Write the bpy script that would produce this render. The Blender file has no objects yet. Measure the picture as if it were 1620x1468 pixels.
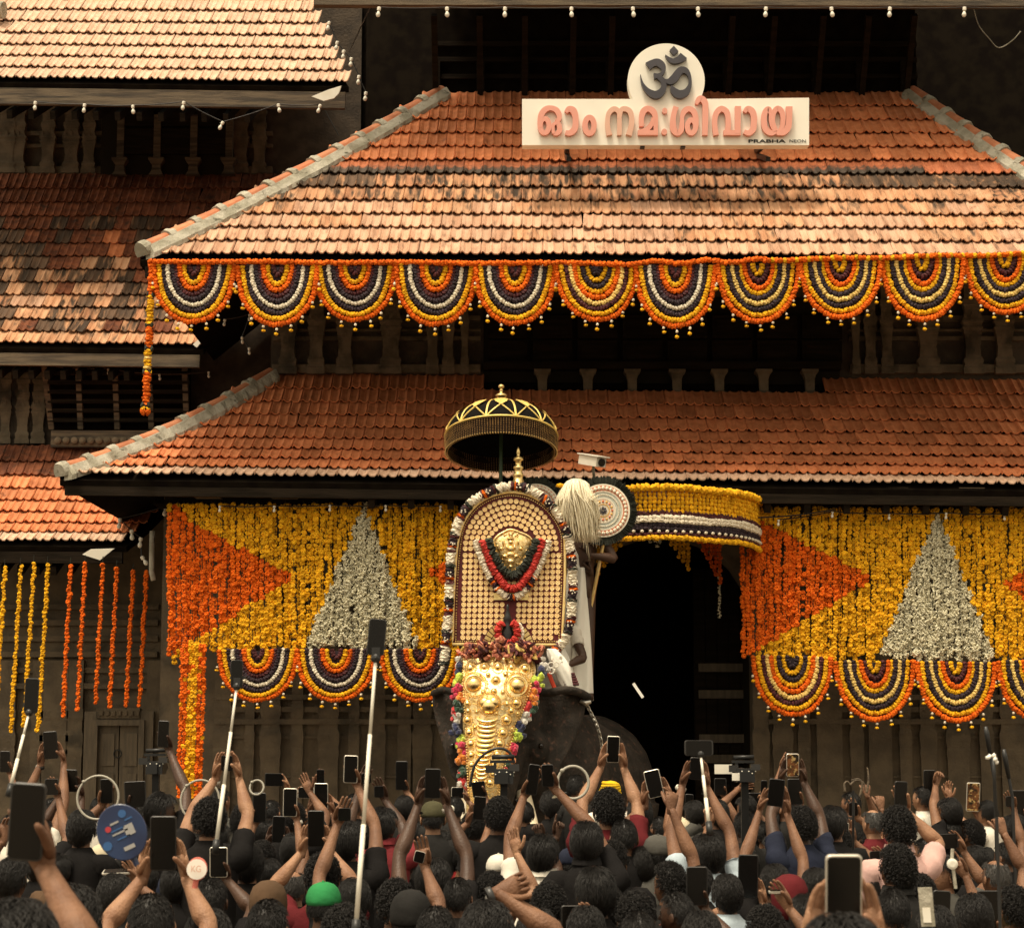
import bpy, bmesh, math, random
from mathutils import Vector, Matrix, noise as mnoise
R = random.Random(7)
scene = bpy.context.scene
COL = scene.collection
rad = math.radians
# ------------------------------------------------------------------ camera, sky, sun, exposure
F = 3300.0; CX = 810.0; CY = 734.0; EYE = 2.1; HOR = 1180.0
TH = math.atan((HOR - CY) / F)
cam_d = bpy.data.cameras.new('camera'); cam = bpy.data.objects.new('camera', cam_d); COL.objects.link(cam)
scene.camera = cam
cam.location = (0, 0, EYE); cam.rotation_euler = (math.pi / 2 + TH, 0, 0)
cam_d.sensor_width = 36; cam_d.lens = F / 1620 * 36; cam_d.clip_start = 0.3; cam_d.clip_end = 600
cam_d.dof.use_dof = True; cam_d.dof.focus_distance = 19.5; cam_d.dof.aperture_fstop = 9.0

SUN_EL, SUN_ROT = rad(71), rad(214)
world = bpy.data.worlds.new('World'); scene.world = world; world.use_nodes = True
wn = world.node_tree; bg = wn.nodes['Background']
sky = wn.nodes.new('ShaderNodeTexSky'); sky.sky_type = 'NISHITA'; sky.sun_disc = False
sky.sun_elevation = SUN_EL; sky.sun_rotation = SUN_ROT; sky.dust_density = 4.0; sky.air_density = 1.0
hs_ = wn.nodes.new('ShaderNodeHueSaturation'); hs_.inputs['Saturation'].default_value = 0.15
tint = wn.nodes.new('ShaderNodeMix'); tint.data_type = 'RGBA'; tint.blend_type = 'MULTIPLY'
tint.inputs[0].default_value = 1.0; tint.inputs[7].default_value = (1.0, 0.87, 0.64, 1)
wn.links.new(sky.outputs[0], hs_.inputs['Color']); wn.links.new(hs_.outputs[0], tint.inputs[6])
wn.links.new(tint.outputs[2], bg.inputs[0]); bg.inputs[1].default_value = 0.145
sun_d = bpy.data.lights.new('sun', 'SUN'); sun = bpy.data.objects.new('sun', sun_d); COL.objects.link(sun)
sun_d.energy = 1.5; sun_d.angle = rad(12); sun_d.color = (1.0, 0.88, 0.70)
sd = Vector((-.56*math.cos(SUN_EL), -.83*math.cos(SUN_EL), math.sin(SUN_EL))).normalized()
sun.rotation_euler = sd.to_track_quat('Z', 'Y').to_euler(); sun.location = (0, -5, 30)
vs = scene.view_settings
scene.display_settings.display_device = 'sRGB'
vs.view_transform = 'Standard'; vs.look = 'None'; vs.exposure = 0.92; vs.gamma = 1.0; vs.use_curve_mapping = False

# ------------------------------------------------------------------ pixel of the photograph -> point at a depth
SN, CS = math.sin(TH), math.cos(TH)
def P(px, py, Y):
    dx = (px - CX) / F; dy = -(py - CY) / F
    t = Y / (CS - dy * SN)
    return Vector((dx * t, Y, EYE + (SN + dy * CS) * t))
def mpp(Y): return Y / F          # metres per photo pixel at a depth

# ------------------------------------------------------------------ mesh builder
class MB:
    def __init__(s): s.v = []; s.f = []; s.m = []
    def add(s, vs, fs, mi=0):
        o = len(s.v); s.v.extend([tuple(p) for p in vs]); s.f.extend([tuple(i + o for i in f) for f in fs])
        s.m.extend([mi] * len(fs) if isinstance(mi, int) else mi)
    def box(s, c, size, rot=None, mi=0):
        x, y, z = size[0] / 2, size[1] / 2, size[2] / 2; c = Vector(c)
        vs = [Vector(p) for p in ((-x,-y,-z),(x,-y,-z),(x,y,-z),(-x,y,-z),(-x,-y,z),(x,-y,z),(x,y,z),(-x,y,z))]
        if rot is not None: vs = [rot @ p for p in vs]
        s.add([c + p for p in vs], [(0,3,2,1),(4,5,6,7),(0,1,5,4),(1,2,6,5),(2,3,7,6),(3,0,4,7)], mi)
    def span(s, a, b, mi=0):      # box between two corners
        a, b = Vector(a), Vector(b); s.box((a + b) / 2, [abs(q) for q in (b - a)], None, mi)
    def bar(s, a, b, w, h, up=(0,0,1), mi=0):
        a, b = Vector(a), Vector(b); d = (b - a); L = d.length; d.normalize()
        u = Vector(up); sx = d.cross(u).normalized(); uz = sx.cross(d).normalized()
        s.box((a + b) / 2, (w, L, h), Matrix((sx, d, uz)).transposed(), mi)
    def rings(s, rs, cap=True, mi=0, closed=False):
        n = len(rs[0]); vs = [p for r in rs for p in r]; fs = []; k = len(rs)
        for i in range(k if closed else k - 1):
            j = (i + 1) % k
            for q in range(n): fs.append((i*n+q, i*n+(q+1)%n, j*n+(q+1)%n, j*n+q))
        if cap and not closed:
            fs.append(tuple(reversed(range(n)))); fs.append(tuple((k-1)*n+q for q in range(n)))
        s.add(vs, fs, mi)
    def tube(s, pts, r, n=8, cap=True, mi=0, flat=1.0, up=None, closed=False):
        pts = [Vector(p) for p in pts]; k = len(pts); rs = []; prev = None
        for i, p in enumerate(pts):
            if closed: d = pts[(i+1) % k] - pts[i-1]
            else: d = pts[min(i+1, k-1)] - pts[max(i-1, 0)]
            if d.length < 1e-9: d = Vector((0,0,1))
            d.normalize()
            if prev is None:
                a = Vector(up) if up is not None else (Vector((0,0,1)) if abs(d.z) < .9 else Vector((0,1,0)))
                sx = d.cross(a).normalized()
            else:
                sx = prev - d * prev.dot(d)
                sx = sx.normalized() if sx.length > 1e-6 else d.orthogonal().normalized()
            prev = sx; uz = sx.cross(d)
            rr = r[i] if isinstance(r, (list, tuple)) else r
            rs.append([p + sx * rr * math.cos(2*math.pi*q/n) + uz * rr * flat * math.sin(2*math.pi*q/n) for q in range(n)])
        s.rings(rs, cap, mi, closed)
    def lathe(s, prof, n=16, M=None, mi=0, cap=True):
        M = M or Matrix(); rs = []
        for r_, z in prof: rs.append([M @ Vector((r_*math.cos(2*math.pi*q/n), r_*math.sin(2*math.pi*q/n), z)) for q in range(n)])
        s.rings(rs, cap, mi)
    def sq(s, prof, c, dy=1.0, mi=0):   # square-plan turned piece: (half width, z)
        c = Vector(c); s.rings([[c + Vector((sx*w, sy*w*dy, z)) for sx, sy in ((-1,-1),(1,-1),(1,1),(-1,1))] for w, z in prof], True, mi)
    def ico(s, c, r, sub=1, rot=None, mi=0, jit=0, rnd=R):
        V, Fc = ICO[sub]; c = Vector(c); r = Vector(r) if not isinstance(r, (int, float)) else Vector((r, r, r)); out = []
        for p in V:
            q = Vector((p[0]*r.x, p[1]*r.y, p[2]*r.z))
            if jit: q *= 1 + rnd.uniform(-jit, jit)
            if rot is not None: q = rot @ q
            out.append(c + q)
        s.add(out, Fc, mi)
    def prism(s, poly, M, t, mi=0):     # polygon in local xy extruded along local z by t (towards +z)
        n = len(poly); a = [M @ Vector((x, y, 0)) for x, y in poly]; b = [M @ Vector((x, y, t)) for x, y in poly]
        s.add(a + b, [tuple(reversed(range(n))), tuple(range(n, 2*n))] + [(i, (i+1) % n, n+(i+1) % n, n+i) for i in range(n)], mi)
def _ico(sub):
    bm = bmesh.new(); bmesh.ops.create_icosphere(bm, subdivisions=sub, radius=1)
    v = [tuple(p.co) for p in bm.verts]; f = [tuple(x.index for x in q.verts) for q in bm.faces]; bm.free(); return v, f
ICO = {1: _ico(1), 2: _ico(2), 3: _ico(3)}

def mesh_of(name, mb, mats, smooth=False):
    me = bpy.data.meshes.new(name); me.from_pydata(mb.v, [], mb.f)
    for m in (mats if isinstance(mats, (list, tuple)) else [mats]): me.materials.append(m)
    if any(mb.m): me.polygons.foreach_set('material_index', mb.m)
    if smooth: me.polygons.foreach_set('use_smooth', [True] * len(me.polygons))
    me.validate(); me.update(); return me
def link(name, data, parent=None, M=None):
    o = bpy.data.objects.new(name, data); COL.objects.link(o)
    if parent is not None:
        o.parent = parent
        if parent.type == 'EMPTY': o.matrix_parent_inverse = Matrix.Translation(parent.location).inverted()
    if M is not None: o.matrix_basis = M
    return o
def obj(name, mb, mats, parent=None, smooth=False, stuff=False, label=None):
    o = link(name, mesh_of(name, mb, mats, smooth), parent)
    if stuff: o['kind'] = 'stuff'
    if label: o['label'] = label
    return o
def tag(o, label, cat, group=None):
    o['label'] = label; o['category'] = cat
    if group: o['group'] = group
    return o
def thing(name, label, cat, loc=(0,0,0), group=None):
    o = bpy.data.objects.new(name, None); COL.objects.link(o); o.location = loc; o.empty_display_size = .1
    return tag(o, label, cat, group)
def struct(name, mb, mats, smooth=False):
    o = obj(name, mb, mats, None, smooth); o['kind'] = 'structure'; return o
def lerp(a, b, t): return a + (b - a) * t
def poly_at(pts, t):             # piecewise linear table lookup
    for (a, va), (b, vb) in zip(pts, pts[1:]):
        if t <= b: return lerp(va, vb, (t - a) / (b - a) if b > a else 0)
    return pts[-1][1]
def crom(pts, k=5, closed=False):   # Catmull-Rom through points of any dimension
    n = len(pts); out = []
    rng = range(n if closed else n - 1)
    for i in rng:
        p0 = pts[(i-1) % n] if closed else pts[max(i-1, 0)]; p1 = pts[i]; p2 = pts[(i+1) % n]
        p3 = pts[(i+2) % n] if closed else pts[min(i+2, n-1)]
        for j in range(k):
            t = j / k
            out.append(tuple(.5*((2*b)+(c-a)*t+(2*a-5*b+4*c-d)*t*t+(-a+3*b-3*c+d)*t**3) for a, b, c, d in zip(p0, p1, p2, p3)))
    if not closed: out.append(tuple(pts[-1]))
    return out

# ------------------------------------------------------------------ materials
def mat(name, c1, c2=None, scale=6.0, rough=.6, metal=0.0, bump=0.0, bscale=40.0, rnd=0.0, stretch=(1,1,1), lo=.35, hi=.65,
        spec=.5, detail=5.0, c3=None, c3lo=.6, c3hi=.7, c3scale=3.0, sheen=0.0, coat=0.0):
    m = bpy.data.materials.new(name); m.use_nodes = True; nt = m.node_tree; N = nt.nodes; L = nt.links
    b = N['Principled BSDF']; b.inputs['Roughness'].default_value = rough; b.inputs['Metallic'].default_value = metal
    b.inputs['Specular IOR Level'].default_value = spec; b.inputs['Sheen Weight'].default_value = sheen; b.inputs['Coat Weight'].default_value = coat
    tc = N.new('ShaderNodeTexCoord'); oi = N.new('ShaderNodeObjectInfo'); ge = N.new('ShaderNodeNewGeometry')
    rs = N.new('ShaderNodeMath'); rs.operation = 'ADD'; L.new(oi.outputs['Random'], rs.inputs[0]); L.new(ge.outputs['Random Per Island'], rs.inputs[1])
    fr = N.new('ShaderNodeMath'); fr.operation = 'FRACT'; L.new(rs.outputs[0], fr.inputs[0])
    off = N.new('ShaderNodeVectorMath'); off.operation = 'MULTIPLY_ADD'
    cmb = N.new('ShaderNodeCombineXYZ'); L.new(fr.outputs[0], cmb.inputs[0]); L.new(fr.outputs[0], cmb.inputs[2])
    L.new(cmb.outputs[0], off.inputs[0]); off.inputs[1].default_value = (37, 11, 53) if rnd else (0, 0, 0); L.new(tc.outputs['Object'], off.inputs[2])
    mp = N.new('ShaderNodeMapping'); mp.inputs['Scale'].default_value = stretch; L.new(off.outputs[0], mp.inputs['Vector'])
    def noise(sc, det):
        n = N.new('ShaderNodeTexNoise'); n.inputs['Scale'].default_value = sc; n.inputs['Detail'].default_value = det; L.new(mp.outputs[0], n.inputs['Vector']); return n
    def rmp(fac, lo_, hi_):
        r = N.new('ShaderNodeMapRange'); r.interpolation_type = 'SMOOTHSTEP'; r.inputs[1].default_value = lo_; r.inputs[2].default_value = hi_; L.new(fac, r.inputs[0]); return r.outputs[0]
    def mix(fac, a, bcol):
        x = N.new('ShaderNodeMix'); x.data_type = 'RGBA'; L.new(fac, x.inputs[0])
        if isinstance(a, tuple): x.inputs[6].default_value = (*a, 1)
        else: L.new(a, x.inputs[6])
        x.inputs[7].default_value = (*bcol, 1); return x.outputs[2]
    col = None
    if c2 is not None: col = mix(rmp(noise(scale, detail).outputs[0], lo, hi), tuple(c1), tuple(c2))
    if c3 is not None: col = mix(rmp(noise(c3scale, 6).outputs[0], c3lo, c3hi), col if col is not None else tuple(c1), tuple(c3))
    if rnd:
        h = N.new('ShaderNodeHueSaturation'); mr = N.new('ShaderNodeMapRange'); L.new(fr.outputs[0], mr.inputs[0])
        mr.inputs[3].default_value = 1 - rnd; mr.inputs[4].default_value = 1 + rnd; L.new(mr.outputs[0], h.inputs['Value'])
        if col is not None: L.new(col, h.inputs['Color'])
        else: h.inputs['Color'].default_value = (*c1, 1)
        col = h.outputs[0]
    if col is not None: L.new(col, b.inputs['Base Color'])
    else: b.inputs['Base Color'].default_value = (*c1, 1)
    if bump:
        bn = noise(bscale, 6); bp = N.new('ShaderNodeBump'); bp.inputs['Strength'].default_value = bump; bp.inputs['Distance'].default_value = .02
        L.new(bn.outputs[0], bp.inputs['Height']); L.new(bp.outputs[0], b.inputs['Normal'])
    return m
def drip_mat():
    """new tile whose lower half is blackened with mould in ragged drips"""
    m = mat('terracotta_drip_mould', (.42,.13,.05), (.32,.09,.032), 9, .7, bump=.25, rnd=.15); nt = m.node_tree; N = nt.nodes; L = nt.links; b = N['Principled BSDF']
    src = b.inputs['Base Color'].links[0].from_socket; tc = N.new('ShaderNodeTexCoord'); sp = N.new('ShaderNodeSeparateXYZ'); L.new(tc.outputs['Object'], sp.inputs[0])
    mp = [n for n in N if n.type == 'MAPPING'][0]; no = N.new('ShaderNodeTexNoise'); no.inputs['Scale'].default_value = 12; L.new(mp.outputs[0], no.inputs['Vector'])
    a = N.new('ShaderNodeMath'); a.operation = 'MULTIPLY_ADD'; L.new(no.outputs[0], a.inputs[0]); a.inputs[1].default_value = .34; L.new(sp.outputs[1], a.inputs[2])
    r = N.new('ShaderNodeMapRange'); r.interpolation_type = 'SMOOTHSTEP'; r.inputs[1].default_value = .26; r.inputs[2].default_value = .42; r.inputs[3].default_value = 1; r.inputs[4].default_value = 0; L.new(a.outputs[0], r.inputs[0])
    x = N.new('ShaderNodeMix'); x.data_type = 'RGBA'; L.new(r.outputs[0], x.inputs[0]); L.new(src, x.inputs[6]); x.inputs[7].default_value = (.05,.034,.022,1); L.new(x.outputs[2], b.inputs['Base Color']); return m
M = {}
M['tile_new'] = mat('terracotta_new', (.64,.232,.098), (.52,.175,.070), 9, .62, bump=.25, bscale=60, rnd=.22, c3=(.16,.05,.024), c3lo=.60, c3hi=.85, c3scale=5, spec=.3)
M['tile_pale'] = mat('terracotta_bleached_lit', (.54,.335,.225), (.42,.235,.145), 7, .75, bump=.3, bscale=60, rnd=.13, c3=(.16,.095,.06), c3lo=.54, c3hi=.82, c3scale=14, stretch=(1,.16,1), spec=.25)  # bleached clay, with part of the daylight on open rows put into the colour
M['tile_clean'] = mat('terracotta_sunbleached_lit', (.60,.41,.295), (.53,.335,.225), 7, .72, bump=.25, bscale=60, rnd=.10, spec=.25)  # bleaching plus daylight in the base colour, for eave rows and top left roof
M['tile_mid'] = mat('terracotta_streaked', (.54,.31,.18), (.42,.21,.11), 8, .8, bump=.3, bscale=60, rnd=.16, c3=(.09,.06,.04), c3lo=.50, c3hi=.74, c3scale=13, stretch=(1,.16,1), spec=.2)
M['tile_streak'] = mat('terracotta_half_mould', (.48,.26,.14), (.36,.17,.09), 8, .8, bump=.3, bscale=60, rnd=.18, c3=(.055,.038,.026), c3lo=.42, c3hi=.64, c3scale=13, stretch=(1,.14,1), spec=.2)
M['tile_drip'] = drip_mat()
M['tile_mould'] = mat('terracotta_mouldy', (.12,.072,.045), (.055,.038,.027), 8, .85, bump=.4, bscale=60, rnd=.30, c3=(.36,.19,.10), c3lo=.54, c3hi=.72, c3scale=13, stretch=(1,.16,1), spec=.2)
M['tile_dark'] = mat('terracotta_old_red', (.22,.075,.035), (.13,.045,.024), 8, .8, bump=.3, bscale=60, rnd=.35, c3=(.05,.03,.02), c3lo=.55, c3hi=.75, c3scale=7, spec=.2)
M['cap'] = mat('ridge_terracotta', (.50,.20,.10), (.38,.13,.06), 5, .7, bump=.2, rnd=.15, spec=.25)
M['mortar'] = mat('lime_mortar', (.40,.37,.30), (.26,.24,.18), 6, .9, bump=.6, bscale=30, c3=(.07,.065,.04), c3lo=.6, c3hi=.75, c3scale=9)
M['wood'] = mat('dark_old_timber', (.020,.014,.009), (.011,.008,.005), 6, .85, bump=.3, bscale=20, stretch=(.3,3,3), spec=.08)
M['beam'] = mat('weathered_eave_timber', (.13,.095,.058), (.055,.04,.026), 8, .8, bump=.3, stretch=(.25,3,3), c3=(.03,.022,.014), c3lo=.55, c3hi=.7, c3scale=4)
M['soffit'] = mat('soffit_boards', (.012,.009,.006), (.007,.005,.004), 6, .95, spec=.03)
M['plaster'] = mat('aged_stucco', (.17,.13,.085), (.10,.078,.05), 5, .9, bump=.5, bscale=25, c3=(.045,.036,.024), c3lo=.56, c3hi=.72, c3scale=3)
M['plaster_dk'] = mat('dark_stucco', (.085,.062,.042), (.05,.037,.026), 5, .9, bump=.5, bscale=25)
M['stone'] = mat('brown_stone_wall', (.135,.102,.064), (.088,.067,.043), 4, .85, bump=.4, bscale=30, c3=(.05,.04,.026), c3lo=.55, c3hi=.72, c3scale=2.5)
M['door'] = mat('panelled_door', (.13,.098,.06), (.085,.064,.04), 7, .65, bump=.2, stretch=(3,3,.4))
M['black'] = mat('black_plastic', (.012,.012,.012), rough=.45)
M['velvet'] = mat('black_velvet', (.010,.009,.008), rough=.95, spec=.04)
M['dark_metal'] = mat('dark_metal', (.03,.03,.03), rough=.4, metal=.6)
M['steel'] = mat('steel', (.55,.52,.46), rough=.3, metal=1)
M['white'] = mat('white_paint', (.80,.76,.66), (.74,.69,.58), 5, .5)
M['sign'] = mat('cream_sign_board', (.84,.80,.70), (.81,.765,.66), 2, .4)
M['pink'] = mat('salmon_letter', (.74,.33,.255), (.70,.30,.225), 3, .45)
M['pink2'] = mat('faded_letter', (.70,.42,.31), (.66,.38,.28), 3, .5)
M['indigo'] = mat('charcoal_letter', (.05,.045,.055), (.04,.036,.045), 3, .4)
M['ink'] = mat('sign_ink', (.02,.018,.015), rough=.6)
M['yellow'] = mat('marigold_yellow', (.80,.44,.014), (.68,.32,.010), 60, .8, rnd=.22, spec=.15)
M['orange'] = mat('marigold_orange', (.74,.15,.008), (.62,.09,.006), 60, .8, rnd=.22, spec=.15)
M['jasmine'] = mat('jasmine_white', (.74,.69,.52), (.54,.50,.34), 70, .8, rnd=.22, spec=.2)
M['tuber'] = mat('tuberose_white', (.78,.70,.56), (.66,.58,.44), 50, .8, rnd=.1, spec=.2)
M['cream'] = mat('pale_yellow_flower', (.80,.58,.20), (.70,.47,.13), 50, .8, rnd=.12, spec=.2)
M['plum'] = mat('dark_plum_foliage', (.030,.014,.022), (.018,.009,.013), 40, .85, rnd=.3)
M['maroon'] = mat('maroon_petals', (.085,.012,.014), (.05,.008,.01), 40, .8, rnd=.3)
M['leaf'] = mat('dark_leaves', (.016,.019,.009), (.010,.012,.006), 30, .8, rnd=.4)
M['gold'] = mat('gold_plate', (.96,.72,.34), (.90,.62,.24), 30, .22, metal=1, bump=.15, bscale=90)
M['gold_sheet'] = mat('hammered_gold', (.95,.76,.42), (.86,.60,.25), 25, .34, metal=1, bump=.28, bscale=80, c3=(.40,.22,.06), c3lo=.50, c3hi=.75, c3scale=22)
M['brass'] = mat('pale_brass', (.86,.66,.30), (.74,.52,.2), 12, .35, metal=.9, bump=.1)
M['disc'] = mat('gilt_disc', (.95,.71,.36), (.88,.60,.27), 20, .38, metal=.25, rnd=.08)
M['board'] = mat('maroon_board', (.11,.012,.014), (.075,.009,.010), 8, .8)
M['elephant'] = mat('elephant_hide', (.040,.032,.026), (.020,.017,.014), 5, .8, bump=.7, bscale=26, c3=(.105,.060,.043), c3lo=.52, c3hi=.80, c3scale=20, spec=.16)
M['cloth_white'] = mat('white_cotton', (.86,.83,.75), (.80,.77,.68), 4, .85, bump=.2, bscale=12, sheen=.3)
M['red'] = mat('red_cloth', (.55,.035,.022), (.42,.025,.018), 20, .8, bump=.3, bscale=60)
M['skin_dk'] = mat('brown_skin_dark', (.070,.034,.019), (.050,.024,.014), 8, .5, bump=.2, bscale=90, spec=.35)
M['skin'] = mat('brown_skin', (.215,.108,.060), (.140,.066,.036), 9, .56, bump=.3, bscale=90, spec=.3, c3=(.11,.052,.03), c3lo=.56, c3hi=.8, c3scale=5)
M['skin_lt'] = mat('light_brown_skin', (.33,.180,.104), (.23,.115,.064), 9, .56, bump=.3, bscale=90, spec=.3, c3=(.17,.082,.046), c3lo=.56, c3hi=.8, c3scale=5)
M['eye'] = mat('dark_eye', (.01,.008,.006), rough=.2)
M['lip'] = mat('lips', (.20,.07,.05), rough=.5)
M['hair'] = mat('black_hair', (.007,.0055,.0045), rough=.45, spec=.32, rnd=.4)
M['hair_gy'] = mat('greying_hair', (.05,.045,.04), (.018,.016,.014), 60, .5, rnd=.4)
M['screen'] = mat('dark_phone_screen', (.006,.0055,.005), rough=.25, spec=.35)
M['case_dk'] = mat('dark_phone_case', (.02,.019,.018), rough=.4, spec=.5, rnd=.4)
M['case_lt'] = mat('silver_phone_edge', (.62,.58,.50), rough=.35, metal=.5)
M['glass'] = mat('lamp_glass', (.75,.72,.62), rough=.25, spec=.6)
M['green_pole'] = mat('dark_green_pole', (.02,.045,.015), rough=.5)
M['feather'] = mat('yak_hair', (.90,.82,.62), (.80,.70,.48), 30, .7, stretch=(4,4,.3))
M['ground'] = mat('packed_earth', (.16,.12,.08), (.10,.075,.05), 1.5, .95, bump=.4)
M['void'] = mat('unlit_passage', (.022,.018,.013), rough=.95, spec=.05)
FL = [M['yellow'], M['orange'], M['jasmine'], M['tuber'], M['cream'], M['plum'], M['maroon'], M['leaf']]
YE, OR, JA, TU, CR, PL, MA, LE = range(8)
M['hoop'] = mat('pale_tube', (.30,.28,.23), rough=.45)
M['live'] = mat('live_screen', (.20,.08,.03), (.02,.015,.01), 22, .25, c3=(.45,.30,.12), c3lo=.55, c3hi=.62, c3scale=40)
SHIRT = {}
for n_, c_ in dict(white=(.72,.67,.58), black=(.010,.009,.009), navy=(.018,.022,.04), maroon=(.11,.014,.017), red=(.20,.018,.018), pink=(.60,.38,.34),
                   sky=(.42,.50,.56), grey=(.09,.086,.076), olive=(.07,.065,.035), blue=(.05,.09,.18), cream=(.62,.54,.38), brown=(.10,.06,.035),
                   green=(.03,.22,.07), yellow=(.72,.45,.02), stripe=(.20,.03,.035), charcoal=(.020,.019,.018)).items():
    SHIRT[n_] = mat(n_ + '_cotton', c_, tuple(q * .78 for q in c_), 6, .9, bump=.45, bscale=14, spec=.12)
# ------------------------------------------------------------------ ground
g = MB(); g.add([(-80,-20,0),(80,-20,0),(80,140,0),(-80,140,0)], [(0,1,2,3)]); struct('ground', g, M['ground'])

# ------------------------------------------------------------------ roof tiles
TW = .222
def tile_bm(L, thick=.017):
    """interlocking clay tile: two rolls across, raised lower lip; local x across, y up the slope, z out"""
    xs = [(-.5,.010),(-.43,.034),(-.36,.024),(-.27,.004),(-.14,.001),(-.06,.020),(.0,.030),(.07,.012),(.15,.002),(.32,.001),(.39,.012),(.46,.036),(.5,.014)]
    mb = MB(); n = len(xs); V = []
    for y, dz in ((0,.034),(L*.55,.012),(L,-.004)):
        V += [(x*TW, y, z*(1 if y == 0 else .62) + dz) for x, z in xs]
    V += [(x*TW, 0, z + .034 - .014) for x, z in xs]
    fs = []
    for r_ in range(2):
        for i in range(n-1): fs.append((r_*n+i, r_*n+i+1, (r_+1)*n+i+1, (r_+1)*n+i))
    for i in range(n-1): fs.append((3*n+i, 3*n+i+1, i+1, i))
    mb.add(V, fs); return mb
TILE_ME = {}
def tile_mesh(L):
    k = round(L, 2)
    if k not in TILE_ME: TILE_ME[k] = (tile_bm(k), mesh_of('tile', tile_bm(k), M['tile_new']))
    return TILE_ME[k]

def roof(parent, eL, eR, tL, tR, rows, bell, pick, single, name='roof', first=1, seed=1):
    """sloping tile face between an eave line and a top line; pick(row, col, u) -> (piece name, material key) or None
    single(name, row, col, u) -> True when that tile is its own object; the rest are joined per name"""
    rr = random.Random(seed); eL, eR, tL, tR = map(Vector, (eL, eR, tL, tR))
    def edge(a, b, v):
        p = a.lerp(b, v); h = v*(1-bell) + bell*v*v
        p.z = lerp(a.z, b.z, h); return p
    deck = MB(); grid = []
    K = 8
    for i in range(K+1): grid.append((edge(eL, tL, i/K), edge(eR, tR, i/K)))
    top = []; bot = []
    for a, b in grid: top += [a + Vector((0,0,-.05)), b + Vector((0,0,-.05))]; bot += [a + Vector((0,.03,-.11)), b + Vector((0,.03,-.11))]
    n = len(top); fs = []
    for i in range(K): fs += [(2*i, 2*i+1, 2*i+3, 2*i+2), (n+2*i+2, n+2*i+3, n+2*i+1, n+2*i), (2*i, 2*i+2, n+2*i+2, n+2*i), (2*i+3, 2*i+1, n+2*i+1, n+2*i+3)]
    fs += [(0, n, n+1, 1)]
    deck.add(top + bot, fs)
    rf = obj(name, deck, M['soffit'], parent)
    joined = {}
    for j in range(rows):
        v0, v1 = j/rows, (j+1)/rows
        a0, b0, a1, b1 = edge(eL, tL, v0), edge(eR, tR, v0), edge(eL, tL, v1), edge(eR, tR, v1)
        L = (a1 - a0 - Vector(((a1-a0).x, 0, 0))).length
        me = tile_mesh(L + .06); xdir = (b0 - a0).normalized()
        off = (0 if j % 2 else .5) * TW
        c0 = int(math.floor((a0.x - 10) / TW)); W = (b0.x - a0.x)
        for c in range(c0, c0 + 400):
            xl = c*TW + off
            if xl + TW < a0.x + .02: continue
            if xl > b0.x - .02: break
            xa, xb = max(xl, a0.x), min(xl + TW, b0.x)
            # narrowing towards the hip
            um = ((xa + xb)/2 - a0.x) / W
            if um < 0 or um > 1 or xb - xa < .05: continue
            lim_l, lim_r = lerp(a0.x, a1.x, .6), lerp(b0.x, b1.x, .6)
            if xb < lim_l or xa > lim_r: continue
            pk = pick(j, c, um, (xa+xb)/2)
            if not pk: continue
            nm, mk = pk
            p = a0.lerp(b0, um); q = Vector((p.x, 0, 0)); up = (edge(eL, tL, v1) - a0); up.x = 0; up.normalize()
            # direction up the slope in the plane of this face
            nrm = xdir.cross(up).normalized()
            up2 = nrm.cross(xdir).normalized()
            Mt = Matrix((xdir, up2, nrm)).transposed().to_4x4()
            slip = rr.random() < .022; p = p + nrm * (rr.uniform(0, .006) + .012*slip) + up2 * (rr.uniform(-.010, .010) - slip*rr.uniform(.01,.05))
            Mx = Matrix.Translation(p) @ Mt @ Matrix.Rotation(rr.uniform(-.014, .014) + slip*rr.uniform(-.12,.12), 4, 'Z') @ Matrix.Rotation(rr.uniform(-.02, .02), 4, 'Y')
            if xb - xa < TW - .001: Mx = Mx @ Matrix.Diagonal(((xb-xa)/TW, 1, 1, 1))
            if single(nm, j, c, um):
                o = link(nm, me[1], rf, Mx); o.material_slots[0].link = 'OBJECT'; o.material_slots[0].material = M[mk]
            else:
                J = joined.setdefault(nm, (MB(), []))
                if mk not in J[1]: J[1].append(mk)
                J[0].add([Mx @ Vector(v) for v in me[0].v], me[0].f, J[1].index(mk))
    for nm, (mb, ks) in joined.items(): obj(nm, mb, [M[k] for k in ks], rf, stuff=True)
    return rf, edge

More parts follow.
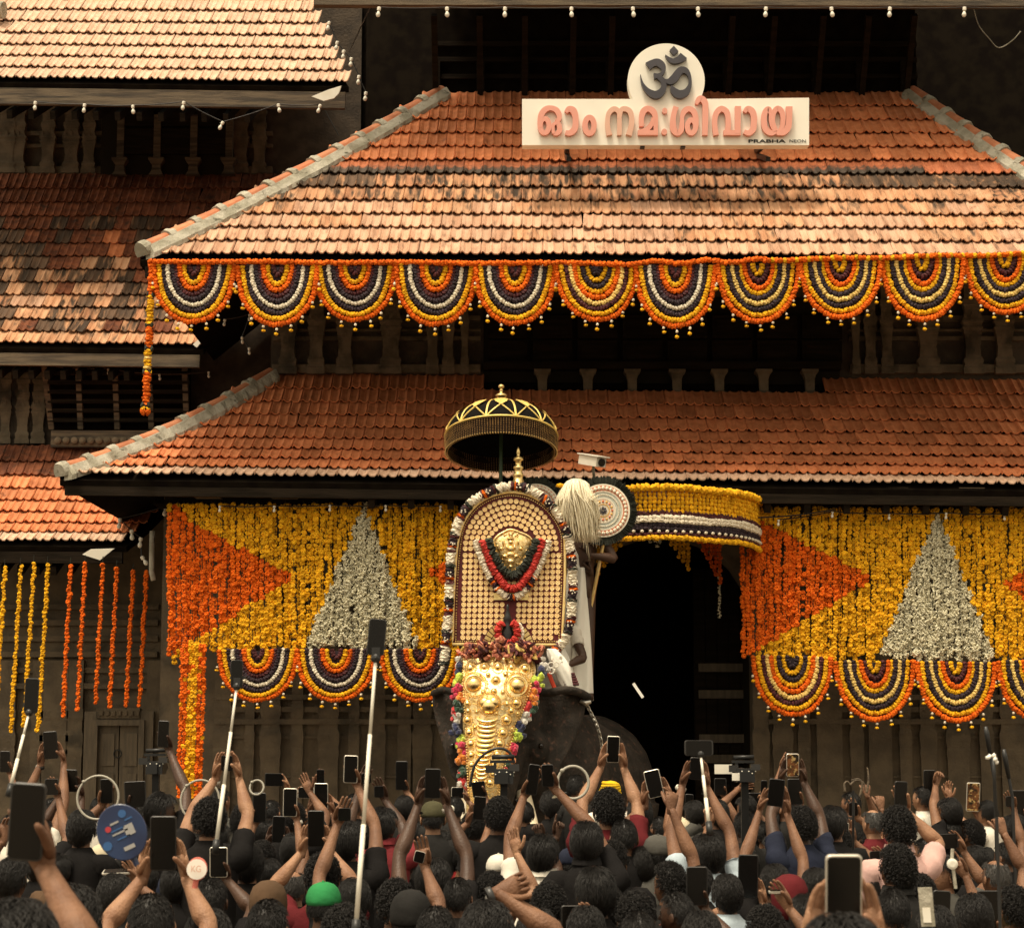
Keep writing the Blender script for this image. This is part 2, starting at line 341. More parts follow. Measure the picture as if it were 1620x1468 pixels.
def hip(parent, edgeline, n, side=1, r=.105, seed=3):
    """ridge caps down a hip with mortar collars and a lumpy mortar fillet on the roof side"""
    rr = random.Random(seed); mo = MB(); pts = [Vector(edgeline(i/40)) + Vector((0,0,.03)) for i in range(41)]
    r *= .92
    def at(t): t = .012 + .988*t; k = min(t*40, 39.999); i = int(k); return pts[i].lerp(pts[i+1], k-i)
    for i in range(n):
        a, b = at(i/n), at(min(1, (i+1.06)/n)); d = (b-a).normalized(); sx = d.cross(Vector((0,0,1))).normalized(); up = sx.cross(d)
        cp = MB(); rs = []
        for q, (p, k) in enumerate(((a, 1.12), (a.lerp(b,.5), 1.0), (b, .92))):
            rs.append([p + sx*r*k*math.cos(w) + up*r*k*math.sin(w) for w in [math.pi*x/8 for x in range(9)]] + [p + sx*(-r*k+.02) , p + sx*(r*k-.02)])
        cp.rings(rs); obj('ridge_tile', cp, M['cap'], parent)
        # collar
        rs = []
        for q in (-.045, 0, .05):
            p = a + d*q; k = 1.22 + rr.uniform(-.03,.05) - abs(q)*1.2
            rs.append([p + sx*r*k*math.cos(w) + up*r*k*(1+rr.uniform(-.08,.08))*math.sin(w) for w in [math.pi*(x-1)/8 for x in range(11)]])
        mo.rings(rs)
    rs = []
    for i in range(61):
        p = at(i/60*.995); d = (at(min(1,i/60+.02)) - at(max(0,i/60-.02))).normalized(); sx = d.cross(Vector((0,0,1))).normalized()*side
        up = Vector((0,0,1)); w = .17 + .05*mnoise.noise(Vector((i*.45, seed, 0))) + rr.uniform(-.02,.02)
        rs.append([p + sx*.03 + up*.06, p + sx*(.10) + up*.055, p + sx*w + up*(-.045), p + sx*w + up*(-.10), p + sx*.03 + up*(-.10)])
    mo.rings(rs)
    # splashes of mortar on the tiles below the fillet
    obj('mortar', mo, M['mortar'], parent)

# ================================================================== gatehouse
GH = thing('temple_gatehouse', 'tiered temple gatehouse with red tiled roofs behind the elephant', 'temple', (2, 24, 0))
Y1, Y1T, Y2, Y2T = 22.3, 24.3, 21.9, 25.0
lower = (P(95,752,Y1), P(2190,776,Y1), P(430,596,Y1T), P(1860,606,Y1T))
upper = (P(222,405,Y2), P(1850,408,Y2), P(700,150,Y2T), P(1442,150,Y2T))
cnt = {'roof_tile': 0, 'weathered_tile': 0, 'eave_tile': 0}
def xpix(x, Y): return CX + x*F/Y
def pick_lower(j, c, u, x):
    if j == 0: return ('eave_tile', 'tile_clean')  # pale eave row: wear and some daylight painted in
    px = xpix(x, lerp(Y1, Y1T, j/9))
    if j == 8 and 775 < px < 1322: return None
    return ('roof_tile', 'tile_new')
def one(nm, j, c, u):
    if u > .98: return False
    cnt[nm] = cnt.get(nm, 0) + 1
    return cnt[nm] <= 300
def one_lower(nm, j, c, u):
    if nm == 'roof_tile' and (j == 8 or lower[0].x + u*(lower[1].x-lower[0].x) > 5.9): return False
    if nm == 'eave_tile' and u > .76: return False
    return one(nm, j, c, u)
lr, ledge = roof(GH, *lower, 9, .30, pick_lower, one_lower, 'lower_roof', seed=11)
def pick_upper(j, c, u, x):
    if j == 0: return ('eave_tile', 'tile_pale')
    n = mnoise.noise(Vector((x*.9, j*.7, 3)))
    if j <= 3: return ('weathered_tile', 'tile_mid' if n > (.30 - .13*j + (-.12 if x > 2 else .10)) else 'tile_pale')  # pale rows carry wear and some painted daylight
    if j == 4: return ('weathered_tile', 'tile_streak' if n > -.1 else 'tile_mid')
    if j == 5: return ('weathered_tile', 'tile_mould' if n > -.02 else 'tile_streak')
    if j == 6: return ('weathered_tile', 'tile_drip')
    return ('roof_tile', 'tile_new')
cnt2 = {'n': 0}
def one_upper(nm, j, c, u):
    if nm == 'roof_tile' or u > .86: return False
    return one(nm, j, c, u)
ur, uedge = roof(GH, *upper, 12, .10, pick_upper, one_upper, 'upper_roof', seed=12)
hip(lr, lambda t: ledge(lower[0], lower[2], t), 9, 1, .10, 3)
hip(ur, lambda t: uedge(upper[0], upper[2], t), 13, 1, .105, 4)
hip(ur, lambda t: uedge(upper[1], upper[3], t), 13, -1, .105, 5)
hip(lr, lambda t: ledge(lower[1], lower[3], t), 9, -1, .10, 6)

def side_slope(parent, eL, tL, edge, back, sgn):
    """the flank of a hipped roof running back from the corner"""
    mb = MB(); rows = []
    for i in range(9):
        a = edge(eL, tL, i/8); b = Vector((a.x, back, a.z)); rows.append((a + Vector((0,0,-.012)), b + Vector((0,0,-.012))))
    V = [p for r_ in rows for p in r_]; V += [p + Vector((0,0,-.09)) for p in V[:]]; n = 18
    fs = []
    for i in range(8): fs += [(2*i, 2*i+2, 2*i+3, 2*i+1), (n+2*i, n+2*i+1, n+2*i+3, n+2*i+2)]
    fs += [(0,1,n+1,n)]
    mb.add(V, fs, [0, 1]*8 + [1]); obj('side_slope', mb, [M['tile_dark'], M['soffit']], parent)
side_slope(lr, lower[0], lower[2], ledge, 27.5, 1); side_slope(ur, upper[0], upper[2], uedge, 27.5, 1)
side_slope(lr, lower[1], lower[3], ledge, 27.5, -1); side_slope(ur, upper[1], upper[3], uedge, 27.5, -1)

def eave(parent, eL, eR, drop, dep, th=.06, name='eave_board', m='wood', inset=.05):
    mb = MB(); mb.bar(eL + Vector((.05, inset, -.11-drop/2)), eR + Vector((-.05, inset, -.11-drop/2)), th, drop); return obj(name, mb, M[m], parent)
eave(lr, lower[0], lower[1], .10, .1); eave(ur, upper[0], upper[1], .12, .1)
def rafters(parent, eL, eR, tz_rise, run, n, m='wood', w=.07, h=.11, zoff=-.26, lo_=0.0, hi_=1.0):
    mb = MB()
    for i in range(n):
        a = eL.lerp(eR, lerp(lo_, hi_, (i+.5)/n)) + Vector((0,.08,zoff)); b = a + Vector((0, run, tz_rise)); mb.bar(a, b, w, h)
    obj('rafters', mb, M[m], parent, stuff=True)
rafters(lr, lower[0], lower[1], 1.0, 1.9, 20, lo_=.22, hi_=.82); rafters(ur, upper[0], upper[1], 1.6, 2.2, 18, lo_=.27, hi_=.77)

# --- third tier over the top: eave beam, underside, rafters
Y3, Y3T = 23.2, 25.6
t3L, t3R = P(497, 12, Y3), P(1780, 14, Y3)
mb = MB(); mb.bar(t3L + Vector((0,0,.16)), t3R + Vector((0,0,.16)), .12, .30); obj('eave_beam', mb, M['beam'], GH)
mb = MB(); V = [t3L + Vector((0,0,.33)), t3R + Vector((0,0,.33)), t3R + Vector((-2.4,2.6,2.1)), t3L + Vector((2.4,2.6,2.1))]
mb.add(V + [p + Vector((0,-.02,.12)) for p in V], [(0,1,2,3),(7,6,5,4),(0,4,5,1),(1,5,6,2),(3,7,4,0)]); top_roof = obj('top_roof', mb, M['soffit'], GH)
mb = MB(); bl = P(486,0,27.6); a = t3L + Vector((0,0,.33)); b = t3L + Vector((2.4,2.6,2.1))
mb.add([a, b, Vector((b.x,27.4,b.z)), Vector((a.x,27.4,a.z)), a+Vector((0,0,.12)), b+Vector((0,0,.12)), Vector((b.x,27.4,b.z+.12)), Vector((a.x,27.4,a.z+.12))], [(0,1,2,3),(7,6,5,4),(0,4,5,1),(0,3,7,4)])
mb = MB()
for i in range(22):
    a = t3L.lerp(t3R, (i+.5)/22) + Vector((0,.08,.15)); mb.bar(a, a + Vector((0,2.3,1.45)), .08, .13)
obj('rafters', mb, M['wood'], GH, stuff=True)
# wall of the third storey (behind the upper roof's top edge) with brackets
mb = MB(); wl, wr = upper[2].x - .1, upper[3].x + .1
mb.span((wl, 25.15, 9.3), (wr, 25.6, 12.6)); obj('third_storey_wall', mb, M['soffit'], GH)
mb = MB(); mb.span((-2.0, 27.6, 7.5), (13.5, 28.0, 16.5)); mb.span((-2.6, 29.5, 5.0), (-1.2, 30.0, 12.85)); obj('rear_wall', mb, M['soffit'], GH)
for px in (690, 760, 830, 905, 965, 1150, 1215, 1290, 1360, 1430):
    b_ = MB(); c = P(px, 118, 25.1); b_.bar(c + Vector((0,0,-.42)), c + Vector((0,-.75,.5)), .07, .09); b_.box(c + Vector((0,0,-.2)), (.10,.10,.75)); obj('strut', b_, M['wood'], GH)
mb = MB()
for py in (70, 95, 122): c = P(1060, py, 25.12); mb.bar(Vector((wl, 25.12, c.z)), Vector((wr, 25.12, c.z)), .05, .06)
obj('timber_rail', mb, M['wood'], GH)

# --- second storey wall with stucco pilasters
ws = MB(); zt, zb = 8.7, 6.1
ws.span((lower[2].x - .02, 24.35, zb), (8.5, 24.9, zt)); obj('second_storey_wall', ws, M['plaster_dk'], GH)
def pilaster(px, w, Y, parent=GH, ytop=430, ybase=592, mat_='plaster', twin=False):
    a = P(px, ybase, Y); top = P(px, ytop, Y).z; H = top - a.z; hw = w*mpp(Y)/2
    pr = [(1.25,0),(1.25,.06),(1.05,.07),(1.05,.10),(1.15,.11),(1.15,.14),(.82,.17),(.78,.24),(.72,.25),(.72,.27),(.80,.28),(.82,.33),(.92,.36),(.92,.38),(1.02,.385),(1.06,.42),
          (1.22,.44),(1.22,.455),(1.05,.46),(1.1,.485),(1.3,.50),(1.32,.52),(.9,.56),(.84,.62),(.96,.64),(.96,.66),(1.1,.67),(1.1,.72),(.85,.74),(.85,.84),(1.1,.86),(1.2,.90),(.9,.92),(.9,1.0)]
    mb = MB(); mb.sq([(hw*(1+(k-1)*.75), z*H) for k, z in pr], a, .45)
    for q in (-.6, 0, .6):      # leaf crest on the capital
        mb.prism([(-.22*hw,0),(.22*hw,0),(.16*hw,.05*H),(0,.085*H),(-.16*hw,.05*H)], Matrix.Translation(a + Vector((q*hw*1.4, -.52*hw, .52*H))) @ Matrix.Rotation(rad(90), 4, 'X'), -.03)
    return obj('pilaster', mb, M[mat_], parent)
for px, w in ((455,26),(500,24),(545,24),(618,30),(684,18),(709,18),(735,12),(1378,18),(1404,18),(1355,12),(1469,32),(1540,28),(1590,28)): pilaster(px, w, 24.25)
for x0, x1 in ((430, 760), (1345, 1640)):     # plinth course and string mouldings behind the pilasters
    mb = MB(); a, b = P(x0, 590, 24.27), P(x1, 592, 24.27)
    for dz, h_, d_ in ((.05,.10,.10),(.42,.05,.06),(.52,.03,.05),(.66,.06,.08),(1.0,.05,.06)): mb.span((a.x, 24.35, a.z+dz-h_/2), (b.x, 24.35-d_, a.z+dz+h_/2))
    obj('string_course', mb, M['plaster'], GH)
# balustrade in the middle: dark opening, rail, balusters, timber grille above
mb = MB(); a, b = P(765, 470, 24.3), P(1330, 622, 24.3)
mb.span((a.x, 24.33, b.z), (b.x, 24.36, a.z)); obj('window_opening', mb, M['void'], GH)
for px in (858, 930, 1000, 1071, 1138, 1208, 1281):
    c = P(px, 624, 24.22); h_ = P(px, 586, 24.22).z - c.z; hw = .075
    b_ = MB(); b_.sq([(hw*1.15,-.02),(hw*1.15,.05*h_),(hw*.7,.12*h_),(hw*.72,.6*h_),(hw*.95,.8*h_),(hw*1.3,.9*h_),(hw*1.3,h_)], c); obj('baluster', b_, M['plaster'], GH)
mb = MB()
a = P(765, 585, 24.22); b = P(1330, 585, 24.22); mb.span((a.x, 24.16, a.z), (b.x, 24.33, a.z+.09)); obj('handrail', mb, M['wood'], GH)
for px0 in range(768, 1330, 71):
    for py0, py1 in ((540,575),(500,536)):
        b_ = MB(); a = P(px0+4, py1, 24.28); c = P(px0+66, py0, 24.28); b_.span((a.x, 24.24, a.z), (c.x, 24.33, c.z)); b_.span((a.x+.05, 24.225, a.z+.05), (c.x-.05, 24.25, c.z-.05)); obj('timber_panel', b_, M['wood'], GH)
mb = MB(); a = P(775, 612, 24.6); b = P(1320, 609, 24.6)
mb.bar(Vector((a.x,24.55,a.z)), Vector((b.x,24.55,b.z)), .05, .04); obj('inner_rail', mb, M['beam'], GH)

# --- ground storey: wall with a pointed dark gateway, pilasters
ARX0, ARX1 = P(905,1000,24.3).x, P(1192,1000,24.3).x
YW = 24.3
mb = MB(); zc = 5.6
xl, xr = P(255,1000,YW).x, 11.5
mb.span((xl, YW, 0), (ARX0, YW+.5, zc)); mb.span((ARX1, YW, 0), (xr, YW+.5, zc))
# arched head of the gateway
cxa = (ARX0+ARX1)/2; ra = (ARX1-ARX0)/2; zs = 3.55; n = 14
arch = [(cxa - ra*math.cos(math.pi*i/n), zs + 1.0*math.sin(math.pi*i/n)) for i in range(n+1)]
V = []
for x, z in arch: V += [(x, YW, z), (x, YW, zc), (x, YW+.5, z), (x, YW+.5, zc)]
fs = []
for i in range(n): fs += [(4*i, 4*i+4, 4*i+5, 4*i+1), (4*i+2, 4*i+3, 4*i+7, 4*i+6), (4*i, 4*i+2, 4*i+6, 4*i+4)]
mb.add(V, fs)
obj('ground_storey_wall', mb, M['stone'], GH)
mb = MB(); mb.span((xl, 24.9, 0), (xl+.3, 29, zc)); obj('side_wall', mb, M['stone'], GH)
mb = MB()      # passage: floor sides roof and back
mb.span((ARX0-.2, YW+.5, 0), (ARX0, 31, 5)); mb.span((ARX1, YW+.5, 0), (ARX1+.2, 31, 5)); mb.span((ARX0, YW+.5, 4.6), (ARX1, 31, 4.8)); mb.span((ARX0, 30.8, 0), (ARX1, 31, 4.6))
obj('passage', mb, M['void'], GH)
# half-open gate leaf with rails on the right of the passage
lf = MB(); a = P(1100, 1300, 25.6); b = P(1186, 900, 25.6); lf.span((a.x, 25.55, .1), (b.x, 25.62, b.z)); gate = obj('gate_leaf', lf, M['wood'], GH)
for i in range(5):
    b_ = MB(); w = (b.x-a.x)/5; b_.span((a.x+i*w+.006, 25.515, .12), (a.x+(i+1)*w-.006, 25.553, b.z-.02)); obj('plank', b_, M['wood'], gate)
for py in (1056, 1098, 1168, 1200):
    b_ = MB(); c = P(1140, py, 25.5); b_.span((a.x+.05, 25.46, c.z-.05), (b.x, 25.52, c.z+.05)); obj('rail', b_, M['door'], gate)
# pilasters and panel joints of the ground storey
def col_flat(px, w, Y=YW, parent=GH, top=4.4, key='stone', proud=.06, cap=True):
    c = P(px, 1200, Y); hw = w*mpp(Y)/2; m_ = MB(); d = proud/hw
    S = lambda pr: [(hw*(1+(w_/hw-1)*.45), z) for w_, z in pr]; m_.sq(S([(hw*1.25,0),(hw*1.25,.5),(hw*1.1,.56),(hw,.6),(hw,1.95),(hw*1.2,2.0),(hw*1.2,2.05),(hw*1.05,2.08),(hw*1.3,2.16),(hw*1.3,2.24),(hw*.9,2.30),(hw*.9,2.42),(hw*1.15,2.46),(hw*1.15,2.55),(hw*.95,2.58),(hw*.95,top)]) if cap else [(hw,0),(hw,top)], Vector((c.x, Y, 0)), d)
    return obj('pilaster', m_, M[key], parent)
for px, w in ((352,26),(395,14),(428,30),(470,18),(520,30),(560,16),(598,22),(640,20),(668,28),(1204,24),(1238,30),(1272,18),(1312,40),(1355,20),(1392,36),(1432,18),(1468,24),(1515,34),(1560,20),(1600,34)): col_flat(px, w, cap=(w < 35))
for k_, (px0, px1) in enumerate(((340, 690), (1215, 1640))):
    mb = MB(); a, b = P(px0,1150,YW), P(px1,1150,YW)
    for z in (2.38, 2.52, 2.66, 2.80, 3.0): mb.span((a.x, YW-.05 - .02*((z*50) % 2), z-.03), (b.x, YW, z+.03))
    for z in (2.2, 1.75): mb.span((a.x, YW-.03, z-.012), (b.x, YW, z+.012))
    obj('cornice', mb, M['stone'], GH)
# beam that carries the flower curtains under the lower eave
for px0, px1, py in ((262, 900, 792), (1170, 1700, 800)):
    mb = MB(); a, b = P(px0, py, 22.75), P(px1, py+2, 22.75); mb.bar(a, b, .10, .10); obj('hanging_rail', mb, M['wood'], GH)
mb = MB(); mb.span((lower[0].x+.9, 22.9, 4.75), (11, 24.3, 4.80)); obj('veranda_ceiling', mb, M['soffit'], GH)
for i in range(12):    # eave brackets faintly visible below the lower roof
    c = P(330+i*120, 782, 22.6); b_ = MB(); b_.box(c, (.28,.5,.09)); obj('bracket', b_, M['beam'], GH)

# ================================================================== recessed wing on the left
WG = thing('temple_wing', 'recessed left wing of the temple with three stacked tiled roofs and closed double door', 'temple', (-6, 27, 0))
YA, YAT, YB, YBT, YC, YCT = 25.6, 27.2, 26.5, 29.2, 26.6, 30.0
wl_ = (P(-140,857,YA), P(200,859,YA), P(-140,708,YAT), P(330,712,YAT))
wm = (P(-140,543,YB), P(322,548,YB), P(-140,279,YBT), P(470,279,YBT))
wt = (P(-140,124,YC), P(552,133,YC), P(-140,-80,YCT), P(455,-80,YCT))
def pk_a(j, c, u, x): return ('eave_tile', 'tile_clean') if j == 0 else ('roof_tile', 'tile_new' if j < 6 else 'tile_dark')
rw = random.Random(5)
def pk_b(j, c, u, x):
    if j == 0: return ('eave_tile', 'tile_mid')
    q = rw.random()
    if j >= 10: return ('roof_tile', 'tile_dark')
    if j >= 7: return ('roof_tile', 'tile_new' if q < .3 else 'tile_mould' if q > .75 else 'tile_dark')
    if q < .14: return ('roof_tile', 'tile_mid')
    if q < .19: return ('roof_tile', 'tile_pale')
    return ('roof_tile', 'tile_streak' if q < .38 else 'tile_dark' if q < .58 else 'tile_mould')
def pk_c(j, c, u, x): return ('eave_tile' if j == 0 else 'bleached_lit_tile', 'tile_clean')  # open roof: bleaching and daylight both in the tile colour
cw = {'roof_tile': 0, 'eave_tile': 0, 'bleached_lit_tile': 0}
def one_w(nm, j, c, u):
    if u < .13: return False
    cw[nm] += 1
    return cw[nm] <= 300
ra_, ea_ = roof(WG, *wl_, 8, .30, pk_a, one_w, 'lower_roof', seed=21)
rb_, eb_ = roof(WG, *wm, 13, .16, pk_b, one_w, 'middle_roof', seed=22)
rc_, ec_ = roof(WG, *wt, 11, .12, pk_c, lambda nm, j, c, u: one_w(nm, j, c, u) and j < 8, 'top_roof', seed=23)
for r_, e_, d in ((ra_, wl_, .14), (rb_, wm, .16), (rc_, wt, .22)): eave(r_, e_[0], e_[1], d, .1, .08, 'eave_board', 'beam' if d > .15 else 'wood')
rafters(rb_, wm[0], wm[1]+Vector((-.9,0,0)), .55, 1.3, 14, zoff=-.38); rafters(ra_, wl_[0], wl_[1]+Vector((-.6,0,0)), .5, 1.2, 10, zoff=-.34); rafters(rc_, wt[0], wt[1]+Vector((-1.2,0,0)), .7, 1.5, 16, zoff=-.45)
mb = MB(); a = P(-10,20,YC+1.35); mb.tube([a + Vector((-.5,.1,.12)), a + Vector((.14,0,.03))], [.14,.12], 10); obj('ridge_tile', mb, M['mortar'], WG)
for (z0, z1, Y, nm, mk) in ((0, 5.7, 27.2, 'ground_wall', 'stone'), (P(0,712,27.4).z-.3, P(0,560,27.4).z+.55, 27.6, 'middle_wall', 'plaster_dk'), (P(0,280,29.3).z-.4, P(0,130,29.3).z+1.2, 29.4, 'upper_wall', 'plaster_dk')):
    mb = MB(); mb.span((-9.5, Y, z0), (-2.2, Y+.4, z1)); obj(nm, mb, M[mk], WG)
for px, w in ((10,26),(28,22),(75,22),(112,24),(140,20),(380,24),(410,20)): pilaster(px, w, 29.3, WG, 165, 275)
for px, w in ((35,20),(60,20),(8,16)): pilaster(px, w, 27.5, WG, 590, 702)
mb = MB(); a = P(0,274,29.3); b = P(430,277,29.3)
for dz, h_, d_ in ((.05,.10,.10),(.42,.05,.06),(.6,.06,.08)): mb.span((a.x-1, 29.4, a.z+dz-h_/2), (b.x, 29.4-d_, a.z+dz+h_/2))
obj('string_course', mb, M['plaster'], WG)
# dark timber screen of the upper storey
mb = MB(); a = P(160,278,29.25); b = P(370,165,29.25); mb.span((a.x, 29.2, a.z), (b.x, 29.4, b.z)); obj('window_opening', mb, M['void'], WG)
for px in (190, 248, 306, 362):
    b_ = MB(); c = P(px, 279, 29.15); b_.sq([(.10,0),(.07,.06),(.06,.15),(.11,.22),(.11,.25),(.05,.26),(.05,.9)], c); obj('baluster', b_, M['beam'], WG)
for i in range(3):
    for k, (p0, p1) in enumerate(((205,245),(165,200))):
        b_ = MB(); a = P(195+i*58, p1, 29.15); c = P(244+i*58, p0, 29.15); b_.span((a.x, 29.12, a.z), (c.x, 29.19, c.z)); obj('timber_panel', b_, M['wood'], WG)
# outward leaning timber screen of the middle storey, with slats and a carved sill
scr = MB(); T = [P(72,575,27.0), P(300,578,27.0), P(300,678,27.35), P(82,678,27.35)]
scr.add([p + Vector((0,.06,0)) for p in T] + [p + Vector((0,.12,0)) for p in T], [(3,2,1,0),(4,5,6,7),(0,1,5,4),(2,3,7,6)]); so = obj('timber_screen', scr, M['soffit'], WG)
for k, px in enumerate((78, 124, 182, 236, 292)):
    b_ = MB(); b_.bar(P(px-(8 if k == 0 else 0), 575, 26.95), P(px+4, 678, 27.3), .07, .08, (0,1,0)); obj('post', b_, M['beam'], so)
for i in range(6):
    b_ = MB(); py = 590 + i*15; Yk = lerp(26.98, 27.3, i/6); b_.bar(P(76, py, Yk), P(300, py, Yk), .05, .06, (0,1,0)); obj('slat', b_, M['wood'], so)
b_ = MB(); a = P(82,682,27.1); c = P(240,708,27.1); b_.span((a.x, 27.05, c.z), (c.x+1, 27.4, a.z)); sill = obj('carved_sill', b_, M['beam'], WG)
b_ = MB()
for i in range(11): q = P(92+i*13, 697, 27.03); b_.lathe([(.045,0),(.045,.03),(.02,.045)], 10, Matrix.Translation(q) @ Matrix.Rotation(rad(90),4,'X'))
obj('carving', b_, M['plaster'], sill)
# ground storey of the wing: pilasters, moulded string, double door
for px, w in ((8,30),(58,18),(86,40),(118,24),(242,22)): col_flat(px, w, 27.15, WG, 3.2)
dr = MB(); a = P(150,1300,27.05); b = P(224,1145,27.05)
dr.span((a.x-.16, 27.0, 0), (a.x, 27.2, b.z+.16)); dr.span((b.x, 27.0, 0), (b.x+.16, 27.2, b.z+.16)); dr.span((a.x, 27.0, b.z), (b.x, 27.2, b.z+.16))
dr.span((a.x-.05, 26.96, 0), (a.x+.02, 27.0, b.z+.05)); dr.span((b.x-.02, 26.96, 0), (b.x+.05, 27.0, b.z+.05)); dr.span((a.x+.02, 26.96, b.z-.02), (b.x-.02, 27.0, b.z+.05))
door = obj('door_frame', dr, M['door'], WG)
mid = (a.x+b.x)/2
for x0, x1 in ((a.x, mid-.008), (mid+.008, b.x)):
    b_ = MB(); b_.span((x0, 27.06, .02), (x1, 27.12, b.z)); w = x1-x0
    for z0, z1 in ((.15,.9),(1.0,1.75),(1.85,b.z-.12)): b_.span((x0+w*.18, 27.04, z0), (x1-w*.18, 27.062, z1))
    obj('door_leaf', b_, M['door'], door)
b_ = MB(); p = P(186,1192,27.03); b_.tube([p + Vector((.05*math.cos(t), 0, .05*math.sin(t))) for t in [k*math.pi/6 for k in range(12)]], .008, 6, closed=True); obj('ring_handle', b_, M['dark_metal'], door)
b_ = MB(); a = P(152,1136,27.0); c = P(222,1120,27.0); b_.span((a.x, 26.97, a.z), (c.x, 27.1, c.z))
for i in range(7): q = P(160+i*9.5, 1128, 26.96); b_.box(q, (.05,.03,.06))
obj('door_lintel', b_, M['stone'], WG)
mb = MB(); a, b = P(-60,1000,27.15), P(250,1000,27.15)
for py in (960, 985, 1010, 1035, 1060, 1085): z = P(0,py,27.15).z; mb.span((a.x, 27.2-.06-.03*((py//5) % 2), z-.035), (b.x, 27.2, z+.035))
obj('cornice', mb, M['stone'], WG)
# drainpipe and flashings at the roof corners
def bent_sheet(name, pts, Y, label):
    mb = MB(); q = [P(*p, Y) for p in pts]; q2 = [p + Vector((0,.05,.008)) for p in q]; n = len(q)
    mb.add(q + q2, [tuple(range(n)), tuple(reversed(range(n, 2*n)))] + [(i, n+i, n+(i+1) % n, (i+1) % n) for i in range(n)])
    return tag(obj(name, mb, M['white']), label, 'flashing')
bent_sheet('roof_flashing', [(493,153),(520,142),(540,136),(536,148),(528,156),(512,160)], 26.45, 'white curled metal flashing under the corner of the top left roof')
bent_sheet('roof_flashing', [(130,877),(143,869),(180,868),(158,886)], 25.5, 'white folded metal flashing under the corner of the lower left roof')
bent_sheet('roof_flashing', [(305,545),(318,533),(320,540),(311,550)], 26.4, 'small bright metal flashing at the corner of the middle left roof')
mb = MB(); mb.tube([P(241,840,23.2), P(240,880,23.2), P(240,905,23.2), P(243,918,23.2)], .03, 8); tag(obj('drain_pipe', mb, M['mortar'], None, True), 'short grey drainpipe hanging beside the orange flower curtain', 'pipe')
# ================================================================== flowers
FR = random.Random(77)
def puff(mb, c, r, mi, nrm=None, n=7, rnd=FR):
    """one marigold head: ruffled ring with a sunk heart, closed behind"""
    nrm = Vector(nrm) if nrm is not None else Vector((rnd.uniform(-.5,.5), -1, rnd.uniform(-.5,.5)))
    nrm.normalize(); sx = nrm.orthogonal().normalized(); sy = nrm.cross(sx); c = Vector(c); V = []
    ph = rnd.uniform(0, 6)
    for rr, h in ((.55,-.45),(1.0,.0),(.62,.48)):
        for q in range(n):
            t = 2*math.pi*q/n + ph; k = r*rr*(1 + rnd.uniform(-.13,.13))
            V.append(c + sx*k*math.cos(t) + sy*k*math.sin(t) + nrm*r*(h + rnd.uniform(-.06,.06)))
    V.append(c + nrm*r*.18); b = 3*n; fs = [tuple(reversed(range(n)))]
    for k in range(2):
        for q in range(n): fs.append((k*n+q, k*n+(q+1) % n, (k+1)*n+(q+1) % n, (k+1)*n+q))
    for q in range(n): fs.append((2*n+q, 2*n+(q+1) % n, b))
    mb.add(V, fs, mi)
def jas(mb, c, r, mi, rnd=FR):
    for _ in range(3):
        d = Vector((rnd.uniform(-1,1), rnd.uniform(-.8,.2), rnd.uniform(-1,1))).normalized(); p = Vector(c) + Vector((rnd.uniform(-.5,.5), rnd.uniform(-.3,.3), rnd.uniform(-.5,.5)))*r
        mb.tube([p - d*r*.75, p, p + d*r*.75], [r*.16, r*.26, r*.34], 4, mi=mi)
def roll(mb, pts, r, step, mi, rnd=FR, flat=1.0):
    """a thick strung garland: overlapping flower heads along a line"""
    pts = [Vector(p) for p in pts]; L = [0]
    for a, b in zip(pts, pts[1:]): L.append(L[-1] + (b-a).length)
    n = max(2, int(L[-1]/step)); k = 0
    for i in range(n+1):
        s = L[-1]*i/n
        while k < len(L)-2 and L[k+1] < s: k += 1
        t = (s - L[k])/max(1e-6, L[k+1]-L[k]); p = pts[k].lerp(pts[k+1], t); d = (pts[k+1]-pts[k]).normalized()
        rot = d.to_track_quat('Z', 'Y').to_matrix()
        mb.ico(p + Vector((rnd.uniform(-.14,.14), rnd.uniform(-.1,.1), rnd.uniform(-.14,.14)))*r, (r*1.02, r*1.02*flat, max(step*.80, r*.42)), 1, rot @ Matrix.Rotation(rnd.uniform(0,6), 3, 'Z') @ Matrix.Rotation(rnd.uniform(-.3,.3), 3, 'X'), mi if isinstance(mi, int) else mi[i % len(mi)], .16, rnd)

# ---- scalloped flower swags (built once per pattern, shared by the copies)
SW = .86; SH = .66
def arcpts(hw, dep, y, n=22, top=.0): # U shaped garland, hung from z=0
    out = []
    for i in range(n+1):
        t = -1 + 2*i/n; x = hw*math.sin(t*math.pi/2*.985); z = -dep*(math.cos(t*math.pi/2*.985))**.86
        out.append(Vector((x, y, min(z, -top))))
    return out
PAT = {'A': [(.425,.640,OR,.034),(.372,.580,YE,.034),(.322,.520,PL,.034),(.276,.455,TU,.030),(.232,.395,PL,.034),(.192,.345,MA,.034),(.152,.285,OR,.034),(.105,.215,YE,.034),(.05,.12,MA,.03)],
       'B': [(.425,.640,OR,.034),(.372,.580,YE,.034),(.322,.520,MA,.034),(.276,.460,CR,.034),(.232,.395,OR,.034),(.190,.330,YE,.034),(.145,.265,PL,.034),(.100,.195,YE,.034),(.055,.12,PL,.034)],
       'C': [(.425,.640,OR,.034),(.372,.580,YE,.034),(.322,.520,PL,.034),(.276,.455,CR,.034),(.232,.395,PL,.034),(.192,.335,YE,.034),(.150,.275,OR,.034),(.100,.200,MA,.034),(.05,.12,YE,.034)]}
SW_ME = {}
def wob(mb):
    s_ = FR.uniform(0,90); mb.v = [(x + .014*mnoise.noise(Vector((x*3+s_, z*3, 0))), y, z + .012*mnoise.noise(Vector((x*5, s_, z*2)))) for x, y, z in mb.v]; return mb
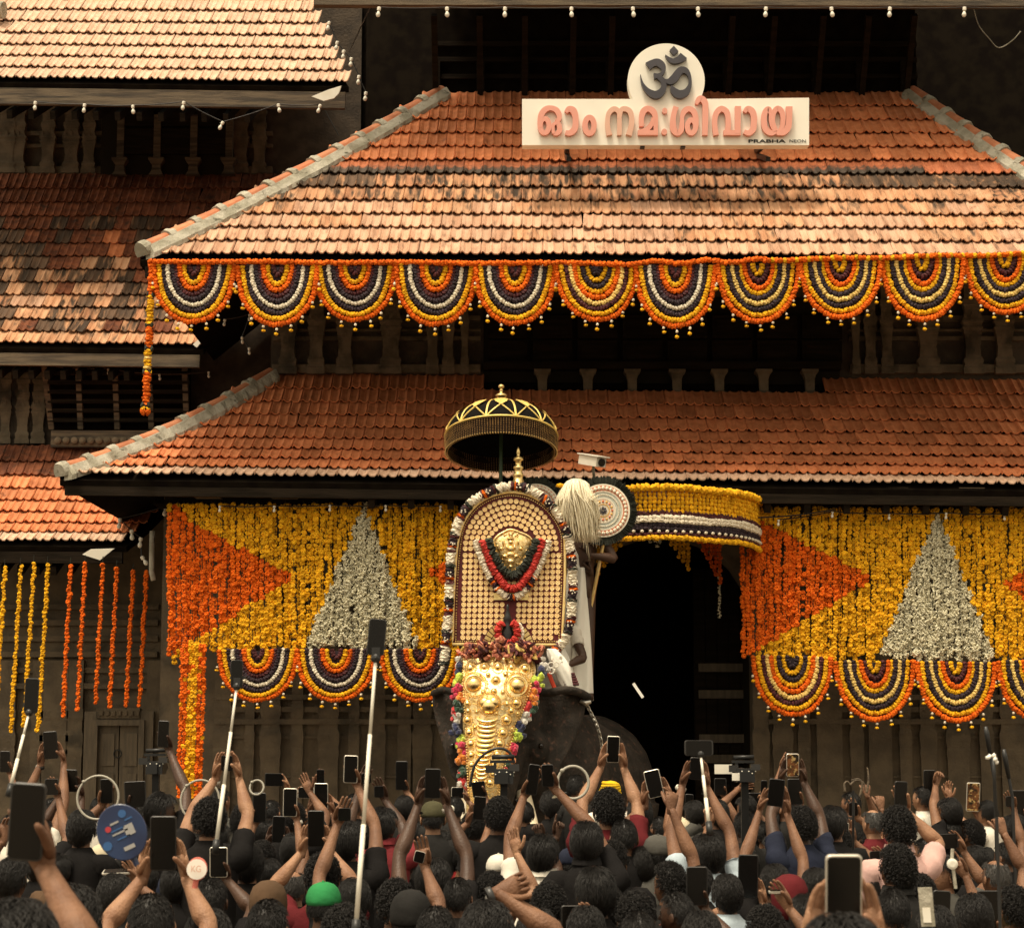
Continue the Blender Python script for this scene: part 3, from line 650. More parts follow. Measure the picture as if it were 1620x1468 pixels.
for key, rowsP in PAT.items():
    L_ = []
    for hw, dep, mi, r in rowsP:
        mb = MB(); roll(mb, arcpts(hw, dep, FR.uniform(-.012,.012), top=.02), r, .031, mi); L_.append(mesh_of('garland', wob(mb), FL))
    bk = MB(); pts = arcpts(.40, .615, .03, 18); bk.add(pts + [p + Vector((0,.012,0)) for p in pts], [tuple(range(19)), tuple(reversed(range(19,38)))]); L_.append(mesh_of('backing', bk, M['plum']))
    SW_ME[key] = L_
pd = MB(); pd.tube([(0,0,.01),(0,0,-.10)], .004, 4, mi=PL); pd.ico((0,0,-.028), .017, 1, mi=TU); pd.ico((0,0,-.078), (.028,.028,.020), 1, None, YE, .1)
PEND = mesh_of('pendant', pd, FL)
def swag(px, py, Y, key, label, group, sx=1.0, sz=1.0):
    loc = P(px, py, Y); t = thing('flower_swag', label, 'garland', loc, group)
    t.rotation_euler = (FR.uniform(-.08,.02), FR.uniform(-.03,.03), FR.uniform(-.06,.06)); t.scale = (sx, 1, sz)
    for me in SW_ME[key]:
        o = bpy.data.objects.new('backing' if 'backing' in me.name else 'garland', me); COL.objects.link(o); o.parent = t
    n = 9
    for i in range(n):
        a = -1 + 2*(i+.5)/n; x = .43*math.sin(a*math.pi/2*.96); z = -.65*(math.cos(a*math.pi/2*.96))**.86 - .02
        o = bpy.data.objects.new('pendant', PEND); COL.objects.link(o); o.parent = t; o.location = (x*1.03 + FR.uniform(-.01,.01), -.01, z); o.rotation_euler = (0, FR.uniform(-.15,.15), 0); o.scale = (1, 1, FR.uniform(.8,1.15))
    return t
YS = 21.78
up_sw = [(307,417,'A'),(439,418,'A'),(561,417,'A'),(690,417,'A'),(815,418,'A'),(943,417,'B'),(1068,419,'A'),(1199,416,'C'),(1329,411,'C'),(1459,407,'C'),(1590,404,'C')]
ordn = ['leftmost','second','third','fourth','fifth','sixth','seventh','eighth','ninth','tenth','eleventh']
for i, (px, py, k) in enumerate(up_sw):
    lab = {'A': 'white ringed scalloped flower swag', 'B': 'yellow and orange ringed flower swag', 'C': 'cream ringed scalloped flower swag'}[k]
    lab += ' under the upper eave, ' + (ordn[i] + ' from left' if i else 'leftmost')
    swag(px, py, YS, k, lab, 'flower swags under the upper eave', 1.0 + .02*math.sin(i*3.1), 1.0 + .05*math.sin(i*2.3))
YL = 22.55
lo_sw = [(408,1026,'A'),(532,1026,'A'),(664,1026,'A'),(1253,1037,'B'),(1383,1044,'C'),(1512,1046,'C'),(1640,1044,'C')]
for i, (px, py, k) in enumerate(lo_sw):
    side = 'left' if i < 3 else 'right'; j = i if i < 3 else i - 3
    swag(px, py, YL, k, ('white ringed' if k == 'A' else 'yellow ringed' if k == 'B' else 'cream ringed') + ' flower swag below the %s flower curtain, %s from left' % (side, ordn[j] if j else 'first'), 'flower swags below the flower curtains', .98, .86 if i < 3 else .98)
# top roll of orange flowers along the upper eave
for k_, (a, b) in enumerate((((238,414),(975,417)), ((975,417),(1210,412)), ((1210,412),(1700,400)))):
    mb = MB(); pts = [P(lerp(a[0],b[0],t/20), lerp(a[1],b[1],t/20) + (2.5*math.sin(t*.9) if k_ == 1 else .8*math.sin(t)), YS-.03) for t in range(21)]
    roll(mb, pts, .034, .042, OR if k_ < 2 else (OR, OR, YE)); tag(obj('flower_roll', mb, FL), 'orange marigold roll along the upper eave, ' + ('left of the sign' if k_ == 0 else 'drooping stretch below the sign' if k_ == 1 else 'stretch at the right edge'), 'garland', 'orange flower rolls along the upper eave')

# ---- tassel garland at the left end of the upper eave
t = thing('tassel_garland', 'long banded yellow and orange flower tassel hanging from the left end of the upper eave', 'garland', P(240,415,YS))
segs = [(415,465,OR),(470,512,YE),(518,548,OR),(556,588,YE),(592,640,OR)]
def tx(y): return lerp(241, 230, (y-415)/240)
for y0, y1, mi in segs:
    mb = MB(); roll(mb, [P(tx(y), y, YS) for y in (y0, (y0+y1)/2, y1)], .048, .034, mi if y1 != 588 else (YE, YE, CR)); obj('flower_band', mb, FL, t)
for y in (467, 515, 552, 590, 642):
    mb = MB(); roll(mb, [P(tx(y)-4, y, YS), P(tx(y)+4, y, YS)], .045, .03, LE); obj('leaf_band', mb, FL, t)
mb = MB()
for _ in range(34):
    d = Vector((FR.gauss(0,1), FR.gauss(0,1), FR.gauss(0,1))).normalized(); puff(mb, P(230,650,YS) + d*.045, .022, YE if d.z > .25 else OR, d)
obj('pompom', mb, FL, t)

# ---- flower curtains: every string its own part, colours by the pattern they make together
YC_ = 22.62
def tri(px, py, a, b, c):
    def sg(p, q, r): return (p[0]-r[0])*(q[1]-r[1]) - (q[0]-r[0])*(p[1]-r[1])
    s = [sg((px,py), a, b), sg((px,py), b, c), sg((px,py), c, a)]
    return all(v >= 0 for v in s) or all(v <= 0 for v in s)
def curtain(x0, x1, top, bot, tris, label, extra=None):
    t = thing('flower_curtain', label, 'flower curtain', P((x0+x1)/2, top(x0) if callable(top) else top, YC_))
    pitch = 7.3; n = int((x1-x0)/pitch)
    for i in range(n):
        px = x0 + i*pitch + FR.uniform(-1,1); mb = MB(); y = top(px) if callable(top) else top; y += FR.uniform(-2, 3)
        yb = bot(px) + FR.uniform(-7, 7); yo = FR.uniform(-.03,.03); ph = FR.uniform(0,6)
        mb.tube([P(px, y-8, YC_+yo), P(px, yb, YC_+yo)], .004, 4, mi=LE)
        skip = FR.random() < .10
        while y < yb:
            w = px + 1.3*math.sin(y*.03+ph) + FR.uniform(-1.3,1.3); mi = YE
            for a, b, c, m_ in tris:
                if tri(px, y, a, b, c): mi = m_
            p = P(w, y, YC_ + yo + FR.uniform(-.02,.02))
            if mi == JA: jas(mb, p, .036, JA); jas(mb, p + Vector((.012,0,.022)), .032, JA); y += 5.6
            else:
                if not (skip and FR.random() < .22): puff(mb, p, FR.uniform(.028,.038), mi)
                y += 7.0*FR.uniform(.88,1.12)
        obj('flower_string', mb, FL, t)
    return t
curtain(268, 735, 800, lambda x: (1044 if x < 312 else 1030 if x < 345 else 1027), [((255,800),(262,1042),(467,912),OR),((284,800),(262,800),(300,830),OR),((473,1040),(575,800),(668,1040),JA),((676,905),(890,790),(890,1040),OR)],
        'left marigold curtain with orange wedge and white jasmine triangle, ending behind the golden shield')
curtain(1176, 1680, lambda x: 806, lambda x: (1036 if x < 1230 else 1042), [((1160,803),(1160,1050),(1384,915),OR),((1382,1058),(1482,808),(1582,1058),JA),((1586,925),(1790,790),(1790,1060),OR)],
        'right marigold curtain with orange wedge and white jasmine triangle, beyond the dark gateway')
# ---- flower column below the left curtain
t = thing('flower_column', 'hanging column of yellow marigold strings edged with orange, below left curtain corner', 'garland', P(305,1030,22.5))
for k, (dx, mi) in enumerate(((-17,OR),(-11,OR),(-5,YE),(0,YE),(5,YE),(11,OR),(17,OR))):
    mb = MB(); y = 1022
    while y < 1262:
        px = 306 + dx - (y-1030)*.03 + FR.uniform(-1.2,1.2); puff(mb, P(px, y, 22.45 + FR.uniform(-.03,.03)), FR.uniform(.025,.032), mi if FR.random() < .93 else (YE if mi == OR else OR)); y += 6.6
    obj('flower_string', mb, FL, t)
# ---- single strings on the wing's front
for k, (px, y0, y1, mi) in enumerate(((8,898,1118,YE),(33,896,1160,YE),(54,892,1150,YE),(76,894,1156,YE),(112,896,1136,OR),(135,892,1124,OR),(163,894,1112,OR),(185,900,1120,OR),(211,905,1122,OR),(232,905,1116,OR))):
    mb = MB(); y = y0; sl = .062 if k < 4 else .055
    while y < y1:
        puff(mb, P(px - (y-y0)*sl + FR.uniform(-1.3,1.3), y, 25.0), FR.uniform(.026,.036), mi); y += 6.2
    mb.tube([P(px, y0-14, 25.02), P(px - (y1-y0)*sl, y1, 25.02)], .005, 4, mi=LE)
    j = k if k < 4 else k - 4
    tag(obj('flower_string', mb, FL), ('yellow' if mi == YE else 'orange') + ' marigold string hanging before the left wing, ' + (ordn[j] if j else 'first') + ' %s one from left' % ('yellow' if mi == YE else 'orange'), 'garland', 'flower strings hanging before the left wing')

# ---- drum shaped flower canopy over the gateway
cc = P(1012, 800, 23.0); t = thing('flower_canopy', 'curved yellow flower canopy with white and maroon bands bulging over the gateway', 'canopy', cc)
zt = P(1000,768,21.3).z; zb_ = P(1000,853,21.3).z; AX, AY = 1.30, 1.72
def drum(a, z, k=1.0): return Vector((cc.x + AX*k*math.sin(a), 23.0 - AY*k*math.cos(a), z))
angs = [-1.5 + 3.0*i/70 for i in range(71)]
def band(f0, f1, name, mi, r, step, nrow, k=1.0):
    mb = MB()
    for j in range(nrow):
        z = lerp(zt, zb_, lerp(f0, f1, (j+.5)/nrow)); pts = [drum(a, z + .006*math.sin(9*a+j), k) for a in angs]; roll(mb, pts, r, step, mi, flat=.9)
    obj(name, mb, FL, t)
bk = MB(); V = []
for a in angs: V += [drum(a, zt, .965), drum(a, zb_, .965)]
bk.add(V, [(2*i, 2*i+2, 2*i+3, 2*i+1) for i in range(70)], 0); obj('backing', bk, M['plum'], t)
tp = MB(); tp.add([drum(a, zt-.01, .97) for a in angs] + [Vector((cc.x,23.0,zt-.01))], [(i, i+1, 71) for i in range(70)]); obj('top_cover', tp, M['leaf'], t)
mb = MB()      # woven body: vertical strings of yellow flowers
for a in [-1.5 + 3.0*i/80 for i in range(81)]: roll(mb, [drum(a, lerp(zt, zb_, f)) for f in (.08,.28,.47)], .030, .040, YE, flat=.8)
obj('woven_band', mb, FL, t)
band(0, .10, 'yellow_roll', (YE, YE, YE, OR) if False else YE, .046, .05, 1, 1.03)
band(.48, .56, 'maroon_band', MA, .026, .04, 2); band(.57, .70, 'white_band', TU, .030, .042, 2, 1.01); band(.71, .84, 'dark_band', PL, .030, .045, 2)
mb = MB()
for a in [-1.5 + 3.0*i/46 for i in range(47)]: mb.ico(drum(a, lerp(zt, zb_, .86), 1.02), (.022,.022,.018), 1, None, TU)
obj('white_bud_row', mb, FL, t); band(.88, .93, 'maroon_edge', MA, .022, .04, 1); band(.94, 1.02, 'yellow_edge', YE, .034, .045, 1, 1.01)
# flowers hanging inside the gateway behind the canopy
for k, (x0, x1, y0, y1, mi, lab) in enumerate(((944,985,862,912,YE,'drooping yellow flower bunch under the canopy beside the round fan'),(1012,1045,850,868,JA,'short white flower fringe under the middle of the canopy'),(1052,1092,848,905,YE,'tapering yellow flower bunch under the canopy'),
                                      (1102,1142,850,930,OR,'dark orange flower drape in the gateway, right of the yellow bunches'))):
    mb = MB(); n = int((x1-x0)/6.5)
    for i in range(n):
        f = (i+.5)/n; ye = lerp(y0, y1, (1-f) if k == 0 else f)
        y = y0
        while y < ye:
            p = P(lerp(x0,x1,f)+FR.uniform(-1.5,1.5), y, 23.3+FR.uniform(-.05,.05)); (jas if mi == JA else puff)(mb, p, .028, mi); y += 6.5
    mb.tube([P(x0,y0-4,23.3), P(x1,y0-4,23.3)], .012, 5, mi=LE); tag(obj('flower_bunch', mb, FL, None, False, True), lab, 'garland')
mb = MB()
y = 850
while y < 980: jas(mb, P(1138,y,23.35), .022, JA); y += 5
tag(obj('flower_string', mb, FL), 'thin white jasmine string hanging in the gateway beside the orange drape', 'garland')

# ================================================================== sign over the upper roof
YSG = 22.55
sg = thing('temple_sign', 'cream sign board with round top, dark om and salmon letters on the roof', 'sign', P(1053,230,YSG))
mb = MB()
a, b = P(826,157,YSG), P(1280,155,YSG); c, d = P(1280,230,YSG), P(826,230,YSG)
dep = .16
cxs, rs_ = P(1054,128,YSG), 64*mpp(YSG)*.985
th0 = math.asin(max(-1, min(1, (a.z - cxs.z)/rs_)))
prof = [d, c, b] + [Vector((cxs.x + rs_*math.cos(t), YSG, cxs.z + rs_*math.sin(t))) for t in [th0 + (math.pi - 2*th0)*i/48 for i in range(49)]] + [a]
n = len(prof); mb.add([Vector((p.x, YSG, p.z)) for p in prof] + [Vector((p.x, YSG+dep, p.z)) for p in prof], [tuple(range(n)), tuple(reversed(range(n, 2*n)))] + [(i, n+i, n+(i+1) % n, (i+1) % n) for i in range(n)])
obj('board', mb, M['sign'], sg)
for px in (1016, 1080):
    b_ = MB(); b_.box(P(px,231,YSG+.08), (.05,.1,.06)); obj('bracket', b_, M['dark_metal'], sg)
for px in (900, 1215):
    b_ = MB(); p = P(px,225,YSG+.2); b_.bar(p, p + Vector((0,1.6,.3)), .05, .05); b_.bar(p + Vector((0,0,-.2)), p + Vector((0,.9,.1)), .05, .05); obj('support_bar', b_, M['dark_metal'], sg)
def ribbon(mb, pts, z0, off, sc, org, t, mi=0, closed=False):
    """stroke of varying half-width, raised by t in front of the board"""
    q = [(a_, b_, c_*.94) for a_, b_, c_ in crom(pts, 6, closed)]; k = len(q); fr = []; bkk = []
    for i, (x, y, w) in enumerate(q):
        if closed: p, n_ = q[i-1], q[(i+1) % k]
        else: p, n_ = q[max(i-1,0)], q[min(i+1,k-1)]
        dx, dy = n_[0]-p[0], n_[1]-p[1]; l = math.hypot(dx, dy) or 1; nx, ny = -dy/l*w, dx/l*w
        for sx, sy in ((x+nx, y+ny), (x-nx, y-ny)):
            W = P(org[0] + sx/sc, org[1] + sy/sc, YSG); fr.append(Vector((W.x, YSG - t - off, W.z))); bkk.append(Vector((W.x, YSG - .001, W.z)))
    n2 = len(fr); fs = []; rr_ = range(k if closed else k-1)
    for i in rr_:
        j = (i+1) % k; a0, b0, a1, b1 = 2*i, 2*i+1, 2*j, 2*j+1
        fs += [(a0, b0, b1, a1), (a0, a1, n2+a1, n2+a0), (b1, b0, n2+b0, n2+b1)]
    if not closed: fs += [(1, 0, n2, n2+1), (2*k-2, 2*k-1, n2+2*k-1, n2+2*k-2)]
    mb.add(fr + bkk, fs, mi)
def ringpts(cx, cy, rx, ry, w, n=10): return [(cx + rx*math.cos(2*math.pi*i/n), cy + ry*math.sin(2*math.pi*i/n), w) for i in range(n)]
def letter(strokes, org, sc, key, t=.055, name='letter'):
    mb = MB()
    for i, s_ in enumerate(strokes):
        cl = isinstance(s_, dict); ribbon(mb, s_['p'] if cl else s_, 0, .0012*i, sc, org, t, 0, cl)
    return obj(name, mb, M[key], sg)
O1, O2, S7 = (840,150), (1050,150), 7.364
letter([{'p': ringpts(158,378,52,82,31)}, [(112,400,28),(103,330,30),(122,245,36),(170,187,34),(230,173,30),(292,195,33),(325,245,33),(328,295,28),(298,332,26)], [(298,332,24),(325,372,30),(332,430,32),(300,468,28),(262,470,20)], [(262,470,22),(256,420,20),(262,365,20),(300,345,20)]], O1, S7, 'pink')
letter([[(405,222,22),(440,185,34),(490,200,40),(515,260,38),(518,340,36),(505,420,38),(450,464,34),(400,455,26)]], O1, S7, 'pink')
letter([{'p': ringpts(680,375,53,92,33)}], O1, S7, 'pink')
letter([[(912,488,36),(893,400,30),(890,320,28),(905,235,30),(960,185,32),(1010,205,30),(1027,262,28),(1027,488,28)], [(1027,300,24),(1048,200,28),(1095,183,32),(1150,215,33),(1170,290,32),(1165,380,33),(1135,488,36)]], O1, S7, 'pink2')
letter([[(1285,388,30),(1284,300,30),(1302,220,38),(1355,180,35),(1418,212,38),(1446,280,32),(1450,440,26)], [(1424,290,25),(1395,370,28),(1335,428,30),(1265,455,30)], [(1242,460,30),(1476,460,30)]], O1, S7, 'pink')
letter([{'p': ringpts(1555,205,14,17,17)}, {'p': ringpts(1550,450,16,18,18)}], O1, S7, 'pink', name='colon')
letter([[(140,158,34),(115,240,32),(103,340,36),(115,425,40),(155,466,32),(198,430,34),(208,340,26),(212,270,26),(237,210,35),(290,182,32),(345,215,35),(370,290,33),(368,390,35)], {'p': ringpts(318,388,48,76,31)}], O2, S7, 'pink')
letter([[(375,128,18),(400,78,34),(440,66,38),(475,110,37),(482,180,36),(476,488,33)]], O2, S7, 'pink')
letter([[(605,488,34),(592,400,32),(590,310,32),(610,230,35),(665,182,35),(725,215,35),(745,290,33),(745,400,33),(730,455,30)], [(692,460,30),(892,460,30)], [(860,152,37),(858,470,33)]], O2, S7, 'pink')
letter([[(935,222,22),(970,182,33),(1020,205,38),(1045,270,38),(1045,350,36),(1035,420,38),(985,464,33),(930,445,24)]], O2, S7, 'pink')
letter([[(1245,260,22),(1220,185,30),(1175,220,34),(1163,320,34),(1178,410,37),(1240,462,34),(1305,440,30)], [(1245,240,26),(1246,310,28),(1262,380,28),(1300,440,28)], [(1300,440,26),(1266,330,26),(1275,230,30),(1318,180,33),(1365,210,33),(1383,290,30),(1375,380,28),(1345,435,22)], [(1455,156,40),(1455,300,36),(1440,400,40),(1390,456,36),(1310,458,32)]], O2, S7, 'pink')
OM, S12 = (990,60), 12.46
om = MB()
for i, s_ in enumerate(([(430,590,85),(520,535,72),(620,515,75),(705,575,72),(738,660,45),(700,740,36),(630,775,42),(550,785,62)], [(640,800,50),(720,870,52),(745,955,55),(722,1060,66),(640,1140,80),(555,1150,78),(450,1095,58),(370,1010,38),(312,900,20),(284,755,3)],
      [(745,865,30),(800,885,42),(870,885,72),(950,830,82),(1015,740,78),(1090,668,72),(1180,685,58),(1240,765,36),(1264,880,30),(1245,1000,46),(1170,1110,72),(1050,1145,86),(955,1090,72),(910,1020,42),(890,968,6)],
      [(772,368,3),(850,452,36),(930,490,52),(1030,468,68),(1105,418,84),(1135,385,88)])): ribbon(om, s_, 0, .0012*i, S12, OM, .055)
dm = [P(OM[0]+x/S12, OM[1]+y/S12, YSG) for x, y in ((940,195),(1032,298),(938,375),(858,275))]
om.add([Vector((p.x, YSG-.056, p.z)) for p in dm] + [Vector((p.x, YSG-.001, p.z)) for p in dm], [(0,1,2,3),(0,4,5,1),(1,5,6,2),(2,6,7,3),(3,7,4,0)])
obj('om_emblem', om, M['indigo'], sg)
def text(body, px0, px1, py, h_px, Y, key, parent, name='lettering', bold=.0, rotm=None):
    cu = bpy.data.curves.new('t', 'FONT'); cu.body = body; cu.extrude = .02; cu.offset = bold; o = bpy.data.objects.new('t', cu); COL.objects.link(o)
    bpy.context.view_layer.update(); me = bpy.data.meshes.new_from_object(o.evaluated_get(bpy.context.evaluated_depsgraph_get())); bpy.data.objects.remove(o); bpy.data.curves.remove(cu)
    xs = [v.co.x for v in me.vertices]; ys = [v.co.y for v in me.vertices]; a, b = P(px0, py, Y), P(px1, py, Y); hh = h_px*mpp(Y)
    for v in me.vertices:
        u = (v.co.x-min(xs))/(max(xs)-min(xs)); w = (v.co.y-min(ys))/(max(ys)-min(ys)); v.co = Vector((lerp(a.x,b.x,u), Y - .004 - (.003 if v.co.z > 0 else 0), a.z + w*hh))
    me.materials.clear(); me.materials.append(M[key]); return link(name, me, parent)
text('PRABHA', 1184, 1243, 226.5, 5.6, YSG, 'ink', sg, bold=.025); text('NEON', 1249, 1275, 226.2, 5.2, YSG, 'ink', sg)

# ================================================================== strings of bulbs
def bulb(parent, p, tilt=0, s=1.0):
    s *= .76
    Mx = Matrix.Translation(p) @ Matrix.Rotation(tilt, 4, 'Y') @ Matrix.Rotation(math.pi, 4, 'X') @ Matrix.Diagonal((s,s,s,1))
    a = MB(); a.lathe([(.024,0),(.030,.01),(.028,.05),(.020,.055)], 10, Mx); o = obj('socket', a, M['white'], parent)
    b_ = MB(); b_.lathe([(.014,.055),(.020,.075),(.033,.105),(.034,.125),(.024,.148),(.006,.158)], 12, Mx); obj('bulb', b_, M['glass'], parent, True)
def light_string(pts, Y, label, wire=True, tilt=None, grp='strings of festoon bulbs', sc=1.0):
    t = thing('bulb_string', label, 'string lights', P(*pts[0], Y), grp)
    mb = MB(); q = []
    for (x0, y0), (x1, y1) in zip(pts, pts[1:]):
        for i in range(8): q.append(P(lerp(x0,x1,i/8), lerp(y0,y1,i/8) + (1.5*math.sin(math.pi*i/8)), Y+.03))
    q.append(P(*pts[-1], Y+.03)); mb.tube(q, .007, 4); obj('cable', mb, M['black'], t)
    for i, (x, y) in enumerate(pts): bulb(t, P(x, y, Y), (tilt[i] if tilt else FR.uniform(-.15,.15)), sc)
light_string([(600,12),(707,12),(799,12),(904,12),(1001,12),(1104,12),(1212,12),(1315,12),(1408,12),(1526,12),(1640,12)], 23.1, 'row of festoon bulbs under the topmost eave beam above the sign')
light_string([(56,161),(134,165),(210,167),(291,161),(353,193),(440,165),(507,166)], 26.45, 'sagging string of festoon bulbs under the top left eave', tilt=[.05,.1,-.1,.15,.45,-.2,.3])
light_string([(521,35),(534,66),(544,80),(556,92),(568,120),(579,146)], 25.6, 'short bulb string down the hip beside the top left roof', tilt=[.2,.2,.1,.1,.1,.1])
light_string([(348,800),(434,800),(522,799),(610,799),(697,800)], 22.45, 'dim bulbs along the top of the left flower curtain', sc=.6)
light_string([(1232,822),(1317,809),(1406,812),(1497,811),(1589,813)], 22.45, 'dim bulbs along the top of the right flower curtain', sc=.6)
light_string([(262,800),(190,820),(208,838),(223,850),(224,880)], 23.4, 'loose bulbs under the left corner of the lower eave', tilt=[.1,.1,-.1,.1,-.6])
light_string([(84,580),(171,583),(252,592),(330,588)], 26.9, 'dim bulbs under the middle left eave', sc=.7)
light_string([(356,505),(395,497),(383,533),(394,550)], 23.6, 'bulbs hidden in the dark under the left end of the upper eave', sc=.7)
mb = MB(); mb.tube([P(lerp(1190,1320,i/10), lerp(819,806,i/10)+3*math.sin(i/10*3.14), 22.4) for i in range(11)], .008, 4); tag(obj('cable', mb, M['black']), 'black cable sagging along the top of the right flower curtain', 'cable')
mb = MB(); mb.tube(crom([tuple(P(x,y,25.0)) for x,y in ((1540,12),(1548,40),(1565,62),(1580,76),(1600,66),(1615,50))], 5), .007, 4); tag(obj('cable', mb, M['mortar']), 'thin loose wire looping in the dark top right corner', 'cable')
mb = MB(); mb.tube([P(586,12,23.6), P(552,83,25.5)], .008, 4); mb.tube([P(514,175,26.0), P(536,215,26.0)], .006, 4); tag(obj('cable', mb, M['dark_metal']), 'thin stay wire from the top beam to the left hip bulbs', 'cable')
# ---- security camera on the lower roof
t = thing('security_camera', 'white box security camera on a bracket above the lower eave', 'camera', P(938,755,22.1))
Mx = Matrix.Translation(P(935,729,22.0)) @ Matrix.Rotation(rad(38),4,'Z') @ Matrix.Rotation(rad(12),4,'X')
mb = MB(); mb.add([Mx @ Vector(p) for p in ((-.065,-.17,-.05),(.065,-.17,-.05),(.065,.13,-.05),(-.065,.13,-.05),(-.065,-.17,.05),(.065,-.17,.05),(.065,.13,.05),(-.065,.13,.05))], [(3,2,1,0),(4,5,6,7),(0,1,5,4),(1,2,6,5),(2,3,7,6),(3,0,4,7)]); obj('housing', mb, M['white'], t)
mb = MB(); mb.box((0,0,0), (.16,.36,.012)); mb.v = [tuple(Mx @ (Vector(v) + Vector((0,-.03,.06)))) for v in mb.v]; obj('sun_shield', mb, M['white'], t)
mb = MB(); mb.lathe([(.042,0),(.042,.02),(.03,.021)], 14, Mx @ Matrix.Translation((0,-.17,0)) @ Matrix.Rotation(rad(90),4,'X')); obj('lens', mb, M['screen'], t)
mb = MB(); p = P(939,737,22.05); mb.tube([p, p + Vector((0,.02,-.07)), p + Vector((.01,.1,-.13))], .015, 8); mb.box(p + Vector((.01,.10,-.15)), (.1,.1,.03)); obj('bracket', mb, M['mortar'], t)
# fluorescent tube on a timber in the passage
t = thing('tube_lamp', 'small pale slanted tube lamp hanging in the dark gateway', 'lamp', P(1010,1092,25.0))
mb = MB(); mb.tube([P(1002,1081,25.0), P(1017,1103,25.0)], .017, 8); lit = mat('lit_tube', (.8,.75,.6), rough=.4); lit.node_tree.nodes['Principled BSDF'].inputs['Emission Color'].default_value = (1,.86,.6,1); lit.node_tree.nodes['Principled BSDF'].inputs['Emission Strength'].default_value = .42
obj('tube', mb, lit, t, True)
mb = MB(); mb.bar(P(1002,1080,25.03), P(1017,1104,25.03), .03, .03); obj('batten', mb, M['white'], t)
mb = MB(); mb.bar(P(1009,1090,25.08), Vector((P(1009,1090,25.08).x, 25.08, 4.7)), .02, .02); obj('hanger', mb, M['black'], t)
# ================================================================== elephant
ER = random.Random(31)
def ell(mb, c, r, rot=None, sub=3): mb.ico(c, r, sub, rot)
def remeshed(name, mb, mats, parent, voxel, smooth_it=3):
    o = link(name, mesh_of(name, mb, mats), parent); md = o.modifiers.new('r', 'REMESH'); md.mode = 'VOXEL'; md.voxel_size = voxel
    sm = o.modifiers.new('s', 'SMOOTH'); sm.iterations = smooth_it; sm.factor = .5
    bpy.context.view_layer.update(); dg = bpy.context.evaluated_depsgraph_get(); me = bpy.data.meshes.new_from_object(o.evaluated_get(dg))
    o.modifiers.clear(); o.data = me; me.polygons.foreach_set('use_smooth', [True]*len(me.polygons))
    me.materials.clear()
    for m in mats: me.materials.append(m)
    return o
EL = thing('elephant', 'tusker elephant in gold caparison standing in front of the gateway', 'elephant', (.3, 21.5, 0))
mb = MB()
hd = P(786,1135,20.35)                       # middle of the forehead
bx = Vector((1.12, 2.66, 0)).normalized()     # from the head towards the rump
sx = Vector((bx.y, -bx.x, 0))                # elephant's left side = right in the picture
rotz = Matrix((sx, bx, Vector((0,0,1)))).transposed()
def E_(a, b, z): return Vector((hd.x, hd.y, 0)) + sx*a + bx*b + Vector((0,0,z))
# trunk of the body: barrel, shoulders, rump
ell(mb, E_(.02,1.75,1.62), (.80,1.05,.80), rotz); ell(mb, E_(.02,1.15,1.72), (.70,.75,.86), rotz); ell(mb, E_(.02,2.45,1.62), (.72,.70,.82), rotz)
ell(mb, E_(0,.62,2.10), (.46,.62,.60), rotz)       # neck
# head: high domed forehead, cheeks, brow
ell(mb, hd + Vector((-.14,.16,.34)), (.27,.32,.36)); ell(mb, hd + Vector((.14,.16,.34)), (.27,.32,.36)); ell(mb, hd + Vector((0,.16,.02)), (.47,.42,.55)); ell(mb, hd + Vector((0,.20,-.40)), (.44,.40,.44))
ell(mb, hd + Vector((-.36,.02,-.30)), (.13,.16,.18)); ell(mb, hd + Vector((.38,.02,-.30)), (.13,.16,.18))
# trunk hanging to the ground
tp = [(0,-.10,-.25,.30),(-.04,-.20,-.60,.25),(-.08,-.22,-.95,.20),(-.10,-.20,-1.30,.165),(-.12,-.16,-1.65,.135),(-.13,-.12,-1.95,.115),(-.12,-.26,-2.12,.10),(-.12,-.42,-2.05,.085)]
q = crom([tuple(hd + Vector(t[:3])) + (t[3],) for t in tp], 5); mb.tube([p[:3] for p in q], [p[3] for p in q], 18)
ell(mb, hd + Vector((0,.10,-.80)), (.24,.26,.28))   # lower jaw
# legs
for a, b in ((-.42,.95),(.46,.90),(-.42,2.5),(.46,2.45)):
    mb.tube([E_(a,b,1.5), E_(a,b,1.0), E_(a*1.02,b,.55), E_(a*1.02,b,.18), E_(a*1.02,b-.03,.0)], [.34,.27,.215,.215,.25], 14)
# tail
mb.tube([E_(0,3.1,1.85), E_(.03,3.25,1.4), E_(.05,3.22,.8)], [.07,.045,.03], 8)
# ears: thick rimmed sheets folded over along the top
def ear(side, pts, Yb):
    """outline given on the photograph for the ear plane, leaning back from the root"""
    V = []; n = len(pts)
    for k in (0, 1):
        for px, py, dy in pts: V.append(P(px, py, Yb + dy + k*.06))
    cx = sum(p[0] for p in pts)/n; cy = sum(p[1] for p in pts)/n; cd = sum(p[2] for p in pts)/n
    c0, c1 = P(cx, cy, Yb + cd - .03), P(cx, cy, Yb + cd + .05); i0 = len(V); V += [c0, c1]
    fs = []
    for i in range(n):
        j = (i+1) % n; fs += [(i, j, i0), (n+j, n+i, i0+1), (j, i, n+i, n+j)]
    if side < 0: fs = [tuple(reversed(f)) for f in fs]
    mb.add(V, fs)
ear(1, [(842,1085,.15),(862,1094,.12),(890,1090,.10),(918,1094,.22),(931,1102,.30),(926,1122,.24),(920,1148,.20),(908,1175,.14),(895,1200,.06),(882,1224,.0),(872,1230,0),(862,1200,.06),(852,1160,.12),(842,1120,.16)], 20.3)
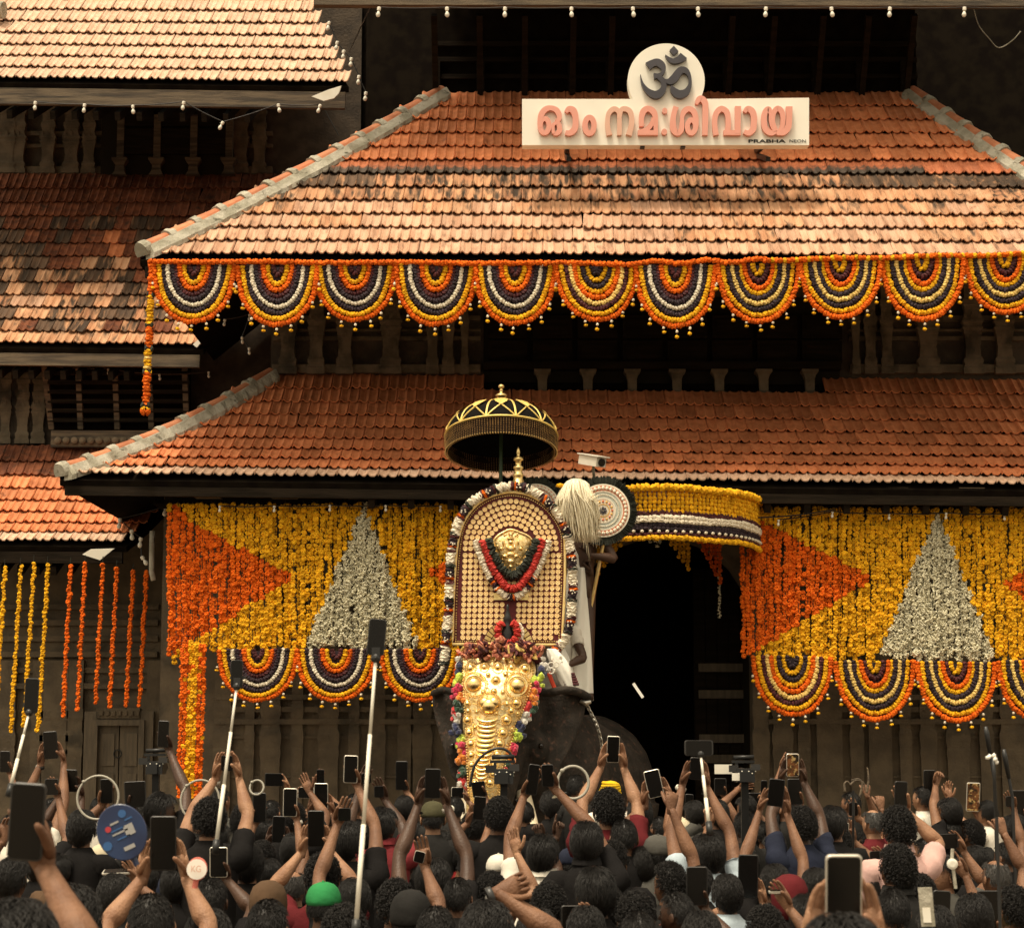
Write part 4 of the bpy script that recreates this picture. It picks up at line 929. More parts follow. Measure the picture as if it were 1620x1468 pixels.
ear(-1, [(740,1085,.15),(722,1092,.15),(700,1090,.18),(684,1096,.25),(684,1112,.24),(688,1136,.2),(696,1165,.15),(706,1200,.08),(714,1228,.02),(724,1240,0),(731,1225,.02),(735,1190,.06),(738,1150,.1),(738,1110,.15)], 20.3)
rl = crom([tuple(P(x,y,20.3+d)) for x,y,d in ((846,1090,.06),(866,1096,.02),(892,1091,-.02),(916,1095,.10),(932,1104,.24))], 5); mb.tube(rl, .045, 8)
rl = crom([tuple(P(x,y,20.3+d)) for x,y,d in ((738,1092,.06),(718,1095,.05),(700,1091,.08),(684,1098,.2))], 5); mb.tube(rl, .04, 8)
body = remeshed('body', mb, [M['elephant']], EL, .022, 2)
for s in (-1, 1):
    e_ = MB(); e_.ico(hd + Vector((s*.425,-.15,-.27)), .028, 2); obj('eye', e_, M['eye'], EL, True)
    t_ = MB(); q = crom([tuple(hd + Vector((s*.25, -.05, -.72))) + (.075,), tuple(hd + Vector((s*.33,-.30,-1.02))) + (.07,), tuple(hd + Vector((s*.36,-.62,-1.18))) + (.055,), tuple(hd + Vector((s*.32,-.95,-1.12))) + (.03,), tuple(hd + Vector((s*.26,-1.12,-1.02))) + (.008,)], 5)
    t_.tube([p[:3] for p in q], [p[3] for p in q], 12); obj('tusk', t_, mat('ivory_%d' % (s > 0), (.66,.58,.42), (.58,.48,.32), 5, .4), EL, True)

# ---- caparison (gold forehead covering)
CP = thing('elephant_caparison', 'gold bossed forehead caparison with bright pompom edging on the elephant', 'ornament', P(785,1050,20))
Lft = [(0,727),(.15,728),(.35,731),(.6,734),(.8,736),(1,738)]; Rgt = [(0,845),(.08,848),(.2,843),(.32,833),(.45,821),(.6,809),(.8,798),(1,788)]
def capY(v): return poly_at([(0,20.22),(.10,20.05),(.25,19.94),(.45,19.92),(.7,19.85),(1,19.85)], v)
def CPt(px, py, lift=0):
    v = (py-1040)/(1285-1040); l, r = poly_at(Lft, min(1,max(0,v))), poly_at(Rgt, min(1,max(0,v))); u = (px-(l+r)/2)/((r-l)/2)
    return P(px, py, capY(min(1,max(0,v))) + .10*u*u - lift - .02)
NV, NU = 34, 14; fr = []; bkv = []
for i in range(NV+1):
    v = i/NV; l, r = poly_at(Lft, v), poly_at(Rgt, v)
    for j in range(NU+1):
        u = -1 + 2*j/NU; px = lerp(l, r, j/NU); py = 1040 + v*245 - (1-v)**3*5*(1-u*u) + (v < .03)*4*u*u
        jig = .006*mnoise.noise(Vector((i*.9, j*.9, 0))); fr.append(CPt(px, py, .012+jig)); bkv.append(CPt(px, py, -.02))
mb = MB(); W = NU+1; nn = len(fr); fs = []
for i in range(NV):
    for j in range(NU): a = i*W+j; fs += [(a, a+W, a+W+1, a+1), (nn+a, nn+a+1, nn+a+W+1, nn+a+W)]
mb.add(fr + bkv, fs); obj('gold_plate', mb, M['gold_sheet'], CP, True)
def dome(px, py, rp, nm='boss', squash=.8, ring=True):
    p = CPt(px, py, .012); r = rp*mpp(19.9); Mx = Matrix.Translation(p) @ Matrix.Rotation(rad(90-6),4,'X'); b_ = MB()
    pr = [(r*1.35,0),(r*1.35,.010),(r*1.22,.018),(r*1.05,.012)] if ring else [(r,0)]
    pr += [(r*math.cos(t), .010 + r*squash*math.sin(t)) for t in [math.pi/2*k/6*.98 for k in range(7)]]
    b_.lathe(pr, 18, Mx); return obj(nm, b_, M['gold'], CP, True)
def z2(x, y): return 640 + x/3.857, 960 + y/3.857
for x, y, r in ((403,375,20),(487,368,16),(570,370,20),(652,372,16),(735,380,21),(557,447,16),(545,515,13),(510,415,10),(617,410,11),(455,420,8),(682,588,20),(385,590,14),(625,592,11),(388,635,12),(650,635,14),(385,690,18),(622,692,19),(560,650,9),(395,765,18),(600,770,19),(430,735,9),(405,835,18),(580,835,19),(408,905,16),(565,900,17),(410,965,16),(548,965,18),(418,1018,16),(540,1020,14),(522,1075,18),(430,1075,16),(600,520,9),(480,520,9),(440,640,9),(690,650,9),(655,745,9)):
    X, Y_ = z2(x, y); dome(X, Y_, r*1.18/3.857)
for x, y, r in ((425,475,43),(688,482,45)): X, Y_ = z2(x, y); dome(X, Y_, r*1.12/3.857, 'large_boss', .9)
for x, y, r in ((490,586,36),(545,584,36),(516,606,48)): X, Y_ = z2(x, y); dome(X, Y_, r/3.857, 'centre_boss', .9, False)
def crescent(x, y, w, dep, th):
    b_ = MB(); n = 14; pts = []; rr_ = []
    for i in range(n+1):
        t = -1 + 2*i/n; X, Y_ = z2(x + w/2*math.sin(t*1.45), y - dep*(1-math.cos(t*1.45)*1.0)); pts.append(CPt(X, Y_, .03)); rr_.append(max(.004, th*(1-abs(t)**2.2)))
    b_.tube(pts, rr_, 8, flat=1.5); obj('crescent', b_, M['gold'], CP, True)
for x, y, w in ((505,705,112),(503,738,104),(500,768,100),(497,798,98),(494,828,96),(490,858,92),(487,888,88),(483,916,84),(480,944,80),(477,972,74),(474,1000,70),(472,1026,64),(470,1052,58),(469,1078,52)): crescent(x, y, w*1.16, 36, .022)
mb = MB()
for k in (0, 1):
    T = Lft if k == 0 else Rgt
    for i in range(58):
        v = i/57; px = poly_at(T, v) + (4 if k == 0 else -4); mb.ico(CPt(px, 1043+v*240, .022), .011, 1)
        mb.ico(CPt(px + (4.5 if k == 0 else -4.5), 1044+v*240, .020), .007, 1)
for i in range(40): mb.ico(CPt(lerp(730,846,i/39), 1038 + 6*(i/39-.5)**2*4 - 1, .02), .012, 1)
obj('bead_border', mb, M['brass'], CP, True, stuff=True)
mb = MB()       # beaded rings round the bosses and rows of grains between them
def grain(px, py, r): mb.ico(CPt(px, py, .014), r, 1)
for x, y, r in ((403,375,34),(487,368,28),(570,370,34),(652,372,28),(735,380,34),(682,588,34),(385,690,30),(622,692,32),(395,765,30),(600,770,32),(405,835,30),(580,835,32),(425,475,68),(688,482,70),(425,475,78),(688,482,80),(515,592,62),(515,592,72),(557,447,26)):
    n_ = int(r*.62)
    for i in range(n_):
        X, Y_ = z2(x + r*math.cos(6.283*i/n_), y + r*math.sin(6.283*i/n_)); v = (Y_-1040)/245
        if poly_at(Lft, min(1,max(0,v)))+3 < X < poly_at(Rgt, min(1,max(0,v)))-3: grain(X, Y_, .0085)
for i in range(64):
    v = i/63
    for f in (.12, .88, .20, .80, .29, .71, .38, .62): l, r = poly_at(Lft, v), poly_at(Rgt, v); grain(lerp(l, r, f) + ER.uniform(-2.2,2.2), 1046+v*234 + ER.uniform(-2.5,2.5), ER.uniform(.005,.009))
obj('granulation', mb, M['gold'], CP, stuff=True)
POM = {}
for n_, c_ in dict(white=(.72,.68,.60), blue=(.012,.018,.075), lime=(.50,.62,.05), crimson=(.55,.012,.06), orange=(.75,.22,.01), red=(.62,.02,.02), green=(.01,.05,.02)).items(): POM[n_] = mat(n_ + '_wool', c_, tuple(q*.7 for q in c_), 50, .9, bump=.6, bscale=70, sheen=.4)
def pom(x, y, c, k=1.0):
    X, Y_ = z2(x, y); p = P(X, Y_, capY(min(1,max(0,(Y_-1040)/245))) + .06); b_ = MB()
    for _ in range(9): b_.ico(p + Vector((ER.gauss(0,.017), ER.gauss(0,.012), ER.gauss(0,.034)))*k, ER.uniform(.026,.040)*k, 1, None, 0, .22, ER)
    obj('pompom', b_, POM[c], CP)
for x, y, c in ((332,352,'white'),(330,390,'blue'),(328,445,'lime'),(324,505,'crimson'),(330,562,'orange'),(322,600,'green'),(312,632,'red'),(314,682,'white'),(322,742,'blue'),(338,806,'lime'),(345,862,'crimson'),(348,925,'orange'),(350,988,'green'),(352,1050,'red'),(352,1100,'white'),
                (845,362,'white'),(838,402,'blue'),(810,450,'lime'),(802,512,'crimson'),(788,566,'orange'),(795,598,'green'),(757,625,'red'),(733,675,'white'),(704,736,'blue'),(680,795,'lime'),(660,855,'crimson'),(640,918,'orange'),(625,975,'green'),(612,1035,'red')): pom(x, y, c)

# ---- tufted cloth over the top of the head
t = thing('head_cloth', 'frilled pink and gold cloth heaped on top of the elephant head', 'cloth', P(785,1035,20.3)); frill = mat('pink_gold_frill', (.60,.25,.14), (.28,.05,.03), 40, .8, bump=.4)
mb = MB()
for i in range(150):
    x = ER.uniform(732,852); y = ER.uniform(1022,1046) - 6*math.cos((x-792)/60*1.4); c = P(x, y, 20.22 + ER.uniform(-.14,.1)); r = ER.uniform(.02,.05); a0 = ER.uniform(0,6)
    ax = Vector((ER.uniform(-1,1), ER.uniform(-.4,.4), ER.uniform(-.5,.8))).normalized(); b_ = ax.orthogonal().normalized(); c2 = ax.cross(b_)
    mb.tube([c + (b_*math.cos(a0+k*.9) + c2*math.sin(a0+k*.9))*r + ax*k*.012 for k in range(6)], [.004,.010,.012,.012,.010,.004], 5, flat=2.0, mi=ER.choice((0,0,1,2,2)))
obj('frill', mb, [frill, M['cream'], M['maroon']], t)
mb = MB(); q = crom([tuple(P(x,y,20.28)) + (w,) for x,y,w in ((724,1052,.03),(745,1040,.06),(785,1034,.08),(830,1036,.07),(858,1046,.04))], 4); mb.tube([p[:3] for p in q], [p[3] for p in q], 8); obj('base_roll', mb, M['maroon'], t)

# ---- the tall golden shield carried on the elephant's neck
KY = 20.55
KO = thing('golden_shield', 'tall round-topped maroon shield studded with gilt discs on the elephant', 'shield', P(806,1022,KY))
kl = [(716,1019),(717,960),(720,900),(724,860),(730,835),(740,815),(755,798),(775,786),(797,780),(812,779),(832,782),(852,791),(870,806),(884,825),(892,845),(894,880),(893,940),(889,1020)]
outl = crom(kl, 4)
mb = MB(); A = [P(x,y,KY) for x,y in outl]; B = [p + Vector((0,.07,0)) for p in A]; n = len(A)
mb.add(A + B, [tuple(range(n)), tuple(reversed(range(n,2*n)))] + [(i, n+i, n+(i+1) % n, (i+1) % n) for i in range(n)]); obj('board', mb, M['board'], KO)
mb = MB(); rim = [P(x,y,KY-.008) for x,y in outl]; mb.tube(rim, .027, 6, flat=.6, closed=True); obj('rim', mb, mat('bright_gilt_rim', (.90,.70,.32), (.82,.60,.24), 20, .4, metal=.4), KO, True)
def inside(x, y, poly):
    c = False; j = len(poly)-1
    for i in range(len(poly)):
        xi, yi = poly[i]; xj, yj = poly[j]
        if (yi > y) != (yj > y) and x < (xj-xi)*(y-yi)/(yj-yi)+xi: c = not c
        j = i
    return c
def dist(x, y, poly): return min(math.hypot(x-a, y-b) for a, b in poly)
fine = crom(kl, 14) + [(lerp(716,889,i/60), 1019.5) for i in range(61)]
mb = MB(); inner = []
for px, py in crom(kl, 40) + [(lerp(716,889,i/300), 1019.5) for i in range(301)]:
    dx, dy = 806-px, 925-py; l = math.hypot(dx, dy)
    q = (px + (5.2 if px < 780 else -5.2 if px > 830 else dx/l*5.2)*(1 if py > 850 else 0) + (dx/l*5.2 if py <= 850 else 0), py + (dy/l*5.2 if py <= 850 else (-5 if py > 1012 else 0)))
    if not inner or math.hypot(q[0]-inner[-1][0], q[1]-inner[-1][1]) > 3.3: inner.append(q)
for x, y in inner: mb.ico(P(x,y,KY-.006), .0085, 1)
obj('bead_border', mb, M['brass'], KO, stuff=True)
dm = MB(); dm.lathe([(.0255,0),(.0255,.006),(.021,.011),(.012,.008),(.010,.008),(.008,.012),(.002,.013)], 14); DISC = mesh_of('disc', dm, M['disc'], False)
leafp = [(808,838),(824,843),(838,850),(842,860),(837,874),(826,890),(815,902),(809,905),(803,902),(792,888),(784,872),(781,858),(786,849),(797,842)]
cen = (808, 868); nd = 0; placed = []
def try_disc(x, y):
    if not inside(x, y, outl) or dist(x, y, fine) < 10: return
    if inside(x, y, leafp) or dist(x, y, crom(leafp, 6, True)) < 8: return
    if y > 985 and abs(x-803) < 42 and math.hypot((x-804)/42, (y-1030)/52) < 1: return
    if abs(x-806) < 9 and y > 955: return
    if 938 < y < 950 and abs(x-808) < 30: return
    if any(math.hypot(x-a, y-b) < 7.7 for a, b in placed): return
    placed.append((x, y)); o = link('disc', DISC, KO, Matrix.Translation(P(x,y,KY-.001)) @ Matrix.Rotation(rad(90)+ER.uniform(-.03,.03),4,'X') @ Matrix.Rotation(ER.uniform(-.03,.03),4,'Y'))
for k in range(9):                     # concentric rows above the emblem
    r = 84 - k*8.9
    nA = max(3, int(math.pi*r/8.8))
    for i in range(nA+1):
        a = math.pi*i/nA; try_disc(808 - r*math.cos(a)*.96, 868 - r*math.sin(a))
for j in range(18):                    # straight rows below
    y = 870 + j*8.65
    for i in range(21): try_disc(727.5 + i*8.7 - (y-870)*.03, y)
for j in range(60):
    for i in range(60):
        if len(placed) < 300: try_disc(722 + i*3, 800 + j*1.6)
emb = MB(); lp = crom(leafp, 5, True); A = [P(x,y,KY-.012) for x,y in lp]; c = P(808,868,KY-.045); n = len(A); mid_ = [p.lerp(c,.45) + Vector((0,-.016,0)) for p in A]
emb.add(A + mid_ + [c], [(i, (i+1) % n, n+(i+1) % n, n+i) for i in range(n)] + [(n+i, n+(i+1) % n, 2*n) for i in range(n)]); emb.tube([p + Vector((0,-.008,0)) for p in A], .013, 6, closed=True)
def bl(x, y, rx, ry, lift=.05, d=.03): emb.ico(P(x,y,KY-lift), (rx*mpp(KY), d, ry*mpp(KY)), 2)
for x, y, rx, ry in ((808,846,4,3),(808,852,6,2.2),(808,858,4.2,4.8),(808,850,3,5),(808,868,5.5,6),(802,866,2.2,5),(814,866,2.2,5),(808,877,8,5),(799,880,5,3.5),(817,880,5,3.5),(808,888,7,4.5),(808,896,4,3),(796,858,2,6),(820,858,2,6),(793,868,3,3),(824,868,3,3)): bl(x, y, rx, ry)
for _ in range(46):
    a = ER.uniform(0, 6.28); x, y = 810 + 24*math.cos(a)*ER.uniform(.5,1), 868 + 27*math.sin(a)*ER.uniform(.5,1)
    if inside(x, y, leafp): bl(x, y, ER.uniform(1,2.4), ER.uniform(1,2.4), .022, .016)
obj('leaf_relief', emb, M['gold_sheet'], KO, True)
mb = MB(); a, b = P(781,938,KY-.01), P(836,949,KY-.01); mb.box((a+b)/2, (b.x-a.x, .02, a.z-b.z)); obj('gold_plaque', mb, M['brass'], KO)
mb = MB(); c = P(804,1026,KY-.03); n = 18                 # small fan shaped halo at the foot
for i in range(n):
    t0, t1 = math.pi*i/n+.02, math.pi*(i+1)/n-.02
    for r0, r1, yy in ((.19,.25,0),(.125,.182,-.004)):
        q = [c + Vector((r*math.cos(t_), yy, r*1.08*math.sin(t_))) for r, t_ in ((r0,t0),(r1,t0),(r1,t1),(r0,t1))]; mb.add(q + [p + Vector((0,.02,0)) for p in q], [(0,1,2,3),(0,4,5,1),(1,5,6,2),(2,6,7,3),(3,7,4,0)])
obj('halo', mb, M['brass'], KO)
mb = MB(); mb.add([c + Vector((.26*math.cos(math.pi*i/24), .012, .275*math.sin(math.pi*i/24))) for i in range(25)], [tuple(range(25))]); obj('halo_backing', mb, M['board'], KO)
idol = MB(); q = P(803,1022,KY-.10)
idol.lathe([(.06,0),(.075,.03),(.06,.08),(.075,.13),(.055,.17),(.06,.20),(.035,.235),(.045,.25),(.03,.30),(.012,.36),(.018,.38),(.006,.41)], 14, Matrix.Translation(q)); tag(obj('idol', idol, M['dark_metal'], None, True), 'small dark idol standing in front of the golden shield, wreathed in red', 'statue')
mb = MB(); pts = [P(803 + 16*math.sin(t), 1000 + 17*(-math.cos(t)), KY-.16) for t in [.5 + 5.28*i/24 for i in range(25)]]; roll(mb, [pts[-1-i] for i in range(25)], .042, .02, 0); tag(obj('red_wreath', mb, M['red']), 'red flower wreath round the small dark idol', 'garland')
mb = MB(); pts = [P(805 + 22*math.sin(t), 1001 + 22*(-math.cos(t)), KY-.13) for t in [.9 + 2.9*i/20 for i in range(21)]]; roll(mb, pts, .02, .025, TU); tag(obj('white_wreath', mb, FL), 'white flower string outside the red wreath on the idol', 'garland')
# finial on top of the shield
f = MB(); p0 = P(820,779,KY+.03); h_ = P(820,706,KY).z - p0.z
f.lathe([(r*mpp(KY), z*h_) for r, z in ((11,0),(11,.05),(9.5,.06),(9.5,.12),(10.5,.13),(10.5,.18),(9,.19),(9,.26),(8,.27),(7,.34),(8,.35),(8,.40),(6.5,.42),(6,.50),(8,.52),(8,.56),(5,.58),(4.5,.68),(8,.70),(7,.76),(3,.78),(2.2,.83),(3.2,.86),(2,.95),(.3,1))], 18, Matrix.Translation(p0)); obj('finial', f, M['brass'], KO, True)
# ---- garland round the shield, in white and dark banded pieces
GA = thing('shield_garland', 'thick white and dark red banded garland around the golden shield', 'garland', P(806,775,KY))
MIXD = [MA, PL, OR, MA, PL, TU]
path = crom([(702,1050),(705,1020),(709,970),(712,910),(716,860),(727,822),(748,793),(775,778),(806,769),(836,774),(862,791),(886,818),(899,850),(905,890),(906,940),(902,985),(893,1012),(880,1028),(882,1045)], 8)
d_ = [0]
for a, b in zip(path, path[1:]): d_.append(d_[-1] + math.hypot(b[0]-a[0], b[1]-a[1]))
def gp(s):
    s *= d_[-1]; k = 0
    while k < len(d_)-2 and d_[k+1] < s: k += 1
    u = (s-d_[k])/max(1e-6, d_[k+1]-d_[k]); return P(lerp(path[k][0],path[k+1][0],u), lerp(path[k][1],path[k+1][1],u), KY-.03)
NS = 26
for i in range(NS):
    s0, s1 = i/NS, (i+1)/NS; kind = i % 2; mb = MB(); pts = [gp(lerp(s0,s1,k/4)) for k in range(5)]
    if kind == 0:
        roll(mb, pts, .052, .015, TU); roll(mb, [pts[0], pts[0].lerp(pts[1],.2)], .056, .02, LE)
    else:
        roll(mb, pts, .052, .020, (MA, MA, OR, MA, PL, PL, PL, MA, MA, CR)); c = pts[2] + Vector((0,-.055,0))
        for _ in range(5): mb.ico(c + Vector((ER.uniform(-.025,.025), 0, ER.uniform(-.025,.025))), .009, 1, None, TU)
    obj('white_band' if kind == 0 else 'dark_band', mb, FL, GA)
# ---- V garlands on the shield: dark leaf, red, outer white/dark
def vpath(x0, x1, yt, yb, n=20, p=1.7): return [P(lerp(x0,x1,(i/n)), yb - (yb-yt)*abs(2*i/n-1)**p, KY-.07) for i in range(n+1)]
mb = MB(); roll(mb, vpath(771,850,856,912,24), .055, .020, LE); tag(obj('leaf_garland', mb, FL), 'dark green leaf garland hanging just inside the red one on the shield', 'garland')
mb = MB(); roll(mb, vpath(764,858,856,932,26,1.9), .047, .018, 0); tag(obj('red_garland', mb, M['red']), 'deep red V shaped flower garland on the golden shield', 'garland')
t = thing('banded_garland', 'white and purple banded flower garland hanging outside the red one on the shield', 'garland', P(810,940,KY)); pv = vpath(752,868,856,945,40,2.0)
for i, (a, b, k) in enumerate(((0,8,0),(8,12,1),(12,18,0),(18,22,1),(22,28,0),(28,32,1),(32,40,0))):
    mb = MB(); roll(mb, [p + Vector((0,.02,0)) for p in pv[a:b+1]], .040, .018, TU if k == 0 else (MA, PL, PL, OR)); obj('white_band' if k == 0 else 'dark_band', mb, FL, t)

# ---- ceremonial umbrella
UY = 21.0; UB = thing('ceremonial_umbrella', 'black and gold domed ceremonial umbrella with beaded fringe above the elephant', 'umbrella', P(793,780,UY))
uc = P(793,693,UY); ur_ = 89*mpp(UY); tiltM = Matrix.Translation(uc) @ Matrix.Rotation(rad(-13),4,'X')
uh = 54*mpp(UY)
def UD(a, k): r = ur_*math.sin(k*math.pi/2)**.92; return tiltM @ Vector((r*math.cos(a), r*math.sin(a), uh*math.cos(k*math.pi/2)))
NG = 12
mb = MB(); rs = []
for i in range(1, 13):
    rs.append([UD(2*math.pi*q/48, i/12)*1.0 for q in range(48)])
mb.rings(rs, False); mb.add([tiltM @ Vector((0,0,uh))] + rs[0], [(0, 1+q, 1+(q+1) % 48) for q in range(48)])
mb.rings([[p + (uc-p).normalized()*.015 for p in r_] for r_ in reversed(rs)], False); obj('canopy', mb, M['velvet'], UB, True)
gthread = mat('gold_thread', (.82,.62,.20), (.70,.48,.12), 40, .5, metal=.3)
def out(p): return p + (p - uc + Vector((0,0,.1))).normalized()*.007
for s_ in range(NG):
    a = 2*math.pi*(s_+.5)/NG - math.pi/2
    b_ = MB(); b_.tube([out(UD(a, k/10)) for k in [2,3,4,5,6,7,8,9,9.7]], .010, 6, flat=.4); obj('gold_rib', b_, gthread, UB)
    am = a + math.pi/NG; b_ = MB(); da = math.pi/NG
    b_.tube([out(UD(am - da*.9*(1-k/5.0), .94 - .26*k/5)) for k in range(6)], .008, 5); b_.tube([out(UD(am + da*.9*(1-k/5.0), .94 - .26*k/5)) for k in range(6)], .008, 5)
    lf = [(0,.72),(.42,.60),(.55,.48),(.34,.42),(0,.32),(-.34,.42),(-.55,.48),(-.42,.60)]; V = [out(UD(am + x*da*1.15, k)) for x, k in lf]; V2 = [out(out(p)) for p in V]
    b_.add(V2 + [sum(V2, Vector())/8], [(i, (i+1) % 8, 8) for i in range(8)] + [((i+1) % 8, i, 8) for i in range(0)]); obj('leaf_motif', b_, gthread, UB)
b_ = MB(); b_.tube([out(UD(2*math.pi*q/48, .97)) for q in range(48)], .011, 6, closed=True); obj('gold_band', b_, gthread, UB)
# fringe: rows of beads on threads below the rim
def UF(a, z, k=1.0): return tiltM @ Vector((ur_*k*math.cos(a), ur_*k*math.sin(a), z))
FH = .155
cl = MB(); NQ = 96; rs = [[UF(2*math.pi*q/NQ, z, 1.0 + .012*math.sin(2*math.pi*q/NQ*12) - .02*(z < -.05)) for q in range(NQ)] for z in (.012, -.06, -FH)]
cl.rings(rs, False); cl.rings([[p + (uc + Vector((0,0,p.z-uc.z)) - p).normalized()*.006 for p in r_] for r_ in reversed(rs)], False); obj('fringe_cloth', cl, mat('brown_bead_cloth', (.022,.012,.007), (.012,.007,.004), 60, .9, spec=.1), UB)
bd = MB()
V1 = ((-1,0,0),(0,-1,0),(1,0,0),(0,1,0),(0,0,1),(0,0,-1)); F1 = ((0,1,4),(1,2,4),(2,3,4),(3,0,4),(1,0,5),(2,1,5),(3,2,5),(0,3,5))
for j, kk in [(j, kk) for j in range(9) for kk in (1.018, .978)]:
    z = -.012 - j*.0185
    for i in range(132):
        a = 2*math.pi*i/132; p = UF(a, z, kk - .02*(j > 3)*.8); r = .0056 if j < 8 else .0085
        bd.add([p + Vector(v)*r for v in V1], F1, 1 if j == 8 and kk > 1 and math.sin(a) < .3 else 0)
obj('bead_fringe', bd, [mat('amber_bead', (.36,.21,.07), (.24,.13,.04), 40, .4), M['brass']], UB, stuff=True)
f = MB(); p0 = tiltM @ Vector((0,0,uh*.97)); h_ = (P(793,606,UY).z - p0.z)
f.lathe([(r*mpp(UY), z*h_) for r, z in ((6,0),(7,.06),(5,.12),(3,.2),(4.5,.28),(7,.38),(7.5,.46),(10,.50),(9.5,.54),(6,.60),(3,.63),(2.2,.70),(3.4,.74),(2,.78),(2.2,.82),(4.8,.86),(4.8,.93),(3,.98),(.3,1))], 16, Matrix.Translation(p0)); obj('finial', f, M['brass'], UB, True)
mb = MB(); mb.tube([tiltM @ Vector((0,0,uh*.9)), P(792,780,UY-.02), P(792,1040,UY+.1)], .019, 8); obj('pole', mb, M['green_pole'], UB)

# ---- round peacock-edged fans and yak-hair whisk
def round_fan(px, py, rp, Y, label):
    t = thing('round_fan', label, 'ceremonial fan', P(px, py, Y), 'round ceremonial fans'); c = P(px, py, Y); k = mpp(Y)*rp; Rm = Matrix.Translation(c) @ Matrix.Rotation(rad(90),4,'X')
    b_ = MB(); b_.lathe([(k*.98,-.02),(k,0),(k*.80,.012),(k*.79,-.02)], 48, Rm)
    for i in range(260):
        a = ER.uniform(0,6.283); b_.tube([Rm @ Vector((k*.84*math.cos(a), k*.84*math.sin(a), .012)), Rm @ Vector((k*1.03*math.cos(a+ER.uniform(-.05,.05)), k*1.03*math.sin(a+ER.uniform(-.05,.05)), .02))], [.012,.006], 4, flat=.4)
    obj('feather_rim', b_, M['leaf'], t)
    cols = [mat('fan_white', (.78,.70,.56), rough=.6), mat('fan_coral', (.66,.20,.10), rough=.6), mat('fan_grey', (.55,.55,.47), (.40,.44,.38), 40, .6), mat('fan_gold', (.70,.42,.12), rough=.5, metal=.3), M['indigo']]
    for nm, r0, r1, z, mi in (('ring',.74,.79,.026,0),('ring',.59,.74,.022,1),('ring',.55,.59,.026,0),('ring',.38,.55,.022,2),('ring',.34,.38,.026,0),('ring',.20,.34,.022,0),('ring',.17,.20,.026,3),('ring',.0,.17,.022,0)):
        b_ = MB(); b_.lathe([(k*max(r0,.001),0),(k*max(r0,.001),z),(k*r1,z),(k*r1,0)], 48, Rm); obj(nm, b_, cols[mi], t)
    b_ = MB()
    for i in range(36): a = 2*math.pi*i/36; p = Rm @ Vector((k*.67*math.cos(a), k*.67*math.sin(a), .024)); b_.ico(p, .022, 1, None, 0)
    for i in range(60): a = 2*math.pi*i/60; b_.ico(Rm @ Vector((k*.47*math.cos(a), k*.47*math.sin(a), .024)), .008, 1, None, 0)
    for i in range(16): a = 2*math.pi*i/16; b_.ico(Rm @ Vector((k*.27*math.cos(a), k*.27*math.sin(a), .024)), .014, 1, None, 3 if i % 2 else 1)
    for i in range(8): a = 2*math.pi*i/8; b_.tube([Rm @ Vector((k*.03*math.cos(a), k*.03*math.sin(a), .026)), Rm @ Vector((k*.11*math.cos(a), k*.11*math.sin(a), .026))], .010, 5, mi=4)
    obj('studs', b_, cols, t, False, True)
    b_ = MB(); b_.tube([c + Vector((0,.02,-k)), c + Vector((-.15,.05,-k-.75))], .02, 8); obj('handle', b_, M['brass'], t); return t
round_fan(954, 808, 54, 20.95, 'round white and coral ceremonial fan with dark feather rim beside the white whisk')
round_fan(848, 803, 48, 21.2, 'dark edge of a second round fan peeping out behind the garlanded shield')
t = thing('yak_hair_whisk', 'bushy cream yak hair whisk drooping beside the round fan', 'whisk', P(912,780,20.6)); mb = MB(); WY = 20.6
top = [(892,768),(905,758),(917,755),(928,760),(936,772)]
for i in range(1150):
    f_ = ER.random(); x0, y0 = 911 + ER.gauss(0,4), 764 + ER.uniform(-4,6); x1 = 890 + 48*f_ + ER.gauss(0,4) + (8 if f_ > .4 else -2); y1 = ER.uniform(800,868) if ER.random() < .8 else ER.uniform(780,890)
    if f_ < .35: y1 = min(y1, 832)
    if ER.random() < .8: y1 = min(y1, 858)
    sp = ER.uniform(-6,6); dY = ER.uniform(-.16,.12)*math.sqrt(max(.05,1-(2*f_-1)**2)); xs_ = 911 + (f_-.5)*60; q = [tuple(P(x0, y0, WY)), tuple(P(lerp(911,xs_,.55)+sp*.3, 757 + 30*(f_-.5)**2 + ER.uniform(0,5), WY+dY*.8)), tuple(P(xs_+sp*.4, 775 + 34*abs(f_-.5) + ER.uniform(-3,6), WY+dY*1.5)), tuple(P(lerp(xs_,x1,.6)+sp, lerp(785,y1,.55), WY+dY*1.3)), tuple(P(x1, y1, WY+dY))]; q = crom(q, 2)
    mb.tube(q, [.004,.006,.008,.008,.008,.007,.006,.004,.001], 4, flat=.5)
obj('hair_plume', mb, M['feather'], t, True)
b_ = MB(); b_.ico(P(914,772,WY), (.13,.10,.09), 2); obj('plume_core', b_, M['feather'], t, True)
b_ = MB(); b_.tube([P(914,770,WY+.02), P(922,845,WY+.1), P(924,858,WY+.1)], [.02,.018,.02], 8); obj('handle', b_, M['steel'], t)
b_ = MB(); b_.ico(P(886,768,WY), (.05,.03,.025), 1); obj('yellow_tie', b_, M['yellow'], t)

